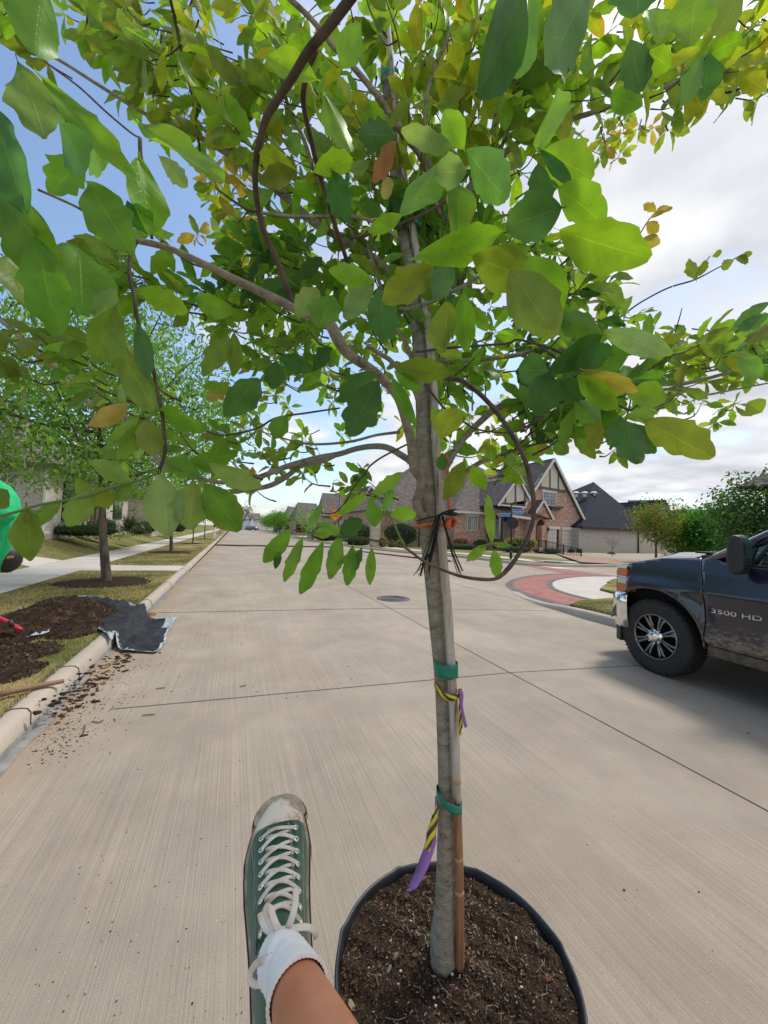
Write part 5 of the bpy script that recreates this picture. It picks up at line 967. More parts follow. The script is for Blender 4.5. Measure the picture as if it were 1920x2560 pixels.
# heel(0) .. toe(.30): half width, centre offset, top height
PRO = [(-.002, .020, .000, .115), (.004, .029, 0, .128), (.02, .034, 0, .136), (.05, .0365, 0, .138), (.08, .0375, .001, .134), (.105, .0395, .002, .118), (.13, .042, .003, .100), (.16, .0455, .004, .084), (.19, .0485, .003, .071), (.215, .0495, .001, .063), (.24, .0455, -.001, .056), (.262, .0395, -.003, .050), (.278, .031, -.005, .045), (.290, .020, -.006, .040), (.296, .012, -.006, .034)]
prs = np.array(PRO); prs[:, 1] *= .93
def prof(s): return [np.interp(s, prs[:, 0], prs[:, i]) for i in (1, 2, 3)]
def top(s, y):
    hw, yc, h = prof(s); u = min(.985, abs(y-yc)/hw); ex = 2.3 if s > .12 else 2.0
    return .03+(h-.03)*(1-u**ex)**(1/ex)
m_canvas = M('green_canvas', (.013, .078, .034), .85, (.025, .118, .052), 60, bump=.0006, bscale=900, sheen=.25)
m_rub = M('rubber_band', (.52, .43, .30), .6, (.24, .165, .10), 40, lo=.4, hi=.7)
m_cap = M('toe_rubber', (.90, .74, .58), .5, (.36, .22, .11), 30, detail=10, lo=.50, hi=.70, bump=.0005, bscale=90)
m_blk = M('rubber_black', (.035, .026, .020), .6)
m_lace = M('lace_cotton', (.78, .70, .62), .9, (.48, .36, .22), 22, lo=.45, hi=.7, bump=.0006, bscale=1100)
m_stitch = M('stitching', (.38, .40, .30), .8)
m_sock = M('sock_knit', (.80, .76, .74), .95, (.90, .87, .85), 60, sheen=.3)
m_skin = M('skin', (.50, .175, .078), .45, (.64, .25, .125), 11, detail=6, bump=.0005, bscale=500, spec=.4); 
_sb = m_skin.node_tree.nodes[m_skin['bsdf']]; _sb.inputs['Subsurface Weight'].default_value = .12; _sb.inputs['Subsurface Radius'].default_value = (.01, .004, .002)
m_met = M('eyelet_metal', (.75, .74, .72), .25, metal=1)
snk = bpy.data.objects.new('sneaker', None); COL.objects.link(snk); snk.parent = me_; snk['label'] = 'green canvas high-top sneaker with dirty white toe cap and tangled pale laces'
def loftrings(b, ss, fn, seg=28, mi=0, cap=True):
    vs = []
    for s in ss: vs += fn(s)
    n = len(vs)//len(ss)
    b.add(vs, [(i*n+j, i*n+(j+1) % n, (i+1)*n+(j+1) % n, (i+1)*n+j) for i in range(len(ss)-1) for j in range(n)], mi)
    if cap: b.add(vs[:n], [tuple(range(n))], mi); b.add(vs[-n:], [tuple(range(n-1, -1, -1))], mi)
def ring_upper(s, grow=0, z0=.022):
    hw, yc, h = prof(s); hw += grow; h += grow; ex = 2.3 if s > .12 else 2.0; o = []
    for k in range(25):
        a = math.pi*k/24; c = math.cos(a); sn = math.sin(a)
        o.append(SP(s, yc+hw*(abs(c)**(2/ex))*(1 if c > 0 else -1), z0+(h-z0)*(abs(sn)**(2/ex))))
    return o
ss = list(np.linspace(-.002, .296, 44))
b = MB(); loftrings(b, ss, ring_upper); b.build('canvas_upper', m_canvas, snk, smooth=True)
b = MB(); loftrings(b, list(np.linspace(.242, .2975, 16)), lambda s: ring_upper(min(s, .2962), .0016)); o = b.build('toe_cap', m_cap, snk, smooth=True)
# sole: outline swept
def outline(g=0, n=64):
    o = []
    sv = list(np.linspace(-.004, .300, n))
    for s in sv:
        hw, yc, h = prof(min(max(s, -.002), .296)); e = 1
        if s > .262: hw = .0405*math.sqrt(max(0, 1-((s-.262)/.040)**2)); yc = -.004
        if s < .03: hw = .034*math.sqrt(max(0, 1-((.03-s)/.036)**2)); yc = 0
        o.append((s, yc+hw+g))
    q = [(s, y) for s, y in o]
    for s in reversed(sv):
        hw, yc, h = prof(min(max(s, -.002), .296))
        if s > .262: hw = .0405*math.sqrt(max(0, 1-((s-.262)/.040)**2)); yc = -.004
        if s < .03: hw = .034*math.sqrt(max(0, 1-((.03-s)/.036)**2)); yc = 0
        q.append((s, yc-hw-g))
    return q
def soleband(name, g, z0, z1, m):
    b = MB(); q = outline(0); n = len(q); c = []
    for i, (s, y) in enumerate(q):
        a = q[(i+1) % n]; p = q[i-1]; d = V((a[0]-p[0], a[1]-p[1], 0)); d = d.normalized() if d.length > 0 else V((1, 0, 0)); nn = V((d.y, -d.x, 0))*-1
        c.append((s+nn.x*g, y+nn.y*g))
    vs = [SP(s, y, z0) for s, y in c]+[SP(s, y, z1) for s, y in c]
    b.add(vs, [(i, (i+1) % n, n+(i+1) % n, n+i) for i in range(n)]); b.add(vs[n:], [tuple(range(n))]); b.add(vs[:n], [tuple(range(n-1, -1, -1))])
    return b.build(name, m, snk)
soleband('outsole', .0028, -.006, .004, m_blk); soleband('foxing', .0050, .004, .024, m_rub); soleband('pinstripe', .0054, .0245, .0275, m_blk); soleband('foxing_edge', .0030, .0275, .0325, m_rub)
b = MB()      # ribbed toe bumper
q = outline(0, 120); rib = []
for i, (s, y) in enumerate(q):
    if s < .205: continue
    a = q[(i+1) % len(q)]; p = q[i-1]; d = V((a[0]-p[0], a[1]-p[1], 0))
    if d.length < 1e-6: continue
    d.normalize(); nn = V((-d.y, d.x, 0))
    for zz_, sh in ((.007, 0), (.013, .5), (.019, 0)):
        c0 = SP(s+nn.x*.0062+d.x*sh*.002, y+nn.y*.0062+d.y*sh*.002, zz_-.002); c1 = SP(s+nn.x*.0066+d.x*.002, y+nn.y*.0066+d.y*.002, zz_+.002); b.tube([c0, c1], .0009, 4)
b.build('toe_bumper', m_rub, snk)
# tongue / facings
def surf(s, y, up_=.0): return SP(s, y, top(s, y)+up_)
def band_on(b, line, wd, up_, mi=0):
    """ribbon following the shoe surface through (s,y) points"""
    q = smoothp(line, 5); vs = []; n = len(q)
    for i, (s, y) in enumerate(q):
        a = q[min(i+1, n-1)]; p = q[max(i-1, 0)]; d = V((a[0]-p[0], a[1]-p[1], 0)).normalized(); nn = V((-d.y, d.x, 0))*wd/2
        vs += [surf(s+nn.x, y+nn.y, up_), surf(s-nn.x, y-nn.y, up_)]
    b.add(vs, [(2*i, 2*i+1, 2*i+3, 2*i+2) for i in range(n-1)], mi)
def erow(i, sd_): # eyelet rows
    t = i/7; return (.222-.136*t+(.0 if sd_ > 0 else .004), sd_*(.0265-.0015*t)-.001)
b = MB()
for sd_ in (1, -1):
    ln = [(.240, sd_*.024-.001)]+[(erow(i, sd_)[0], erow(i, sd_)[1]) for i in range(8)]+[(.085, sd_*.025)]
    band_on(b, [(s, y) for s, y in ln], .017, .0022)
o = b.build('facing', m_canvas, snk, smooth=True); sdm = o.modifiers.new('s', 'SOLIDIFY'); sdm.thickness = .0022
b = MB()
for sd_ in (1, -1):
    for off in (-.0095, .0072, .0092):
        q = [(.236, sd_*(.020-off*.6)-.001)]+[(erow(i, sd_)[0], erow(i, sd_)[1]-sd_*off) for i in range(8)]
        pts = [surf(s, y, .0030 if abs(off) < .0095 else .0012) for s, y in smoothp(q, 4)]
        b.tube(pts, .00045, 4)
    q = [(.246, sd_*.034), (.22, sd_*.040), (.17, sd_*.034), (.12, sd_*.031), (.05, sd_*.030)]; b.tube([surf(s, y, .001) for s, y in smoothp(q, 6)], .00045, 4)
b.build('stitching', m_stitch, snk)
for sd_ in (1, -1):
    for i in range(8):
        s, y = erow(i, sd_); p = surf(s, y, .0034); px_ = (surf(s+.003, y)-surf(s-.003, y)).normalized(); py_ = (surf(s, y+.003)-surf(s, y-.003)).normalized(); n_ = px_.cross(py_).normalized(); py_ = n_.cross(px_)
        if n_.dot(SZ) < 0: n_ = -n_
        b = MB(); b.lathe([(.0022, -.001), (.0024, .0008), (.0038, .0013), (.0047, .0004), (.0050, -.001)], p, (px_, py_, n_), 14); b.lathe([(0, -.0006), (.0023, -.0006)], p, (px_, py_, n_), 10, mi=1); b.build('eyelet', [m_met, m_blk], snk, smooth=True)
# criss-cross laces
def flatlace(b, pts, wd=.0060, k=5, nrm=None):
    q = [V(x) for x in smoothp(pts, k)]; b.tube(q, [(wd/2, .0009)]*len(q), 8, flat=nrm if nrm else SZ)
b = MB()
def lc(i, sd_): s, y = erow(i, sd_); return s, y
for i in range(8):
    s0, y0 = lc(i, 1); s1, y1 = lc(i, -1)
    if i == 0: flatlace(b, [surf(s0, y0, .004), surf((s0+s1)/2+.002, .008, .0085), surf((s0+s1)/2+.001, -.008, .0085), surf(s1, y1, .004)])
    else:
        pa, pb = lc(i-1, 1), lc(i-1, -1); lift = .008+.002*(i % 2)
        flatlace(b, [surf(s0, y0, .004), surf((s0*.6+pb[0]*.4)-.002, y0*.35, lift), surf(pb[0]*.75+s0*.25, -.010, .004), surf(pb[0]-.002, pb[1]+.006, .001)])
        flatlace(b, [surf(s1, y1, .004), surf((s1*.6+pa[0]*.4), y1*.35, lift-.003), surf(pa[0]*.75+s1*.25, .010, .004), surf(pa[0]-.002, pa[1]-.006, .001)])
def DS(x, y, d): return D(560+x*.2982, 1900+y*.2982, d)     # crop coordinates of the close-up
kp = SP(.085, -.002, .165); kd = (kp-CP).dot(cf)
kx, ky = 508, 1462
vn = -ray(710, 2335).normalized()
def K_(pts, wd=.0072): flatlace(b, [DS(x, y, kd+o_) for x, y, o_ in pts], wd, 5, vn)
K_([(kx, ky, -.006), (480, 1560, -.035), (430, 1630, -.052), (340, 1670, -.052), (262, 1715, -.045), (222, 1790, -.040), (232, 1862, -.042), (290, 1880, -.050), (365, 1815, -.060), (430, 1725, -.066), (490, 1610, -.056), (520, 1530, -.035), (kx+10, ky+20, -.010)], .0070)
K_([(kx, ky, -.004), (450, 1450, -.008), (380, 1440, -.004), (330, 1385, .004), (305, 1300, .012), (302, 1285, .014)])
K_([(kx, ky, -.004), (440, 1415, -.012), (385, 1350, -.012), (352, 1265, -.008), (365, 1235, -.006), (392, 1260, -.010), (420, 1340, -.014), (450, 1405, -.014), (495, 1450, -.01)], .008)
K_([(kx+5, ky, -.006), (545, 1390, -.012), (580, 1290, -.012), (600, 1180, -.006), (602, 1075, -.002)], .0082)
K_([(kx, ky, -.004), (560, 1420, -.004), (640, 1402, .000), (715, 1405, .006), (760, 1440, .016), (775, 1490, .026)])
K_([(kx, ky, .004), (470, 1520, .006), (430, 1570, .01), (415, 1590, .014)], .006)
for k in range(5):
    a0 = k*1.25; b.tube([DS(kx+14*math.cos(a0+t), ky+18*math.sin(a0+t*1.2), kd-.006-.005*math.sin(t*2+k)) for t in np.linspace(0, 3, 9)], (.0033, .0011), 8)
b.build('lace', m_lace, snk, smooth=True)
# sock and leg
A0 = SP(.085, .001, .05); A1 = SP(.046, .0, .135)
CFp = lambda x, dn, fw_: CP+cf*fw_+cr*x-cu*dn
KN = CFp(.055, .42, .13); HP = CP-f0*.33+r0*.04-UP*.52
leg = [A0, A1, CFp(-.103, .522, .43), CFp(-.076, .505, .38), CFp(-.039, .481, .31), CFp(.006, .45, .225), KN, CP-f0*.10+r0*.05-UP*.46, HP]
rad = [.022, .0235, .0250, .0325, .0420, .0500, .056, .066, .080]
q = smoothp([(*p, r) for p, r in zip(leg, rad)], 8); P = [V(x[:3]) for x in q]; RR = [x[3] for x in q]
b = MB(); i0 = 8*2+1; b.tube(P[i0:], RR[i0:], 28); b.build('leg', m_skin, me_, smooth=True)
# sock: ribbed knit
endi = 8*2+5
b = MB(); seg = 84; vs = []; PP = smoothp([(*P[i], RR[i]) for i in range(0, endi)], 3); up_ = None
for i, x in enumerate(PP):
    p = V(x[:3]); t = (V(PP[min(i+1, len(PP)-1)][:3])-V(PP[max(0, i-1)][:3])).normalized(); up_ = t.orthogonal().normalized() if up_ is None else (up_-t*up_.dot(t)).normalized(); sd_ = t.cross(up_)
    f_ = i/(len(PP)-1); r_ = x[3]+.0040+(.0016*math.exp(-((f_-.99)/.03)**2))
    for k in range(seg):
        a = 2*math.pi*k/seg; rr_ = r_+(.0005 if k % 2 else -.0004)+.0008*math.sin(f_*34+3*math.sin(a*2))*math.exp(-((f_-.5)/.3)**2); vs.append(p+sd_*(rr_*math.cos(a))+up_*(rr_*math.sin(a)))
b.add(vs, [(i*seg+k, i*seg+(k+1) % seg, (i+1)*seg+(k+1) % seg, (i+1)*seg+k) for i in range(len(PP)-1) for k in range(seg)])
i = len(PP)-1; cc = V(PP[i][:3])
b.add([vs[i*seg+k] for k in range(seg)]+[cc+(vs[i*seg+k]-cc)*.90 for k in range(seg)], [(k, (k+1) % seg, seg+(k+1) % seg, seg+k) for k in range(seg)])
b.build('sock', m_sock, me_, smooth=True)
b = MB(); b.tube(P[8*7-2:], [r+.012 for r in RR[8*7-2:]], 20); b.build('shorts', M('denim', (.05, .07, .12), .9), me_, smooth=True)
# ================================================================== MAN IN THE GREEN SHIRT
gm = empty('person', G(-40, 1700, .13), 'man in a bright green t-shirt bending over with head down at the left edge', 'person')
m_shirt = M('green_tshirt', (.006, .36, .12), .9, (.018, .52, .20), 9, bump=.03, bscale=7, stretch=(1.8, 1.8, .28))
m_skind = M('skin_tan', (.24, .105, .065), .55, (.30, .14, .09), 20); m_hair = M('black_hair', (.006, .0055, .006), .5, (.016, .014, .013), 90, bump=.002, bscale=220)
gd = 3.1
def GP(x, y, dd=0): return D(x-12, y, gd+dd)
b = MB()
capsule(b, [GP(-150, 1520, .1), GP(-120, 1420, .1), GP(-85, 1330, .06), GP(-45, 1268, .0), GP(-8, 1262, -.02)], [.14, .15, .175, .18, .15], 18)
capsule(b, [GP(8, 1262, -.02), GP(26, 1300, .0), GP(33, 1338, .02), GP(27, 1380, .05)], [.058, .047, .042, .036], 12)       # right arm
capsule(b, [GP(-20, 1265, .22), GP(-5, 1330, .24), GP(-8, 1400, .2)], [.058, .045, .036], 12)
capsule(b, [GP(0, 1290, .05), GP(14, 1340, .06), GP(26, 1376, .06)], [.07, .06, .06], 12)   # neck
capsule(b, [GP(24, 1372, .06), GP(31, 1398, .06)], [.078, .083], 16)     # head
capsule(b, [GP(19, 1412, .06), GP(17, 1420, .055)], [.05, .045], 10)
hip = GP(-150, 1500, .1)
for sx_ in (-.13, .13):
    f_ = V((hip.x, hip.y, 0))+f0*sx_
    capsule(b, [hip+f0*sx_*.7, V((f_.x+.03, f_.y, .55)), V((f_.x-.02, f_.y, .2)), V((f_.x+.08, f_.y-.02, .17))], [.10, .075, .055, .045], 12)
# hands with fingers
def hand(b, w_, dr, s=1):
    dr = V(dr).normalized(); sd_ = dr.cross(V((0, 1, 0))).normalized(); n_ = sd_.cross(dr)
    capsule(b, [w_, w_+dr*.05*s, w_+dr*.085*s], [.028, .036, .030], 10, 3)
    for k, ln in enumerate((.062, .072, .068, .054)):
        o_ = w_+dr*.09*s+sd_*(.024-.016*k); capsule(b, [o_, o_+dr*ln*.5+n_*.008, o_+dr*ln*.8+n_*.028], [.010, .009, .008], 8, 3)
    o_ = w_+dr*.035+sd_*.032; capsule(b, [o_, o_+sd_*.026+dr*.03, o_+sd_*.028+dr*.058+n_*.01], [.012, .010, .009], 8, 3)
hand(b, GP(25, 1384, .12), (-.1, 0, -1)); hand(b, GP(-8, 1402, .2), (0, 0, -1))
o = b.build('body', m_skind, gm); remesh(o, .009, 4)
b = MB()
capsule(b, [GP(-175, 1560, .1), GP(-135, 1420, .1), GP(-95, 1310, .05), GP(-52, 1262, -.01), GP(-20, 1268, -.02), GP(-14, 1330, -.02), GP(-14, 1395, 0), GP(-16, 1412, 0)], [.17, .19, .215, .235, .205, .165, .125, .11], 22)
capsule(b, [GP(-8, 1258, -.05), GP(14, 1270, -.07), GP(22, 1288, -.09)], [.10, .088, .074], 14)
capsule(b, [GP(-30, 1265, .2), GP(-10, 1300, .22)], [.09, .08], 12)
o = b.build('tshirt', m_shirt, gm); remesh(o, .010, 5)
b = MB(); b.blob(GP(30, 1396, .07), .098, .095, .118, 0, .02, 20, 12); o = b.build('hair', m_hair, gm, smooth=True)
b = MB(); h0 = V((hip.x, hip.y, .95)); 
for sx_ in (-.13, .13): capsule(b, [hip+f0*sx_*.6, V((hip.x, hip.y, .45))+f0*sx_], [.16, .12], 14)
o = b.build('shorts', M('grey_shorts', (.06, .06, .065), .9), gm); remesh(o, .012, 4)
# ================================================================== THE TRUCK
tk0 = G(1634, 1684); vp = ray(667, 1316); fw = V((vp.x, vp.y, 0)).normalized(); lf = V((-fw.y, fw.x, 0))
trk = empty('pickup_truck', tk0, 'dark navy pickup truck with chrome bumper and muddy lower door at right', 'truck', rz=math.atan2(fw.y, fw.x))
def TK(x, y, off=0):
    """pixel -> (x forward, z up) on the truck's left side plane"""
    o_ = tk0+lf*off; d = ray(x, y); t = (o_-CP).dot(lf)/d.dot(lf); p = CP+d*t-tk0; return (p.dot(fw), p.z)
m_paint = M('navy_paint', (.006, .007, .022), .26, (.008, .009, .028), 3, coat=.9, spec=.6)
def mudpaint():
    m = M('muddy_paint', (.008, .010, .018), .34, coat=.7); N = m.node_tree.nodes; L = m.node_tree.links; b = N[m['bsdf']]
    tc = N.new('ShaderNodeTexCoord'); s = N.new('ShaderNodeSeparateXYZ'); L.new(tc.outputs['Object'], s.inputs[0])
    mp = N.new('ShaderNodeMapping'); mp.inputs['Scale'].default_value = (5, 5, 9); mp.inputs['Rotation'].default_value = (0, .6, 0); L.new(tc.outputs['Object'], mp.inputs[0])
    n = N.new('ShaderNodeTexNoise'); n.inputs['Scale'].default_value = 3.2; n.inputs['Detail'].default_value = 9; n.inputs['Roughness'].default_value = .72; L.new(mp.outputs[0], n.inputs['Vector'])
    a = N.new('ShaderNodeMath'); a.operation = 'MULTIPLY_ADD'; L.new(n.outputs[0], a.inputs[0]); a.inputs[1].default_value = -1.15; L.new(s.outputs[2], a.inputs[2])
    r = N.new('ShaderNodeMapRange'); r.inputs[1].default_value = -.12; r.inputs[2].default_value = .10; r.inputs[3].default_value = .92; r.inputs[4].default_value = 0; L.new(a.outputs[0], r.inputs[0])
    x = N.new('ShaderNodeMix'); x.data_type = 'RGBA'; L.new(r.outputs[0], x.inputs[0]); x.inputs[6].default_value = (.006, .007, .022, 1); x.inputs[7].default_value = (.30, .235, .16, 1); L.new(x.outputs[2], b.inputs['Base Color'])
    L.new(r.outputs[0], b.inputs['Roughness']); q = N.new('ShaderNodeMapRange'); q.inputs[3].default_value = .33; q.inputs[4].default_value = .95; L.new(r.outputs[0], q.inputs[0]); L.new(q.outputs[0], b.inputs['Roughness'])
    z = N.new('ShaderNodeMath'); z.operation = 'SUBTRACT'; z.inputs[0].default_value = .9; L.new(r.outputs[0], z.inputs[1]); z.use_clamp = True; L.new(z.outputs[0], b.inputs['Coat Weight']); return m
m_mud = mudpaint()
m_chrome = M('chrome', (.80, .81, .82), .08, metal=1); m_tyre = M('tyre_rubber', (.018, .018, .018), .85, (.035, .033, .03), 30, bump=.002, bscale=60); m_blkp = M('black_plastic', (.022, .023, .025), .55, bump=.0006, bscale=300)
m_rim = M('dark_chrome', (.22, .21, .21), .18, metal=1); m_amber = M('amber_lens', (.55, .14, .03), .12, coat=1); m_lens = M('clear_lens', (.55, .57, .58), .08, coat=1, spec=.8); m_well = M('wheel_well', (.006, .006, .006), .95)
m_tint = bpy.data.materials.new('cab_glass'); m_tint.use_nodes = True; N, L = nodes_of(m_tint.node_tree); o_ = N.new('ShaderNodeOutputMaterial'); a_ = N.new('ShaderNodeBsdfTransparent'); a_.inputs[0].default_value = (.38, .78, .80, 1); g_ = N.new('ShaderNodeBsdfGlossy'); g_.inputs['Roughness'].default_value = .03; x_ = N.new('ShaderNodeMixShader'); x_.inputs[0].default_value = .14; L.new(a_.outputs[0], x_.inputs[1]); L.new(g_.outputs[0], x_.inputs[2]); L.new(x_.outputs[0], o_.inputs[0])
TW = 2.02; HT = 1.25   # body width; hood line
def ybul(x, z):
    y = -.005-.13*max(0, (z-.95)/.45)**2-.05*max(0, (.62-z)/.3)**2
    if x > .62: y -= .30*((x-.62)/.45)**2.4
    y += .018*math.exp(-((z-1.02)/.05)**2)
    return y
import bmesh
def panel(name, poly, mat, parent, side=1, bul=ybul, step=.04, thick=.03, smooth=True, flare=None):
    bm = bmesh.new(); f = bm.faces.new([bm.verts.new((x, 0, z)) for x, z in poly])
    xs = [p[0] for p in poly]; zs = [p[1] for p in poly]
    for v0, v1, no in ((min(xs), max(xs), (1, 0, 0)), (min(zs), max(zs), (0, 0, 1))):
        n = max(1, int((v1-v0)/step))
        for i in range(1, n):
            t = v0+(v1-v0)*i/n; bmesh.ops.bisect_plane(bm, geom=bm.verts[:]+bm.edges[:]+bm.faces[:], plane_co=(t*no[0], 0, t*no[2]), plane_no=no)
    for v in bm.verts:
        y = bul(v.co.x, v.co.z)
        if flare: y += flare(v.co.x, v.co.z)
        v.co.y = y if side > 0 else -TW-y
    bmesh.ops.triangulate(bm, faces=[f_ for f_ in bm.faces if len(f_.verts) > 4]); bmesh.ops.recalc_face_normals(bm, faces=bm.faces[:])
    me = bpy.data.meshes.new(name); bm.to_mesh(me); bm.free(); me.materials.append(mat)
    if smooth: me.polygons.foreach_set('use_smooth', [True]*len(me.polygons))
    o = bpy.data.objects.new(name, me); COL.objects.link(o); o.parent = parent
    s = o.modifiers.new('s', 'SOLIDIFY'); s.thickness = thick; s.offset = -1 if False else 0
    return o
wc = TK(1634, 1592); WR = .421; wc = (0.0, WR)
def fl(x, z):
    r_ = math.hypot(x-wc[0], z-wc[1]); return .030*math.exp(-((r_-.56)/.085)**2) if z > .3 else 0
arch = [TK(x, y) for x, y in [(1553, 1560), (1556, 1515), (1572, 1484), (1606, 1469), (1655, 1468), (1697, 1482), (1718, 1518), (1732, 1562), (1747, 1598)]]
arch = [(.52*math.cos(a)*1.06, WR+.02+.52*math.sin(a)) for a in np.linspace(.10, math.pi-.10, 18)]
fr_top = TK(1547, 1408); hoodz = TK(1700, 1402)[1]
zt0 = TK(1560, 1404)[1]; zt1 = TK(1770, 1401)[1]; xd = TK(1762, 1500)[0]; xf = TK(1548, 1440)[0]
fender = [(xf-.02, .62), (xf, .80), (xf, zt0-.12), (xf-.06, zt0-.03), (xf-.2, zt0), (0, (zt0+zt1)/2+.02), (xd+.10, zt1+.01), (xd+.02, 1.08), (xd-.01, .72), (xd-.0, .52), (xd-.04, .40), (xd+.14, .37), (xd+.16, .44)]
fender = fender[:-1]+[(-.56*math.cos(t)*1.0, WR+.56*math.sin(t)) for t in (0.0,)]
fender = [(xf-.02, .60), (xf-.02, TK(1535, 1482)[1]), (xf-.125, TK(1535, 1481)[1]+.005), (xf-.125, zt0-.02), (xf-.2, zt0), (0, (zt0+zt1)/2+.02), (xd+.10, zt1+.01), (xd+.02, 1.08), (xd-.01, .72), (xd+.0, .52), (xd-.0, .46)]+[(.535*math.cos(a)*1.04, WR+.02+.535*math.sin(a)) for a in np.linspace(math.pi-.02, .16, 20)]
for sd_ in (1, -1):
    panel('fender', fender, m_mud, trk, sd_, flare=fl)
# doors and body back (two cab doors, box side)
zb = .47; zr = .36; belt = TK(1880, 1421)[1]; 
def beltz(x): return belt+.0*x
d1 = [(xd-.012, .54), (xd-.02, .72), (xd+.008, 1.08), (xd+.085, zt1), (xd+.02, zt1+.03), (xd-.22, belt+.0), (xd-1.15, belt), (xd-1.15, .50), (xd-.06, .50)]
d2 = [(xd-1.165, .50), (xd-1.165, belt), (xd-2.05, belt), (xd-2.05, .52), (xd-1.95, .50)]
rw = -3.9
box = [(xd-2.10, .50), (xd-2.10, belt+.03), (xd-4.3, belt+.03), (xd-4.3, .55), (rw-.62, .50)]+[(rw+.56*math.cos(a)*1.05, WR+.02+.56*math.sin(a)) for a in np.linspace(math.pi-.1, .1, 16)]+[(rw+.65, .48)]
for sd_ in (1, -1):
    dd = panel('door', d1, m_mud, trk, sd_, flare=fl); panel('door', d2, m_mud, trk, sd_); panel('bed_side', box, m_mud, trk, sd_)
    b = MB()
    y0 = ybul(-2, .45); yy_ = (lambda y: y if sd_ > 0 else -TW-y)
    b.box(((xd-.02+(xd-2.0))/2, yy_(-.06), .435), (2.0, .10, .10)); b.build('rocker', M('mud_rocker', (.17, .13, .09), .9, (.06, .05, .04), 9), trk, local=True, bevel=.015)
    # door handle
    b = MB(); b.box((xd-1.0, yy_(ybul(xd-1, 1.12)+.03), belt-.12), (.16, .03, .035)); b.build('handle', m_paint, dd, local=True, bevel=.008)
    # pillars and roof rail
    b = MB(); rzf = 1.93
    def side3(x, z, k=0): return V((x, yy_(-.13-.30*(z-belt)-k), z))
    pp = [TK(1765, 1402), TK(1840, 1363), TK(1920, 1322)]
    Ax, Az = pp[0]; slope = (pp[2][1]-pp[0][1])/(pp[2][0]-pp[0][0]); rxf = Ax+(rzf-Az)/slope
    b.tube([side3(Ax+.05, Az-.02), side3((Ax+rxf)/2, (Az+rzf)/2), side3(rxf, rzf-.02), side3(rxf-.25, rzf+.02), side3(xd-1.1, rzf+.03), side3(xd-1.8, rzf), side3(xd-2.1, rzf-.14), side3(xd-2.15, belt)], (.055, .06), 8)
    b.build('roof_rail', m_paint, trk, local=True, smooth=True)
    b = MB(); b.tube([side3(xd-1.16, rzf), side3(xd-1.16, belt)], (.045, .04), 8); b.tube([side3(Ax-.02, belt+.01), side3(xd-2.1, belt+.01)], (.022, .022), 6)
    b.tube([side3(xd-.30, belt), side3(xd-.34, belt+.22), side3(rxf-.15, rzf-.08)], .025, 6); b.tube([side3(xd-.34, belt+.02, -.01), side3(Ax-.42, Az+.16, -.01), side3(rxf-.1, rzf-.1, -.01), side3(xd-1.1, rzf-.06, -.01)], .02, 6)
    b.build('window_frame', m_blkp, trk, local=True, smooth=True)
    b = MB(); b.poly([side3(Ax-.1, belt+.01), side3(Ax-.12, Az+.04), side3(rxf-.05, rzf-.03), side3(xd-1.8, rzf-.02), side3(xd-2.08, rzf-.15), side3(xd-2.12, belt+.01)]); b.build('side_window', m_tint, trk, local=True)
    b = MB(); b.prism([side3(Ax-.03, Az-.03, .005), side3(Ax-.30, Az+.145, .005), side3(xd-.31, belt+.0, .005), side3(xd-.02, belt-.0, .005)], (0, .012*sd_, 0)); b.build('mirror_sail', m_blkp, trk, local=True)
    # mirror
    mx, mz = TK(1829, 1385, .2)
    b = MB()
    yk = .16; cx_ = mx+.0; pf = [(-.055, -.17), (-.07, -.05), (-.06, .10), (-.035, .175), (.03, .185), (.075, .12), (.085, -.05), (.07, -.17), (.02, -.20)]
    b.prism([V((cx_+p[0], yy_(.02), mz+p[1])) for p in pf], (0, .14*sd_, 0)); o = b.build('mirror_housing', m_blkp, trk, local=True, bevel=.03)
    g = MB(); g.box((cx_-.072, yy_(.09), mz+.0), (.006, .09, .26)); g.build('mirror_glass', m_glassd, o, local=True)
    g = MB(); g.tube([V((cx_+.03, yy_(.03), mz-.10)), V((cx_+.08, yy_(-.10), belt+.02))], (.05, .04), 8); g.build('mirror_arm', m_blkp, o, local=True)
# cab roof, windscreen, hood, grille
b = MB()
b.prism([V((rxf, -.28, 1.93)), V((rxf-.25, -.26, 1.965)), V((xd-1.8, -.27, 1.95)), V((xd-2.08, -.3, 1.82))], (0, -TW+.55, 0)); b.build('roof', m_paint, trk, local=True)
b = MB(); b.poly([V((Ax+.05, -.14, Az)), V((rxf, -.30, 1.92)), V((rxf, -TW+.30, 1.92)), V((Ax+.05, -TW+.14, Az))]); b.build('windscreen', m_tint, trk, local=True)
b = MB(); b.poly([V((xd-2.1, -.14, belt)), V((xd-2.08, -.3, 1.82)), V((xd-2.08, -TW+.3, 1.82)), V((xd-2.1, -TW+.14, belt))]); b.build('rear_window', m_tint, trk, local=True)
b = MB(); vs = []; nx = 22; ny = 20
x0_, x1_ = xd+.13, xf-.02
for i in range(nx+1):
    x = x0_+(x1_-x0_)*i/nx
    for j in range(ny+1):
        t = j/ny; yv = -.09-(TW-.18)*t; ze = np.interp(x, [xd, 0, xf-.2, xf-.06, xf], [zt1, (zt0+zt1)/2+.02, zt0, zt0-.03, zt0-.12]); cr2 = .085*(math.sin(math.pi*t)**.55)
        cr2 *= 1-.6*max(0, (x-x1_+.35)/.35)**2; cr2 += .022*math.exp(-((t-.22)/.05)**2)+.022*math.exp(-((t-.78)/.05)**2)
        yv2 = yv; xx = x+.10*math.sin(math.pi*t)*(i/nx)**3
        if i == 0: pass
        k = .27*max(0, (x-.62)/.45)**2.2; yv2 = -(.09+k)-(TW-.18-2*k)*t
        vs.append(V((xx, yv2, ze+cr2)))
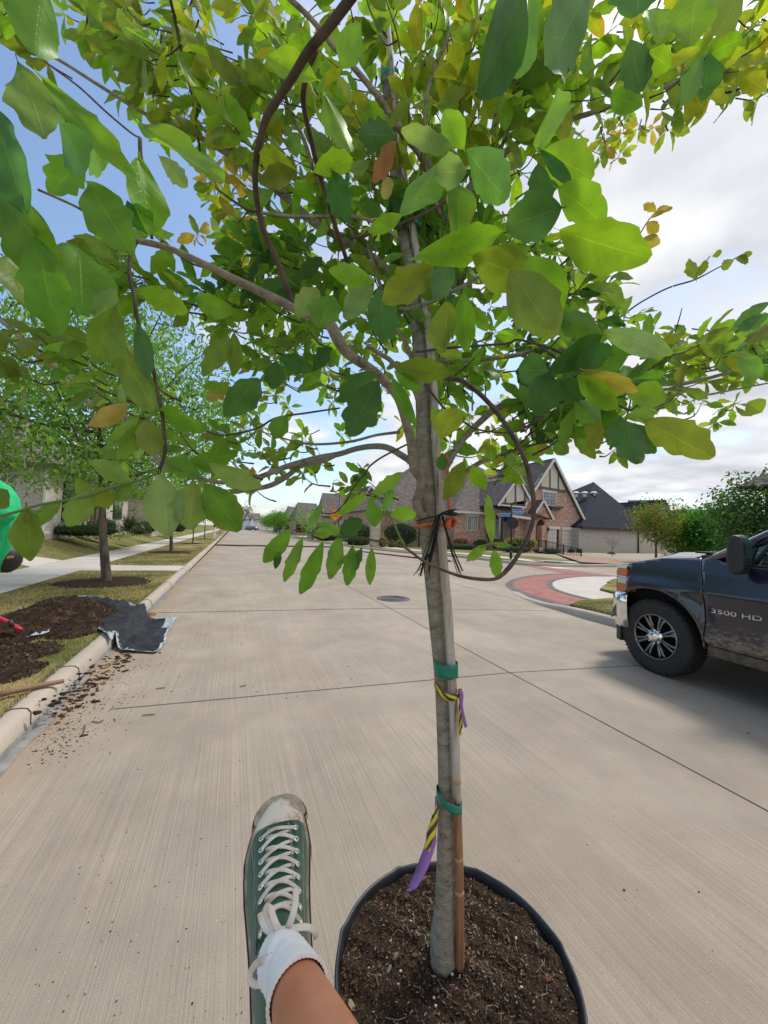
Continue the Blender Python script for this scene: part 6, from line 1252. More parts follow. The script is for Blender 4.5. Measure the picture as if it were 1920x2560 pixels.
b.add(vs, [(i*(ny+1)+j, i*(ny+1)+j+1, (i+1)*(ny+1)+j+1, (i+1)*(ny+1)+j) for i in range(nx) for j in range(ny)]); hd = b.build('hood', m_paint, trk, local=True, smooth=True)
b = MB(); hx, hz_ = Ax+.16, zt1; b.box((x0_+.02, -TW/2, zt1+.07), (.22, TW-.5, .02)); b.box((x0_-.06, -TW/2, zt1+.02), (.12, TW-.3, .05)); b.build('cowl', m_blkp, trk, local=True)
b = MB(); b.prism([V((xf+.01, -.36, .64)), V((xf+.06, -.5, .70)), V((xf+.07, -TW/2, .72)), V((xf+.06, -TW+.5, .70)), V((xf+.01, -TW+.36, .64))], (0, 0, .5)); b.build('grille', m_blkp, trk, local=True)
b = MB()
for z in (.74, .92, 1.10): b.box((xf+.085, -TW/2, z), (.03, TW-.9, .05))
b.build('grille_bar', m_chrome, trk, local=True, bevel=.01)
for sd_ in (1, -1):
    yy_ = (lambda y: y if sd_ > 0 else -TW-y)
    hl = bpy.data.objects.new('headlight', None); COL.objects.link(hl); hl.parent = trk
    def lampb(px0, px1, z0, z1, m, nm, o=0):
        b = MB(); xa = xf-.115; xb = xf+.035
        pts = [V((xa, yy_(ybul(xa, .9)+.012+o), 0)), V((xb, yy_(ybul(xb, .9)+.0+o)), 0) if False else V((xb, yy_(ybul(xb, .9)+.0+o), 0)), V((xb+.03, yy_(ybul(xb, .9)-.13), 0)), V((xb+.04, yy_(-.42), 0)), V((xa, yy_(-.40), 0))]
        b.prism([p+V((0, 0, z0)) for p in pts], (0, 0, z1-z0)); b.build(nm, m, hl, local=True, bevel=.008)
    Z = lambda y_: TK(1535, y_, -.1)[1]
    lampb(0, 0, Z(1480), Z(1472), m_chrome, 'chrome_strip', .004); lampb(0, 0, Z(1472)+.002, Z(1453), m_amber, 'amber_lens'); lampb(0, 0, Z(1453)+.002, Z(1438), m_lens, 'clear_lens'); lampb(0, 0, Z(1438)+.002, Z(1434), m_chrome, 'chrome_strip', .004); lampb(0, 0, Z(1434)+.002, Z(1417), m_amber, 'amber_lens'); lampb(0, 0, Z(1417)+.002, Z(1409), m_chrome, 'chrome_strip', .004)
# bumper
b = MB(); vs = []; bx = [(xf-.14, .012), (xf-.02, .02), (xf+.08, -.03), (xf+.15, -.15), (xf+.19, -.45), (xf+.21, -TW/2), (xf+.19, -TW+.45), (xf+.15, -TW+.15), (xf+.08, -TW+.03), (xf-.02, -TW-.02), (xf-.14, -TW-.012)]
bz1 = TK(1535, 1482)[1]; bz0 = TK(1535, 1556)[1]
pr = [(-.05, bz1), (-.005, bz1), (.012, bz1-.02), (.012, bz1-.10), (.0, bz0+.10), (-.02, bz0), (-.06, bz0)]
for x, y in bx:
    for o_, z in pr: 
        k = 1 if y > -TW/2 else -1; tx = min(1, max(0, (-y if k > 0 else TW+y)/.15)); vs.append(V((x+o_*tx, y+o_*k*(1-tx)*1.0, z)))
n = len(pr); b.add(vs, [(i*n+j, i*n+j+1, (i+1)*n+j+1, (i+1)*n+j) for i in range(len(bx)-1) for j in range(n-1)]); o = b.build('bumper', m_chrome, trk, local=True, smooth=True); s = o.modifiers.new('s', 'SOLIDIFY'); s.thickness = .02; s.offset = -1
b = MB(); b.prism([V((x, y*1.0-(.02 if y > -TW/2 else -.02), bz0-.20)) for x, y in bx[1:-1]]+[V((xf-.10, -TW+.25, bz0-.20)), V((xf-.10, -.25, bz0-.20))], (0, 0, .21)); b.build('valance', m_blkp, trk, local=True)
# wheel wells and chassis
b = MB(); b.box((-.02, -.60, .85), (1.30, .9, .55)); b.box((-.02, -TW+.60, .85), (1.30, .9, .55)); b.box((rw, -TW/2, .85), (1.4, 1.6, .5)); b.box((-2.2, -TW/2, .55), (5.6, .9, .28)); b.box((-1.6, -TW/2, .60), (2.4, TW-.3, .16)); b.box((.75, -TW/2, .62), (.3, 1.2, .3))
b.build('underbody', m_well, trk, local=True)
b = MB(); b.box((Ax-1.2, -TW/2, .95), (2.0, TW-.35, .5)); b.box((Ax-.55, -TW/2, belt-.0), (.5, TW-.5, .12)); 
for yv in (-.55, -TW+.55): b.box((xd-1.05, yv, belt+.05), (.18, .5, .7)); b.box((xd-1.05, yv, belt+.48), (.12, .28, .16))
b.build('cabin_interior', m_well, trk, local=True, bevel=.03)
b = MB(); b.lathe([(.17, -.012), (.185, 0), (.17, .012)], (Ax-.62, -.50, belt+.02), (V((0, 1, 0)), V((.3, 0, .95)), V((.95, 0, -.3))), 20, close=True); b.build('steering_wheel', m_blkp, trk, local=True)
def wheel(x, yv, sd_, turn=0):
    t = bpy.data.objects.new('wheel', None); COL.objects.link(t); t.parent = trk; t.location = (x, yv, WR); t.rotation_euler = (0, 0, turn)
    ax = (V((1, 0, 0)), V((0, 0, 1)), V((0, sd_, 0)))
    W = .27
    b = MB(); b.lathe([(.255, -W*.92), (.27, -W*.98), (.33, -W*1.02), (.385, -W*.98), (.412, -W*.90), (.418, -W*.5), (.418, -W*.12), (.409, -.012), (.385, -.002), (.34, .002), (.30, -.004), (.262, -.012), (.255, -.02)], (0, 0, 0), ax, 72)
    for k in range(64):
        a = 2*math.pi*k/64; da = .03
        for (r1, z0, z1, sh) in ((.421, -.055, -.016, 0), (.4215, -.105, -.065, .5), (.4215, -.155, -.115, 0), (.4215, -.205, -.165, .5), (.421, -.25, -.215, 0)):
            a1 = a+sh*math.pi/64; c = V((math.cos(a1)*r1, sd_*(z0+z1)/2, math.sin(a1)*r1)); X = V((math.cos(a1), 0, math.sin(a1))); Tn = V((-math.sin(a1), 0, math.cos(a1)))
            b.box(c, (.012, .026, z1-z0), (X, Tn, V((0, sd_, 0))))
        c = V((math.cos(a)*.400, sd_*-.004, math.sin(a)*.400)); X = V((math.cos(a), 0, math.sin(a))); Tn = V((-math.sin(a), 0, math.cos(a)))
        if k % 2: b.box(c, (.030, .018, .012), (X, Tn, V((0, sd_, 0))))
    b.build('tyre', m_tyre, t, local=True, smooth=False)
    b = MB(); b.lathe([(.262, -.014), (.258, -.004), (.248, -.004), (.240, -.02), (.236, -.09), (.20, -.14), (0, -.15)], (0, 0, 0), ax, 48, mi=0); 
    r = b.build('rim', m_rim, t, local=True, smooth=True)
    b = MB(); b.lathe([(.236, -.085), (.20, -.13), (0, -.14)], (0, 0, 0), ax, 32); b.build('rim_back', m_well, r, local=True)
    for k in range(8):
        a = 2*math.pi*(k+.5)/8; X = V((math.cos(a), 0, math.sin(a))); Tn = V((-math.sin(a), 0, math.cos(a)))
        b = MB(); Yv = V((0, sd_, 0))
        for s_ in (-1, 1):
            q = [X*.075+Tn*s_*.010-Yv*.035, X*.14+Tn*s_*.014-Yv*.022, X*.20+Tn*s_*.021-Yv*.018, X*.243+Tn*s_*.031-Yv*.016]
            b.tube([V(z) for z in q], [(.015, .012), (.0145, .012), (.015, .012), (.018, .012)], 8, flat=Yv)
        b.tube([X*.07-Yv*.05, X*.24-Yv*.045], (.022, .008), 6, flat=Yv)
        b.build('spoke', m_rim, r, local=True, smooth=True)
    b = MB(); b.lathe([(.085, -.05), (.083, -.022), (.062, -.014), (.060, .012), (.050, .022), (0, .024)], (0, 0, 0), ax, 28); b.build('hub_cap', m_chrome, r, local=True, smooth=True)
    for k in range(8):
        a = 2*math.pi*k/8; c = V((math.cos(a)*.078, 0, math.sin(a)*.078)); b = MB(); b.lathe([(.012, -.03), (.012, .002), (.008, .008), (0, .009)], c, ax, 6); b.build('lug_nut', m_chrome, r, local=True)
for x in (0, rw):
    wheel(x, -.004, 1, 0); wheel(x, -TW+.02, -1, 0)
# lettering
def text(body, size, origin, X, Zt, mat, name, parent=None, local=False, depth=.002, align='LEFT', sx=1, shear=0):
    cu_ = bpy.data.curves.new('t', 'FONT'); cu_.body = body; cu_.size = size; cu_.extrude = depth; cu_.align_x = align; cu_.align_y = 'CENTER'; cu_.resolution_u = 3; cu_.shear = shear
    o = bpy.data.objects.new('t', cu_); COL.objects.link(o); dg = bpy.context.evaluated_depsgraph_get(); me = bpy.data.meshes.new_from_object(o.evaluated_get(dg)); bpy.data.objects.remove(o)
    X = V(X).normalized(); Zt = V(Zt).normalized(); Nn = X.cross(Zt)
    off = V((0, 0, 0)) if local or not parent else wl(parent)
    for v in me.vertices: v.co = V(origin)-off+X*(v.co.x*sx)+Zt*v.co.y+Nn*v.co.z
    me.name = name; me.materials.clear(); me.materials.append(mat); o = bpy.data.objects.new(name, me); COL.objects.link(o)
    if parent: o.parent = parent
    return o
tx, tz = TK(1779, 1524); tx2, tz2 = TK(1866, 1536)
text('3500 HD', .062, (tx, ybul(tx, tz)+.018, tz-.01), (-1, 0, (tz2-tz)/abs(tx2-tx)*.4), (0, 0, 1), m_chrome, 'badge', trk, True, .003, 'LEFT', 1.85, 0)
b = MB()   # body crease
b.tube([V((x, ybul(x, 1.02)+.016, 1.02)) for x in np.linspace(xd-.03, xd-1.12, 8)], .006, 6); b.build('door_crease', m_paint, trk, local=True, smooth=True)
# ================================================================== LEFT VERGE: TARP, SOIL, TOOLS
def ground_z(x, y):
    k = -1.30-.0035*y
    if x > k: return 0.0
    if x > k-.10: return .148*min(1, (k-x)/.07)
    return .148 if x > k-.18 else .135
def world(px, z=None):
    x, y = px; p = G(x, y, 0.0)
    if p.x < -1.40-.0035*p.y: p = G(x, y, .15)
    return p
OUTP = [(150, 1577), (175, 1568), (205, 1560), (232, 1552), (238, 1560), (244, 1574), (262, 1590), (280, 1598), (286, 1612), (289, 1622), (300, 1630), (330, 1633), (362, 1634), (390, 1635), (404, 1622), (416, 1604), (416, 1590), (430, 1566), (443, 1547), (425, 1549), (395, 1548), (370, 1545), (358, 1532), (345, 1518), (320, 1510), (290, 1503), (262, 1499), (225, 1493), (195, 1495), (160, 1510), (90, 1520), (30, 1535), (-30, 1560), (-30, 1590), (60, 1600)]
OW = [world(q) for q in OUTP]
def inside(x, y, poly):
    c = False; n = len(poly)
    for i in range(n):
        a = poly[i]; b_ = poly[i-1]
        if (a.y > y) != (b_.y > y) and x < (b_.x-a.x)*(y-a.y)/(b_.y-a.y)+a.x: c = not c
    return c
from mathutils import noise as mn
m_tarp = M('tarp_cloth', (.010, .011, .014), .75, (.026, .029, .035), 9, bump=.001, bscale=500, spec=.3)
m_tarpe = M('tarp_edge', (.28, .33, .37), .55, (.40, .45, .48), 12, lo=.4, hi=.7)
bm = bmesh.new(); sm_ = smoothp([(p.x, p.y) for p in OW]+[(OW[0].x, OW[0].y)], 4)
f = bm.faces.new([bm.verts.new((x, y, 0)) for x, y in sm_[:-1]])
xs = [q[0] for q in sm_]; ys = [q[1] for q in sm_]
for v0, v1, no in ((min(xs), max(xs), (1, 0, 0)), (min(ys), max(ys), (0, 1, 0))):
    n = int((v1-v0)/.035)
    for i in range(1, n): t = v0+(v1-v0)*i/n; bmesh.ops.bisect_plane(bm, geom=bm.verts[:]+bm.edges[:]+bm.faces[:], plane_co=(t*no[0], t*no[1], 0), plane_no=no)
bmesh.ops.triangulate(bm, faces=bm.faces[:])
def edged(x, y):
    d = 9
    for i in range(len(sm_)-1):
        a = V(sm_[i]).to_2d() if False else V((sm_[i][0], sm_[i][1])); c = V((sm_[i+1][0], sm_[i+1][1])); p = V((x, y)); ac = c-a; t = max(0, min(1, (p-a).dot(ac)/max(1e-9, ac.length_squared))); d = min(d, (a+ac*t-p).length)
    return d
edges_ = {}
def wr(x, y):
    r1 = mn.noise(V((x*5.0, y*2.4, 1))); r2 = mn.noise(V((x*11+y*4, y*6, 4)))
    fold = max(0, 1-abs(mn.noise(V((x*3.1-y*1.3, y*1.6+x, 7)))*5))
    return .026*r1+.014*r2+.045*fold
for v in bm.verts:
    x, y = v.co.x, v.co.y; k = -1.30-.0035*y; base_ = .152/(1+math.exp((x-k-.045)/.022))+.012*math.exp(-((x-k+.05)/.1)**2); d = edged(x, y); edges_[v] = d
    v.co.z = base_+.016+max(-.012, wr(x, y)*min(1, d/.05+.25))+.018*math.exp(-(d/.02)**2)*(.5+mn.noise(V((x*7, y*7, 3))))
me = bpy.data.meshes.new('tarp'); bm.verts.index_update()
for fc in bm.faces:
    fc.material_index = 1 if sum(edges_.get(v, 9) for v in fc.verts)/3 < .022 else 0; fc.smooth = True
cor_ = world((428, 1560))
for fc in bm.faces:
    c = fc.calc_center_median()
    if (c.x-cor_.x) > -.22 and (c.y-cor_.y) > -.25 and c.x > -.95: fc.material_index = 1
bm.to_mesh(me); bm.free(); me.materials.append(m_tarp); me.materials.append(m_tarpe)
o = bpy.data.objects.new('tarp', me); COL.objects.link(o); s = o.modifiers.new('s', 'SOLIDIFY'); s.thickness = .003
tag(o, 'crumpled dark tarp with pale edges spread from the soil heap over the kerb', 'tarp')
# soil heap
rs = random.Random(31)
m_heap = M('heap_soil', (.020, .013, .008), .95, (.085, .052, .030), 9, detail=10, bump=.01, bscale=60, spec=.15, ramp3=(.55, (.036, .022, .014)))
def mound(name, pts, label, cat, res=.03, kind='stuff', jag=.022, mat=None):
    """pts: (px,py,height,radius)"""
    C_ = [(world((x, y)), h, r_) for x, y, h, r_ in pts]
    x0 = min(c.x-r_ for c, h, r_ in C_); x1 = max(c.x+r_ for c, h, r_ in C_); y0 = min(c.y-r_*1.6 for c, h, r_ in C_); y1 = max(c.y+r_*1.6 for c, h, r_ in C_)
    nx = int((x1-x0)/res); ny = int((y1-y0)/res); b = MB(); idx = {}; vs = []; zf = {}
    def hz_(x, y):
        z = 0
        for c, h, r_ in C_:
            q = ((x-c.x)/r_)**2+((y-c.y)/(r_*1.5))**2; z = max(z, h*max(0, 1-q)**.8)
        return z
    for j in range(ny+1):
        for i in range(nx+1):
            x = x0+(x1-x0)*i/nx; y = y0+(y1-y0)*j/ny; h = hz_(x, y)
            e_ = mn.noise(V((x*9, y*9, 2)))*.5+mn.noise(V((x*22, y*22, 5)))*.35+mn.noise(V((x*50, y*50, 8)))*.2
            z = ground_z(x, y)+h+e_*jag*min(1, h/.04+.3)-(0.02 if h < .004 else 0)
            idx[i, j] = len(vs); vs.append(V((x, y, z))); zf[i, j] = h
    fs = [(idx[i, j], idx[i+1, j], idx[i+1, j+1], idx[i, j+1]) for j in range(ny) for i in range(nx) if max(zf[i, j], zf[i+1, j+1], zf[i+1, j], zf[i, j+1]) > .0001]
    b.add(vs, fs)
    for _ in range(int(len(fs)*.55)):
        i = rs.randrange(nx); j = rs.randrange(ny)
        if zf[i, j] <= 0.002: continue
        p = vs[idx[i, j]]+V((rs.uniform(0, res), rs.uniform(0, res), .004)); l = rs.uniform(.006, .03)
        if rs.random() < .5: chip(b, p, l, l*rs.uniform(.3, .8), rs, jt(rs.choice([(.028, .018, .011)]*5+[(.07, .042, .025), (.11, .065, .035), (.13, .10, .04), (.05, .06, .02)]), .35, rs), 1, .5, 1.0)
        else: b.blob(p, l*.5, l*.5, l*.4, 1, .3, 6, 4, jt((.032, .021, .013), .35, rs), rs)
    o = b.build(name, [mat or m_heap, m_chip]); o['kind'] = kind; return tag(o, label, cat)
mound('soil_heap', [(150, 1545, .30, .50), (95, 1560, .24, .48), (205, 1545, .24, .42), (238, 1552, .10, .20), (45, 1580, .15, .40), (190, 1572, .12, .30)], 'heap of dark dug soil piled on the tarp at the left kerb', 'soil heap', .026, jag=.05)
mound('loose_soil', [(10, 1640, .04, .34), (70, 1625, .03, .26), (35, 1675, .025, .22), (112, 1625, .022, .16)], 'dark loose soil spread over the grass in front of the heap', 'soil', .028, jag=.030)
# roots sticking out of the heap
b = MB()
for x, y, dx, dy in ((90, 1512, 2, -14), (120, 1502, 6, -10), (135, 1500, -8, -8), (218, 1500, 0, -14), (268, 1520, 8, -28), (60, 1520, -6, -10)):
    p = D(x, y, 5.2); b.tube([p-V((0, 0, .05)), p, D(x+dx*.6, y+dy*.6, 5.2), D(x+dx, y+dy, 5.2)], [.012, .010, .007, .003], 6)
tag(b.build('root_stubs', m_barkd, smooth=True), 'short broken roots sticking out of the soil heap', 'roots'); bpy.data.objects['root_stubs']['kind'] = 'stuff'
b = MB(); p = G(-20, 1741, .17); q = G(160, 1702, .175); b.tube([p, p.lerp(q, .3)+V((0, 0, .006)), p.lerp(q, .7)+V((0, 0, .004)), q], [.022, .022, .021, .017], 10); tag(b.build('wooden_handle', M('worn_wood', (.30, .17, .10), .7, (.20, .11, .07), 30, stretch=(4, 1, 1), bump=.002), smooth=True), 'worn brown wooden pole lying on the grass edge by the kerb', 'pole')
b = MB(); b.tube([V(q) for q in smoothp([D(-25, 1535, 4.4), D(10, 1550, 4.4), D(28, 1560, 4.4), D(54, 1575, 4.4)], 4)], .022, 10); b.tube([D(24, 1551, 4.38), D(31, 1566, 4.38)], .026, 8, 1); tag(b.build('tool_handle', [M('red_plastic', (.55, .02, .05), .4), m_blk], smooth=True), 'red tool handle poking out of the soil heap at the left edge', 'tool handle')
b = MB(); c = world((370, 1538))
for _ in range(260):
    a = rs.uniform(0, 6.28); r_ = .13*math.sqrt(rs.random()); l = rs.uniform(.01, .03); chip(b, c+V((r_*math.cos(a), r_*1.4*math.sin(a), .01+.05*max(0, 1-r_/.11)*rs.random())), l, l*.35, rs, jt((.34, .17, .05), .3, rs), 0, .3, 1.0)
o = tag(b.build('leaf_litter', m_chip), 'small heap of rusty dead leaf litter in the gutter behind the tarp', 'leaf litter'); o['kind'] = 'stuff'
# crumbs scattered over the road
b = MB(); rq = random.Random(77)
def crumb(px, py, s):
    p = G(px, py, .002)
    if p.x < -1.3-.0035*p.y: 
        if p.x < -1.46-.0035*p.y: return
        p = G(px, py, .15)
    b.blob(p, s*rq.uniform(.6, 1.5), s*rq.uniform(.6, 1.2), s*.55, 0, .35, 6, 4, jt((.040, .026, .017) if rq.random() < .88 else (.16, .09, .04), .4, rq), rq)
for _ in range(360):
    t = rq.random(); cx = 318-190*t; cy = 1625+160*t; crumb(cx+rq.gauss(2, 14+14*t), cy+rq.gauss(4, 14), rq.choice((.004, .006, .008, .012, .018)) if rq.random() < .9 else .026)
for _ in range(480):
    t = rq.random()**.8; crumb(295-230*t+abs(rq.gauss(0, 75)), 1640+250*t+rq.gauss(0, 22), rq.choice((.0025, .003, .004, .006)))
for _ in range(130): crumb(rq.uniform(0, 800), rq.uniform(1750, 2550), rq.choice((.0014, .002, .003)))
for _ in range(40): crumb(rq.uniform(900, 1900), rq.uniform(1750, 2500), rq.choice((.0012, .002, .0026)))
for _ in range(60): crumb(rq.uniform(430, 900), rq.uniform(1520, 1750), rq.choice((.003, .004, .006)))
for x, y, s in ((205, 1840, .022), (215, 1838, .016), (400, 1632, .016), (1871, 1833, .010), (1747, 2230, .004), (1560, 2225, .005)): crumb(x, y, s)
o = tag(b.build('dirt_crumbs', m_chip), 'crumbs of dark soil scattered over the road beside the kerb', 'dirt'); o['kind'] = 'stuff'
b = MB()
for pts in ([(207, 1838), (212, 1820), (213, 1812)], [(390, 1721), (413, 1719)], [(355, 1788), (388, 1785)], [(600, 1716), (615, 1713)], [(230, 1803), (245, 1806), (258, 1800)]):
    b.tube([G(x, y, .008) for x, y in pts], .004, 5, 0, (.17, .08, .045))
o = tag(b.build('twigs_on_road', m_chip), 'few thin dry twigs lying on the concrete left of the shoe', 'twigs'); o['kind'] = 'stuff'
# grass : blades on the verge and near lawn
b = MB(); rb = random.Random(9)
GC = [(.30, .24, .105), (.36, .29, .13), (.22, .19, .07), (.12, .16, .035), (.085, .14, .03), (.18, .19, .06)]
def blades(n, fx, fy, hz_, h0, h1, w_, test=None):
    vs = []; fs = []; cs = []
    for _ in range(n):
        y = fy(); x = fx(y)
        if test and not test(x, y): continue
        z = hz_(x, y); h = rb.uniform(h0, h1); a = rb.uniform(0, 6.283); l = rb.uniform(.2, 1.1)*h
        nv = mn.noise(V((x*.9, y*.9, 3)))+.5*mn.noise(V((x*3, y*3, 9))); c = GC[(0 if rb.random() < .6 else 1) if rb.random() < .62-nv*1.5 else rb.randrange(2, 6)]
        p = V((x, y, z-.004)); s_ = V((math.cos(a+1.57), math.sin(a+1.57), 0))*w_; k = len(vs); m_ = p+V((math.cos(a)*l*.35, math.sin(a)*l*.35, h*.65)); t = p+V((math.cos(a)*l, math.sin(a)*l, h*.85))
        vs += [p-s_, p+s_, m_+s_*.6, m_-s_*.6, t]; fs += [(k, k+1, k+2, k+3), (k+3, k+2, k+4)]; cs += [jt(c, .25, rb)]*5
    b.add(vs, fs, 0, None, cs)
mulchc = [(G(265, 1455, .13), .92), (G(428, 1381, .13), .85)]
def notmulch(x, y):
    if 12.95 < y < 14.7 and x > -4.05: return False
    return all((x-c.x)**2+(y-c.y)**2 > r_**2*(1+.15*math.sin(9*math.atan2(y-c.y, x-c.x))) for c, r_ in mulchc)
blades(26000, lambda y: rb.uniform(-3.98, -1.50-.0035*y), lambda: 2+8*rb.random()**1.0, lambda x, y: .13, .02, .05, .0022, notmulch)
blades(24000, lambda y: rb.uniform(-3.98, -1.50-.0035*y), lambda: 8+16*rb.random()**1.2, lambda x, y: .13, .025, .055, .004, notmulch)
blades(2200, lambda y: -1.475-.0035*y+rb.uniform(-.03, .028), lambda: 1.5+8*rb.random(), lambda x, y: .14, .02, .05, .0025)
blades(16000, lambda y: -5.52-4.5*rb.random(), lambda: 9+14*rb.random(), lambda x, y: hleft(x), .03, .06, .006, lambda x, y: not (14.1 < y < 16.6))
blades(9000, lambda y: rb.uniform(6.5, 9.5), lambda: rb.uniform(5.0, 7.2), lambda x, y: .12, .02, .045, .004, lambda x, y: inside(x, y, [G(q[0], q[1], .12) for q in [(1425, 1519), (1450, 1509), (1520, 1502), (1640, 1502), (1640, 1590), (1545, 1548), (1480, 1527)]]))
o = tag(b.build('grass', m_blade), 'straw and green tufts of mown grass along the kerb and sidewalk', 'grass'); o['kind'] = 'stuff'
# ================================================================== TREES AND SHRUBS
def foliage(b, c, rad, n, per, l, wd, pal, rnd, hollow=.35, droop=.3, mi=1, squash=1):
    for _ in range(n):
        u = V((rnd.gauss(0, 1), rnd.gauss(0, 1), rnd.gauss(0, 1))).normalized(); q = hollow+(1-hollow)*rnd.random()**.6
        k = 1+.22*mn.noise(u*2.2+V((c.x, c.y, 0)))*2
        P = c+V((u.x*rad[0], u.y*rad[1], u.z*rad[2]))*q*k; cc = rnd.choice(pal)
        for _ in range(per):
            p = P+V((rnd.gauss(0, 1), rnd.gauss(0, 1), rnd.gauss(0, .8)))*l*1.1; d = V((rnd.uniform(-1, 1), rnd.uniform(-1, 1), rnd.uniform(-1, .6)-droop)).normalized()
            leafq(b, p, d, l*rnd.uniform(.7, 1.3), wd, jt(cc, .25, rnd), rnd, mi)
def leafq(b, p, d, l, w_, c, rnd, mi=1):
    n_ = V((rnd.uniform(-1, 1), rnd.uniform(-1, 1), rnd.uniform(.2, 1))); s_ = d.cross(n_).normalized()*(l*w_/2); n_ = s_.cross(d).normalized()
    b.add([p, p+d*l*.45+s_+n_*l*.05, p+d*l-n_*l*.12, p+d*l*.45-s_+n_*l*.05], [(0, 1, 2, 3)], mi, None, c)
def tree(name, label, base, crown, rad, trunk_r, pal, n, per, l, wd=.4, seed=1, limbs=9, lean=(0, 0), group=None, bark=None, hollow=.35, cat='tree', ch=None, droop=.3, limbr=.32):
    rnd = random.Random(seed); base = V(base); crown = V(crown); t = empty(name, base, label, cat, group); bark = bark or m_barkd
    top_ = V((crown.x, crown.y, crown.z+rad[2]*.55)); k0 = crown.z-rad[2]*.75 if ch is None else ch
    b = MB(); fork = V((base.x+(crown.x-base.x)*.5, base.y+(crown.y-base.y)*.5, k0)); pts = [base-V((0, 0, .05)), base+V((0, 0, .12)), base.lerp(fork, .5)+V((rnd.uniform(-.3, .3)*trunk_r, 0, 0)), fork, fork.lerp(top_, .5)+V((rnd.uniform(-.1, .1), 0, 0)), top_]
    q = [V(x) for x in smoothp(pts, 4)]; m_ = len(q); b.tube(q, [trunk_r*(1.35 if i == 0 else 1.12 if i < 3 else max(.08, 1-.95*(i/m_)**1.1)) for i in range(m_)], 12); b.build('trunk', bark, t, smooth=True)
    b = MB()
    for i in range(limbs):
        a = i*2.4+rnd.uniform(-.3, .3); z0 = fork.lerp(top_, .02+.75*i/limbs); e_ = crown+V((math.cos(a)*rad[0]*.85, math.sin(a)*rad[1]*.85, rnd.uniform(-.35, .75)*rad[2])); mid = z0.lerp(e_, .5)+V((0, 0, -.10*rad[2]))
        lp = [V(x) for x in smoothp([z0, mid, e_], 5)]; b.tube(lp, [trunk_r*limbr*(1-.85*j/(len(lp)-1)) for j in range(len(lp))], 6, 0)
        for j in range(3, len(lp), 2):
            e2 = lp[j]+V((rnd.uniform(-1, 1)*rad[0]*.35, rnd.uniform(-1, 1)*rad[1]*.35, rnd.uniform(-.1, .6)*rad[2]*.4)); b.tube([lp[j], lp[j].lerp(e2, .5)+V((0, 0, .03)), e2], [trunk_r*limbr*.3, trunk_r*limbr*.2, trunk_r*.03], 4, 0)
    foliage(b, crown, rad, n, per, l, wd, pal, rnd, hollow, droop)
    b.build('crown', [bark, m_leafs], t); return t
BG = [(.13, .28, .025), (.18, .36, .035), (.08, .20, .02), (.22, .40, .05)]
def mulch(c, r_, label, grp='mulch rings round the street trees'):
    rnd = random.Random(int(c.x*100)); b = MB(); n = 40; vs = [V((c.x, c.y, c.z+.05))]
    for ring, (f_, z) in enumerate(((.5, .045), (.9, .025), (1.0, -.01))):
        for k in range(n): a = 2*math.pi*k/n; w_ = r_*f_*(1+.05*math.sin(a*3+c.x)+.03*math.sin(a*8)); vs.append(V((c.x+w_*math.cos(a), c.y+w_*1.0*math.sin(a), c.z+z+rnd.uniform(-.006, .006))))
    fs = [(0, 1+k, 1+(k+1) % n) for k in range(n)]+[(1+r2*n+k, 1+(r2+1)*n+k, 1+(r2+1)*n+(k+1) % n, 1+r2*n+(k+1) % n) for r2 in range(2) for k in range(n)]
    b.add(vs, fs)
    for _ in range(700 if c.y < 20 else 120):
        a = rnd.uniform(0, 6.283); q = r_*1.02*math.sqrt(rnd.random()); l = rnd.uniform(.015, .05); chip(b, c+V((q*math.cos(a), q*math.sin(a), .045-.02*q/r_)), l, l*.3, rnd, jt(rnd.choice([(.035, .019, .012)]*5+[(.07, .04, .026), (.12, .08, .05)]), .3, rnd), 1, .4, .6)
    tag(b.build('mulch_ring', [m_mulch, m_chip]), label, 'mulch', grp)
tb = G(265, 1456, .13)
def crownat(px, py, dep): return D(px, py, dep)
dT = (tb-CP).dot(cf)
tree('street_tree', 'large street tree with narrow bright green leaves and ridged trunk at left', tb, D(245, 985, dT+.2), (3.4, 3.4, 2.6), .125, BG, 2300, 8, .145, .36, 4, 16, hollow=.2, ch=2.35, droop=.5, limbr=.36)
mulch(tb, .95, 'dark mulch ring round the ridged trunk of the large left street tree')
t2b = G(428, 1381, .13); d2 = (t2b-CP).dot(cf)
tree('street_tree', 'second street tree, next along the left verge behind the large one', t2b, D(425, 1150, d2), (2.6, 2.6, 2.3), .10, BG, 900, 6, .18, .40, 5, 10, ch=2.2)
mulch(t2b, .95, 'mulch ring beyond the crossing walk, round the second left street tree')
for i, (px, py, h, lab) in enumerate(((482, 1359, 4.2, 'slim staked sapling third along the left verge'), (511, 1348, 5.0, 'fourth tree along the left verge, just before the white bollard'), (549, 1333, 5.0, 'small street tree just behind the first white bollard'), (566, 1327, 5.0, 'furthest small street tree on the left verge'))):
    p = G(px, py, .13); tree('street_tree', lab, p, p+V((0, 0, h*.72)), (1.7, 1.7, h*.30), .055, BG, 260, 5, .24, .5, 50+i, 6); mulch(p, .7, ('mulch ring under the slim staked sapling', 'mulch ring under the fourth left verge tree', 'mulch ring right behind the first white bollard', 'furthest mulch ring on the left verge')[i])
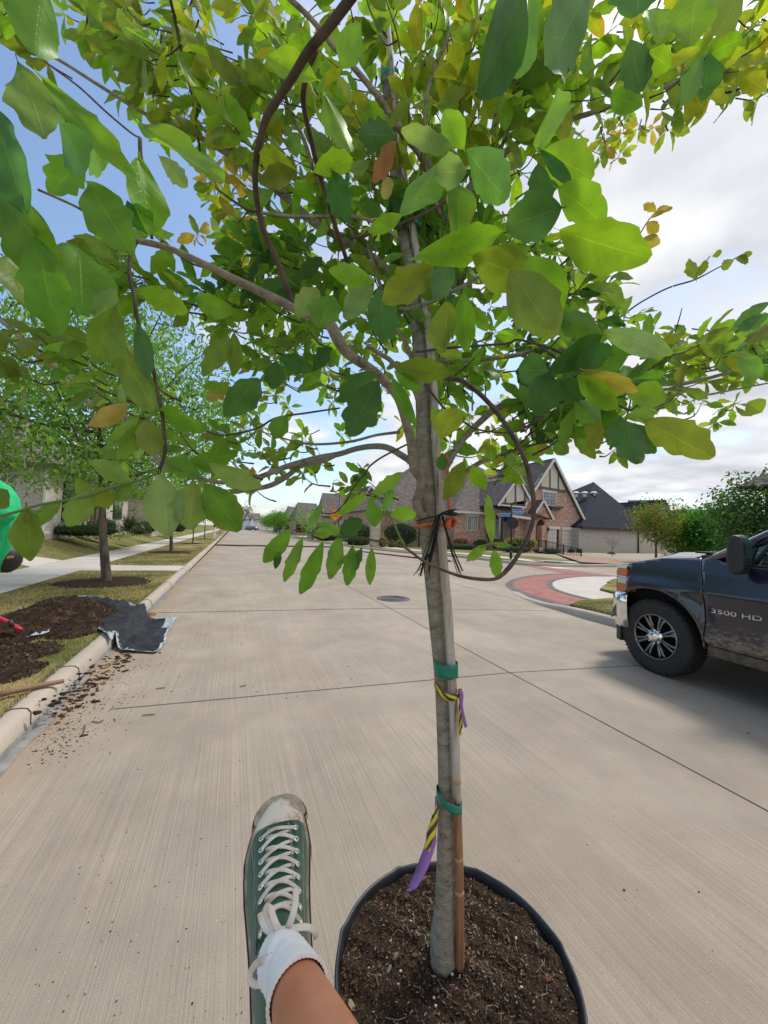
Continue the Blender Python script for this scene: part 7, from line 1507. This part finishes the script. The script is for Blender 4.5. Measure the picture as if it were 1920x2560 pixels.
# row along the right of the far street
for i, (px, py, h) in enumerate(((771, 1346, 4.6), (741, 1338, 6.4), (700, 1333, 5.6), (683, 1330, 5.6), (668, 1327.5, 5.4), (655, 1325, 5.6), (645, 1323.5, 5.6), (636, 1322, 5.8))):
    p = G(px, py, .1); lab = ['thin young tree nearest on the far right kerb, in front of the dark hedge', 'taller slender young tree, second from the near end of the row', 'dense green round tree beside the dark mailbox', 'round tree fourth from the near end of the right-hand row', 'round tree fifth from the near end of the right-hand row', 'round tree sixth from the near end of the right-hand row', 'reddish green round tree second from the far end of the row', 'furthest round tree of the row, beside the white gabled house'][i]
    pal = BG if i not in (6,) else [(.16, .15, .04), (.10, .20, .03), (.2, .13, .05)]
    tree('row_tree', lab, p, p+V((0, 0, h*.60)), (2.4 if i > 1 else 1.6, 2.4, h*.36), .06+.02*(i > 1), pal, 420 if i > 1 else 150, 5, .34 if i > 1 else .2, .55, 90+i, 6, group='young trees in a row down the far street')
for i, (px, py, r_, hh) in enumerate(((596, 1308, 7, 6), (640, 1306, 9, 5), (575, 1303, 9, 9), (616, 1285, 6, 13))):
    p = D(px, py, 190+i*10); tree('far_tree', ['low tree left of the white gabled house', 'far tree right of the white gabled house', 'far dark tree at the left end of the street horizon', 'tall far tree rising above the white gabled house roof'][i], (p.x, p.y, 0), (p.x, p.y, hh*.75), (r_*.6, 4, hh*.35), .25, [(.05, .12, .03), (.04, .09, .025)], 140, 3, .9, .6, 130+i, 5, hollow=.1)
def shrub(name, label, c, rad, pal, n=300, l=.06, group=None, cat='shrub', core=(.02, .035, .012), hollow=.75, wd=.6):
    c = V(c); rnd = random.Random(int(abs(c.x*37+c.y*11))); t = empty(name, c-V((0, 0, rad[2])), label, cat, group)
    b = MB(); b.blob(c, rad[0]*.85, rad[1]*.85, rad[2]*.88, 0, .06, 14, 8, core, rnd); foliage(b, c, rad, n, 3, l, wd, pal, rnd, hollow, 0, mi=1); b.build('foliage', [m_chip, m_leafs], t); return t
YE = [(.42, .36, .03), (.50, .44, .05), (.30, .28, .03)]; DG = [(.035, .09, .02), (.05, .13, .03), (.025, .06, .018)]
for px, r_, lab, pal in ((957, .42, 'large round yellow clipped shrub next to the stone pillar', YE), (980, .32, 'olive round shrub, middle of the three by the iron fence', [(.2, .2, .04), (.28, .25, .04), (.1, .12, .03)]), (1001, .32, 'small olive yellow round shrub nearest the oak trunk', [(.26, .24, .04), (.34, .30, .04)])):
    p = FY(px, 1354, 30.5); shrub('round_shrub', lab, (p.x, p.y, r_*1.3+.0), (r_, r_, r_*1.15), pal, 260, .06, 'round clipped shrubs by the fence')
a = FY(1258, 1360, 28); c = FY(1345, 1360, 28)
shrub('yellow_hedge', 'clipped yellow green hedge behind the black street sign post', ((a.x+c.x)/2, 28, .75), ((c.x-a.x)/2, .5, .65), [(.42, .36, .03), (.5, .42, .04), (.16, .22, .03)], 900, .08, cat='hedge')
p = FY(1290, 1377, 27); shrub('green_border', 'low green border plants in front of the yellow hedge', (p.x, 27, .28), (1.9, .35, .3), DG+[(.09, .2, .04)], 400, .07)
p = FY(1350, 1378, 26.8); shrub('orange_flowers', 'orange flowers at the end of the yellow hedge by the handrail', (p.x, 26.8, .25), (.9, .35, .28), [(.45, .12, .03), (.4, .2, .05), (.1, .14, .03)], 260, .07, cat='flowers')
p = FY(1382, 1385, 26.0); shrub('grey_green_shrub', 'low grey green shrub in front of the black handrail', (p.x, 26.0, .20), (.95, .45, .32), [(.08, .17, .07), (.06, .13, .05)], 380, .08)
p = FY(1160, 1352, 31); shrub('red_flowers', 'red azalea flowers beneath the paired windows of the brick house', (p.x, 31.6, .6), (1.0, .5, .55), [(.62, .10, .07), (.6, .16, .10), (.06, .12, .03)], 420, .09, cat='flowers')
p = FY(1238, 1355, 31); shrub('red_flowers', 'small patch of red flowers left of the white downspout', (p.x, 31.0, .6), (.5, .4, .5), [(.6, .08, .06), (.06, .12, .03)], 200, .08, cat='flowers')
p = FY(1155, 1366, 30); shrub('green_border', 'dark green border under the red azaleas by the brick wall', (p.x, 30.4, .28), (2.6, .4, .34), DG+[(.28, .12, .06)], 500, .08)
p = FY(1205, 1354, 31); shrub('dark_shrub', 'dark green shrub between the two patches of red flowers', (p.x, 31.3, .55), (.9, .5, .45), DG, 300, .08)
p = FY(1226, 1310, 32.8); shrub('climber', 'green climbing plant on the brick wall right of the paired windows', (p.x, 32.75, 2.0), (.45, .25, 1.5), [(.08, .18, .03), (.13, .22, .03)], 240, .09, cat='climber')
a = FY(955, 1312, 32.5); c = FY(1050, 1312, 32.5); shrub('fence_climber', 'dark leafy climber with pale blossom behind the black iron fence', ((a.x+c.x)/2, 32.5, 1.25), ((c.x-a.x)/2, .35, 1.15), DG+[(.05, .1, .03), (.45, .42, .25)], 1100, .09, cat='climber')
p = FY(968, 1268, 34); tree('yard_tree', 'airy small green tree behind the iron fence, left of the oak trunk', (p.x, 34, 0), (p.x+.5, 34, 3.3), (2.6, 1.6, 2.0), .07, [(.10, .19, .05), (.14, .24, .05)], 330, 4, .10, .5, 71, 8, hollow=.1)
a = FY(778, 1330, 44); c = FY(862, 1330, 44); shrub('long_hedge', 'long dark clipped hedge along the far right kerb', ((a.x+c.x)/2, 44.5, .95), ((c.x-a.x)/2, .9, .95), [(.05, .075, .03), (.08, .10, .04), (.10, .08, .05)], 1300, .12, cat='hedge')
a = FY(862, 1352, 34); c = FY(928, 1352, 34); shrub('low_hedge', 'low dark hedge left of the stone pillar', ((a.x+c.x)/2, 34, .45), ((c.x-a.x)/2, .6, .5), DG, 500, .10, cat='hedge')
p = FY(905, 1318, 36); shrub('dark_shrub', 'mixed dark shrub between the porch pier and the stone pillar', (p.x, 36, 1.1), (1.1, .8, 1.1), DG+[(.3, .25, .2)], 500, .10)
p = FY(785, 1300, 46); tree('yard_tree', 'white flowering bush tree behind the long dark hedge', (p.x, 46.5, 0), (p.x, 46.5, 2.4), (1.3, 1.2, 1.3), .06, [(.09, .2, .03), (.5, .52, .4)], 260, 4, .14, .5, 72, 6)
# right side trees
def t_at(px, py, dep, gz=-.2): p = D(px, py, dep); return V((p.x, p.y, gz)), p
g_, p = t_at(1640, 1300, 26); tree('sapling', 'tall thin young tree with yellowing and rusty leaves in front of the dark-roofed house', g_, p, (1.7, 1.7, 1.55), .11, [(.24, .22, .04), (.16, .26, .03), (.24, .16, .05), (.10, .24, .03)], 520, 5, .19, .5, 61, 12, ch=1.1, hollow=.15)
b = MB(); 
g_, p = t_at(1706, 1335, 27); tree('yard_tree', 'light green young tree right of the yellowing sapling', g_, p, (1.7, 1.6, 1.5), .08, [(.14, .30, .04), (.2, .28, .05)], 600, 6, .22, .55, 62, 8)
g_, p = t_at(1772, 1325, 26); tree('yard_tree', 'bright green dense young tree above the truck bonnet', g_, p, (1.8, 1.8, 1.6), .09, [(.07, .28, .025), (.10, .34, .04), (.05, .2, .02)], 900, 6, .24, .55, 63, 9)
g_, p = t_at(1885, 1290, 19); tree('yard_tree', 'tall dark green tree at the right edge behind the truck cab', g_, p, (1.9, 2.0, 2.1), .11, [(.06, .15, .03), (.085, .20, .04), (.04, .10, .02)], 1000, 6, .19, .5, 64, 12, hollow=.2)
g_, p = t_at(1531, 1350, 33, -.35); tree('bare_tree', 'tiny purple leaved tree against the cream brick wall', g_, p, (.9, .8, .75), .04, [(.16, .09, .09), (.2, .12, .11)], 70, 3, .07, .4, 65, 9, ch=.5, hollow=.1)
p = FY(1528, 1386, 27); shrub('yellow_shrub', 'small yellow green shrub beside the tan driveway', (p.x, 27, -.05), (.55, .4, .35), YE, 160, .07)
for px, dx in ((1393, 0), (1428, 0), (1448, 0)):
    p = FY(px, 1380, 28.5); shrub('dark_shrub', {1393: 'tiny shrub behind the handrail by the first garage door', 1428: 'tiny shrub behind the handrail by the middle garage door', 1448: 'tiny shrub behind the handrail by the last garage door'}[px], (p.x, 28.5, .1), (.35, .3, .35), DG, 120, .06)
# left yard plants
p = D(8, 1120, 13.5); tree('plum_tree', 'purple leaved plum tree at the left edge above the green shirt', (p.x-.3, p.y, .9), p+V((-.6, 0, 0)), (1.1, 1.0, 1.7), .05, [(.045, .012, .018), (.075, .022, .026), (.03, .012, .014)], 420, 4, .09, .5, 81, 9)
p = D(232, 1305, 18.5); ct = empty('crape_myrtle', (p.x, p.y, .9), 'pale smooth multi-stemmed shrub trunks in front of the dark porch', 'shrub')
b = MB(); rnd = random.Random(6)
for k in range(6): 
    dx = rnd.uniform(-.12, .12); e_ = V((p.x+dx*4.5, p.y+rnd.uniform(-.2, .2), 3.3)); b.tube([V((p.x+dx, p.y, .88)), V((p.x+dx*2, p.y, 1.8)), e_], [.045, .035, .02], 8)
b.build('stems', M('pale_bark', (.42, .31, .22), .7, (.30, .2, .14), 10), ct, smooth=True)
b = MB(); foliage(b, V((p.x, p.y, 3.7)), (1.5, 1.2, .9), 420, 4, .10, .45, DG+[(.06, .16, .02)], rnd); b.build('crown', [m_barkd, m_leafs], ct)
def spiky(name, label, px, py, dep, n, l, pal, gz=.9):
    p = D(px, py, dep); t = empty(name, (p.x, p.y, gz), label, 'plant'); b = MB(); rnd = random.Random(px)
    for _ in range(n):
        a = rnd.uniform(0, 6.28); el = rnd.uniform(.15, 1.4); d = V((math.cos(a)*math.cos(el), math.sin(a)*math.cos(el), math.sin(el))); s_ = d.cross(UP).normalized()*.02; ll = l*rnd.uniform(.6, 1.1); q = V((p.x, p.y, gz+.15)); c_ = jt(rnd.choice(pal), .3, rnd)
        b.add([q-s_, q+s_, q+d*ll*.6+s_*.8, q+d*ll*.6-s_*.8, q+d*ll-V((0, 0, ll*.35*math.cos(el)))], [(0, 1, 2, 3), (3, 2, 4)], 0, None, c_)
    b.build('blades', m_chip, t)
spiky('yucca', 'spiky yucca with straw coloured dead lower leaves behind the tree trunk', 322, 1310, 19.5, 260, 1.15, [(.12, .14, .05), (.08, .12, .04), (.35, .24, .12), (.05, .07, .02)])
shp = D(205, 1328, 17.5); shrub('ground_cover', 'dark green grassy ground cover in the bed by the white house', (shp.x, shp.y, 1.08), (1.7, .6, .28), DG+[(.05, .16, .03)], 600, .14, cat='ground cover', wd=.2)
for px, py, dep, r_, lab in ((255, 1300, 20, .55, 'dark clipped shrub left of the yucca'), (345, 1330, 20.5, .45, 'low box shrub right of the large street trunk'), (362, 1325, 22, .5, 'box shrub furthest right of the pair beyond the large trunk'), (445, 1322, 30, .5, 'low green shrub by the sidewalk behind the second street tree')):
    p = D(px, py, dep); shrub('dark_shrub', lab, (p.x, p.y, .9+r_*.7), (r_*1.4, r_, r_*.8), DG+[(.05, .15, .03)], 320, .07)
# ================================================================== STREET FURNITURE
m_blue = M('sign_blue', (.005, .09, .42), .4); m_signw = M('sign_white', (.75, .78, .82), .5); m_yel = M('sign_yellow', (.85, .36, .005), .45)
sg = empty('street_sign', G(1277, 1398, .1), 'black street name sign post with two blue name blades beside the brick house', 'street sign'); sb = G(1277, 1398, .1); sdp = (sb-CP).dot(cf)
tp_ = D(1283, 1263, sdp); b = MB(); b.tube([V((sb.x, sb.y, sb.z)), V((sb.x, sb.y, sb.z+.5))], .085, 12); b.tube([V((sb.x, sb.y, sb.z+.45)), V((sb.x, sb.y, tp_.z))], .05, 12); b.lathe([(.05, 0), (.07, .04), (.03, .10), (0, .14)], (sb.x, sb.y, tp_.z), seg=10); b.build('post', m_black, sg, smooth=True)
def blade(px0, px1, py0, py1, txt, small, dirv):
    z0 = D(1283, py1, sdp).z; z1 = D(1283, py0, sdp).z; w_ = (px1-px0)/FP*sdp; d = V(dirv).normalized(); c = V((sb.x, sb.y, (z0+z1)/2))+d*(w_/2+.04 if px0 > 1275 else -w_/2-.04); n_ = V((d.y, -d.x, 0)); n_ = n_ if n_.dot(CP-c) > 0 else -n_
    b = MB(); b.box(c, (w_, .02, z1-z0), (d, n_, UP)); bl = b.build('name_blade', m_blue, sg)
    b = MB(); b.box(c+UP*((z1-z0)/2+.012), (w_+.02, .03, .02), (d, n_, UP)); b.box(c-UP*((z1-z0)/2+.012), (w_+.02, .03, .02), (d, n_, UP)); b.build('blade_edge', m_signw, bl)
    text(txt, (z1-z0)*.75, c-d*(w_*.47)+n_*.012, d, UP, m_signw, 'lettering', bl, False, .001, 'LEFT', .78 if len(txt) < 14 else .70)
    text(small, (z1-z0)*.32, c+d*(w_*.30)+n_*.012-UP*.05, d, UP, m_signw, 'lettering', bl, False, .001, 'LEFT', .9)
blade(1284, 1315, 1273, 1284, 'Painted Rose', 'Ln', cr+f0*.25); blade(1253, 1279, 1284, 1293, 'Richland Creek', '', cr-f0*.35) if False else None
blade(1284, 1284.01, 0, 0, '', '', cr) if False else None
z0 = D(1283, 1293, sdp).z; z1 = D(1283, 1284.5, sdp).z; w_ = 27/FP*sdp; d = V(r0-f0*.3).normalized(); c = V((sb.x, sb.y, (z0+z1)/2))-d*(w_/2+.04); n_ = V((-d.y, d.x, 0)); n_ = n_ if n_.dot(CP-c) > 0 else -n_
b = MB(); b.box(c, (w_, .02, z1-z0), (d, n_, UP)); bl = b.build('name_blade', m_blue, sg); b = MB(); b.box(c+UP*((z1-z0)/2+.012), (w_+.02, .03, .02), (d, n_, UP)); b.build('blade_edge', m_signw, bl)
text('Richland Creek', (z1-z0)*.62, c-d*(w_*.47)+n_*.012, d, UP, m_signw, 'lettering', bl, False, .001, 'LEFT', .72)
oc = D(1283, 1308, sdp)+f0*.08; b = MB(); b.prism([oc+r0*(.36*math.cos(a))+UP*(.36*math.sin(a)) for a in np.arange(8)*math.pi/4+math.pi/8], f0*.012); b.build('sign_back', M('sign_back', (.012, .016, .017), .6), sg)
ys = empty('warning_sign', D(838, 1345, 27.5), 'orange yellow diamond warning sign reading SPEED HUMPS on a thin post', 'sign'); yc = D(838, 1287, 27.5)
b = MB(); hd_ = .50; nf = (r0*.0-f0).normalized(); b.prism([yc+r0*hd_, yc+UP*hd_, yc-r0*hd_, yc-UP*hd_], f0*.01); pn = b.build('panel', m_yel, ys)
b = MB(); 
for a_, c_ in ((r0, UP), (UP, -r0), (-r0, -UP), (-UP, r0)): b.bar(yc-f0*.004+a_*hd_*.93, yc-f0*.004+c_*hd_*.93, .022, .004, a_+c_)
b.build('border', m_black, pn); text('SPEED', .17, yc-f0*.008+UP*.09, r0, UP, m_black, 'lettering', pn, False, .002, 'CENTER'); text('HUMPS', .17, yc-f0*.008-UP*.11, r0, UP, m_black, 'lettering', pn, False, .002, 'CENTER')
b = MB(); b.tube([V((yc.x, yc.y, .1))+f0*.05, yc+f0*.05+UP*.4], .03, 8); b.build('post', m_black, ys)
ll = D(846, 1330, 35); lp = empty('street_lamp', (ll.x, ll.y, .1), 'black shepherd-hook street lamp rising behind the yellow warning sign', 'street lamp')
b = MB(); zt = D(844, 1240, 35).z; za = D(844, 1208, 35).z; b.tube([V((ll.x, ll.y, .1)), V((ll.x, ll.y, .8)), V((ll.x, ll.y, .85)), V((ll.x, ll.y, zt))], [.14, .12, .07, .06], 10)
b.tube([V((ll.x, ll.y, zt)), V((ll.x, ll.y, zt+.1)), V((ll.x, ll.y, zt+.35))], [.06, .09, .04], 10); rr_ = .33; b.tube([V((ll.x, ll.y, zt+.3)), V((ll.x, ll.y, za))]+[V((ll.x, ll.y, za))-r0*(rr_-rr_*math.cos(a))+UP*(rr_*math.sin(a)) for a in np.linspace(.1, math.pi, 12)]+[V((ll.x, ll.y, za-.25))-r0*2*rr_], .028, 8); b.build('post', m_black, lp, smooth=True)
b = MB(); b.lathe([(.04, 0), (.07, -.04), (.05, -.12), (.09, -.2), (.12, -.36), (.19, -.44), (.30, -.54), (.31, -.58), (.28, -.57), (.10, -.40)], V((ll.x, ll.y, za-.2))-r0*2*rr_, seg=18); b.build('lamp_head', M('lamp_black', (.02, .025, .035), .4), lp, smooth=True)
# iron fence and handrail
fe = empty('iron_fence', FY(1000, 1370, 31.6), 'black iron picket fence between the stone pillar and the oak trunk', 'fence')
def railing(root, p, q, zlo, zhi, sp, pr=.010, post=.03, nm='panel'):
    b = MB(); p = V(p); q = V(q); n = int((q-p).length/sp); d = q-p
    for t in (zlo+.08, zhi-.06): b.bar(p+UP*t, q+UP*t, .03, .03, UP)
    for i in range(1, n): a = p+d*i/n; b.bar(a+UP*(zlo), a+UP*zhi, pr*2, pr*2, (1, 0, 0))
    b.build(nm, m_black, root)
    for a in (p, q): b = MB(); b.bar(a-UP*.1, a+UP*(zhi+.08), post*2, post*2, (1, 0, 0)); b.build('post', m_black, root)
xs_ = [FY(x, 1350, 31.6).x for x in (946, 980, 1012, 1048, 1075)]
for i in range(4): railing(fe, (xs_[i], 31.6, .0), (xs_[i+1]-.07, 31.6, .0), .1, 2.0, .13, .012)
hr = empty('handrail', G(1410, 1398, .0), 'black iron handrail with vertical bars in front of the garage doors', 'railing')
def rail2(root, x0, yt0, yb0, x1, yt1, yb1, Y0, Y1, n):
    a0 = FY(x0, yt0, Y0); a1 = FY(x0, yb0, Y0); c0 = FY(x1, yt1, Y1); c1 = FY(x1, yb1, Y1); b = MB(); b.bar(a0, c0, .045, .045, UP); b.bar(a1+UP*.12, c1+UP*.12, .03, .03, UP)
    for i in range(1, n): t = i/n; b.bar(a1.lerp(c1, t)+UP*.12, a0.lerp(c0, t), .022, .022, (1, 0, 0))
    b.build('panel', m_black, root)
    for q0, q1 in ((a0, a1), (c0, c1)): b = MB(); b.bar(q1-UP*.3, q0+UP*.06, .07, .07, (1, 0, 0)); b.build('post', m_black, root)
rail2(hr, 1346, 1350, 1376, 1364, 1352, 1379, 27.4, 26, 5); rail2(hr, 1364.4, 1352, 1380, 1408, 1363, 1389, 26, 24.4, 13); rail2(hr, 1408.5, 1363, 1389, 1453, 1374, 1401, 24.4, 22.6, 12); rail2(hr, 1366, 1354, 1382, 1416, 1371, 1400, 25.2, 21.5, 0) if False else None
# bollards, mailbox, utility boxes
for i, (px, py, h) in enumerate(((535, 1345, 1.15), (561, 1329, 1.2))):
    p = G(px, py, .13); t = empty('bollard', p, ['nearer white utility bollard with dark cap on the left verge', 'further white utility bollard on the left verge'][i], 'bollard', 'white utility bollards'); b = MB(); b.lathe([(.10, 0), (.10, h), (.095, h+.03), (0, h+.05)], p, seg=14); b.build('body', m_white, t, smooth=True)
    b = MB(); b.lathe([(.11, h), (.11, h+.25), (.0, h+.3)], p, seg=14); b.build('cap', M('cap', (.02, .025, .05), .5), t, smooth=True)
p = G(699, 1332, .1); t = empty('mailbox', p, 'dark pedestal mailbox standing in front of the row of young trees', 'mailbox'); b = MB(); b.box(p+V((0, 0, .55)), (.25, .25, 1.1)); b.build('pedestal', m_black, t, bevel=.02); b = MB(); b.box(p+V((0, 0, 1.35)), (.9, .5, .55)); b.box(p+V((0, 0, 1.68)), (1.0, .6, .12)); b.build('box', m_black, t, bevel=.04)
p = G(690, 1331, .1); b = MB(); b.prism([p+V((-.5, 0, 0)), p+V((.5, 0, 0)), p+V((.5, 0, 1.1)), p+V((-.5, -.0, 1.25))], (0, .8, 0)); tag(b.build('utility_box', M('green_box', (.06, .12, .08), .5), bevel=.03), 'green metal utility box next to the dark mailbox', 'utility box')
for i, (px, py, lab) in enumerate(((712, 1312, 'dark garden wall block under the tall grey-roofed house'),)):
    pass
# yard signs
for px, py, lab in ((1353, 1374, 'small white yard sign among the orange flowers'), (1491, 1383, 'small white yard sign leaning at the garage corner')):
    p = FY(px, py, 26.5 if px < 1400 else 30.3); t = empty('yard_sign', (p.x, p.y, p.z-.4), lab, 'sign'); b = MB(); b.box(p, (.38, .02, .3)); b.build('panel', m_signw, t); b = MB(); b.box(p+V((0, -.014, .02)), (.18, .004, .1)); b.build('print', M('print', (.12, .14, .2), .6), t); b = MB()
    for s_ in (-.12, .12): b.tube([p+V((s_, .015, .14)), p+V((s_, .015, -.4))], .008, 5)
    b.build('stake', m_black, t)
# parked cars far down the street
m_carp = [M('car_blue', (.05, .09, .15), .3, coat=.8), M('car_dark', (.012, .013, .016), .3, coat=.8), M('car_grey', (.25, .26, .27), .3, coat=.6)]
def car(p, rz, m, label):
    t = empty('parked_car', p, label, 'car', 'cars parked at the end of the street', rz); b = MB(); pr = [(-2.2, .35), (-2.25, .8), (-1.9, .98), (-1.3, 1.02), (-.9, 1.42), (.7, 1.45), (1.3, 1.0), (2.1, .85), (2.25, .6), (2.2, .35)]
    b.prism([V((x, -.88, z)) for x, z in pr], (0, 1.76, 0)); b.build('body', m, t, local=True, bevel=.08)
    b = MB(); b.prism([V((x, -.895, z)) for x, z in ((-1.2, 1.02), (-.85, 1.36), (.65, 1.38), (1.1, 1.02))], (0, 1.79, 0)); b.build('windows', m_glassd, t, local=True); b = MB(); b.prism([V((-2.235, y, .62)) for y in (-.8, -.5)]+[V((-2.255, y, .78)) for y in (-.5, -.8)], (.02, 0, 0)); b.build('tail_light', m_amber, t, local=True)
    for x in (-1.4, 1.35):
        for y in (-.8, .8): b = MB(); b.lathe([(0, -.1), (.2, -.1), (.32, -.1), (.33, 0), (.32, .1), (.2, .1), (0, .1)], (x, y, .33), (V((1, 0, 0)), V((0, 0, 1)), V((0, 1, 0))), 16); b.build('wheel', m_tyre, t, local=True)
for i, (px, py, dep, rz, lab) in enumerate(((623, 1313, 140, 1.3, 'pale blue car parked furthest left at the end of the street'), (634, 1313, 132, 1.5, 'dark car parked in front of the pale blue one'), (642, 1313, 145, 1.4, 'grey car half hidden by the far end of the tree row'))):
    p = D(px, py, dep); car((p.x, p.y, 0), rz, m_carp[i], lab)
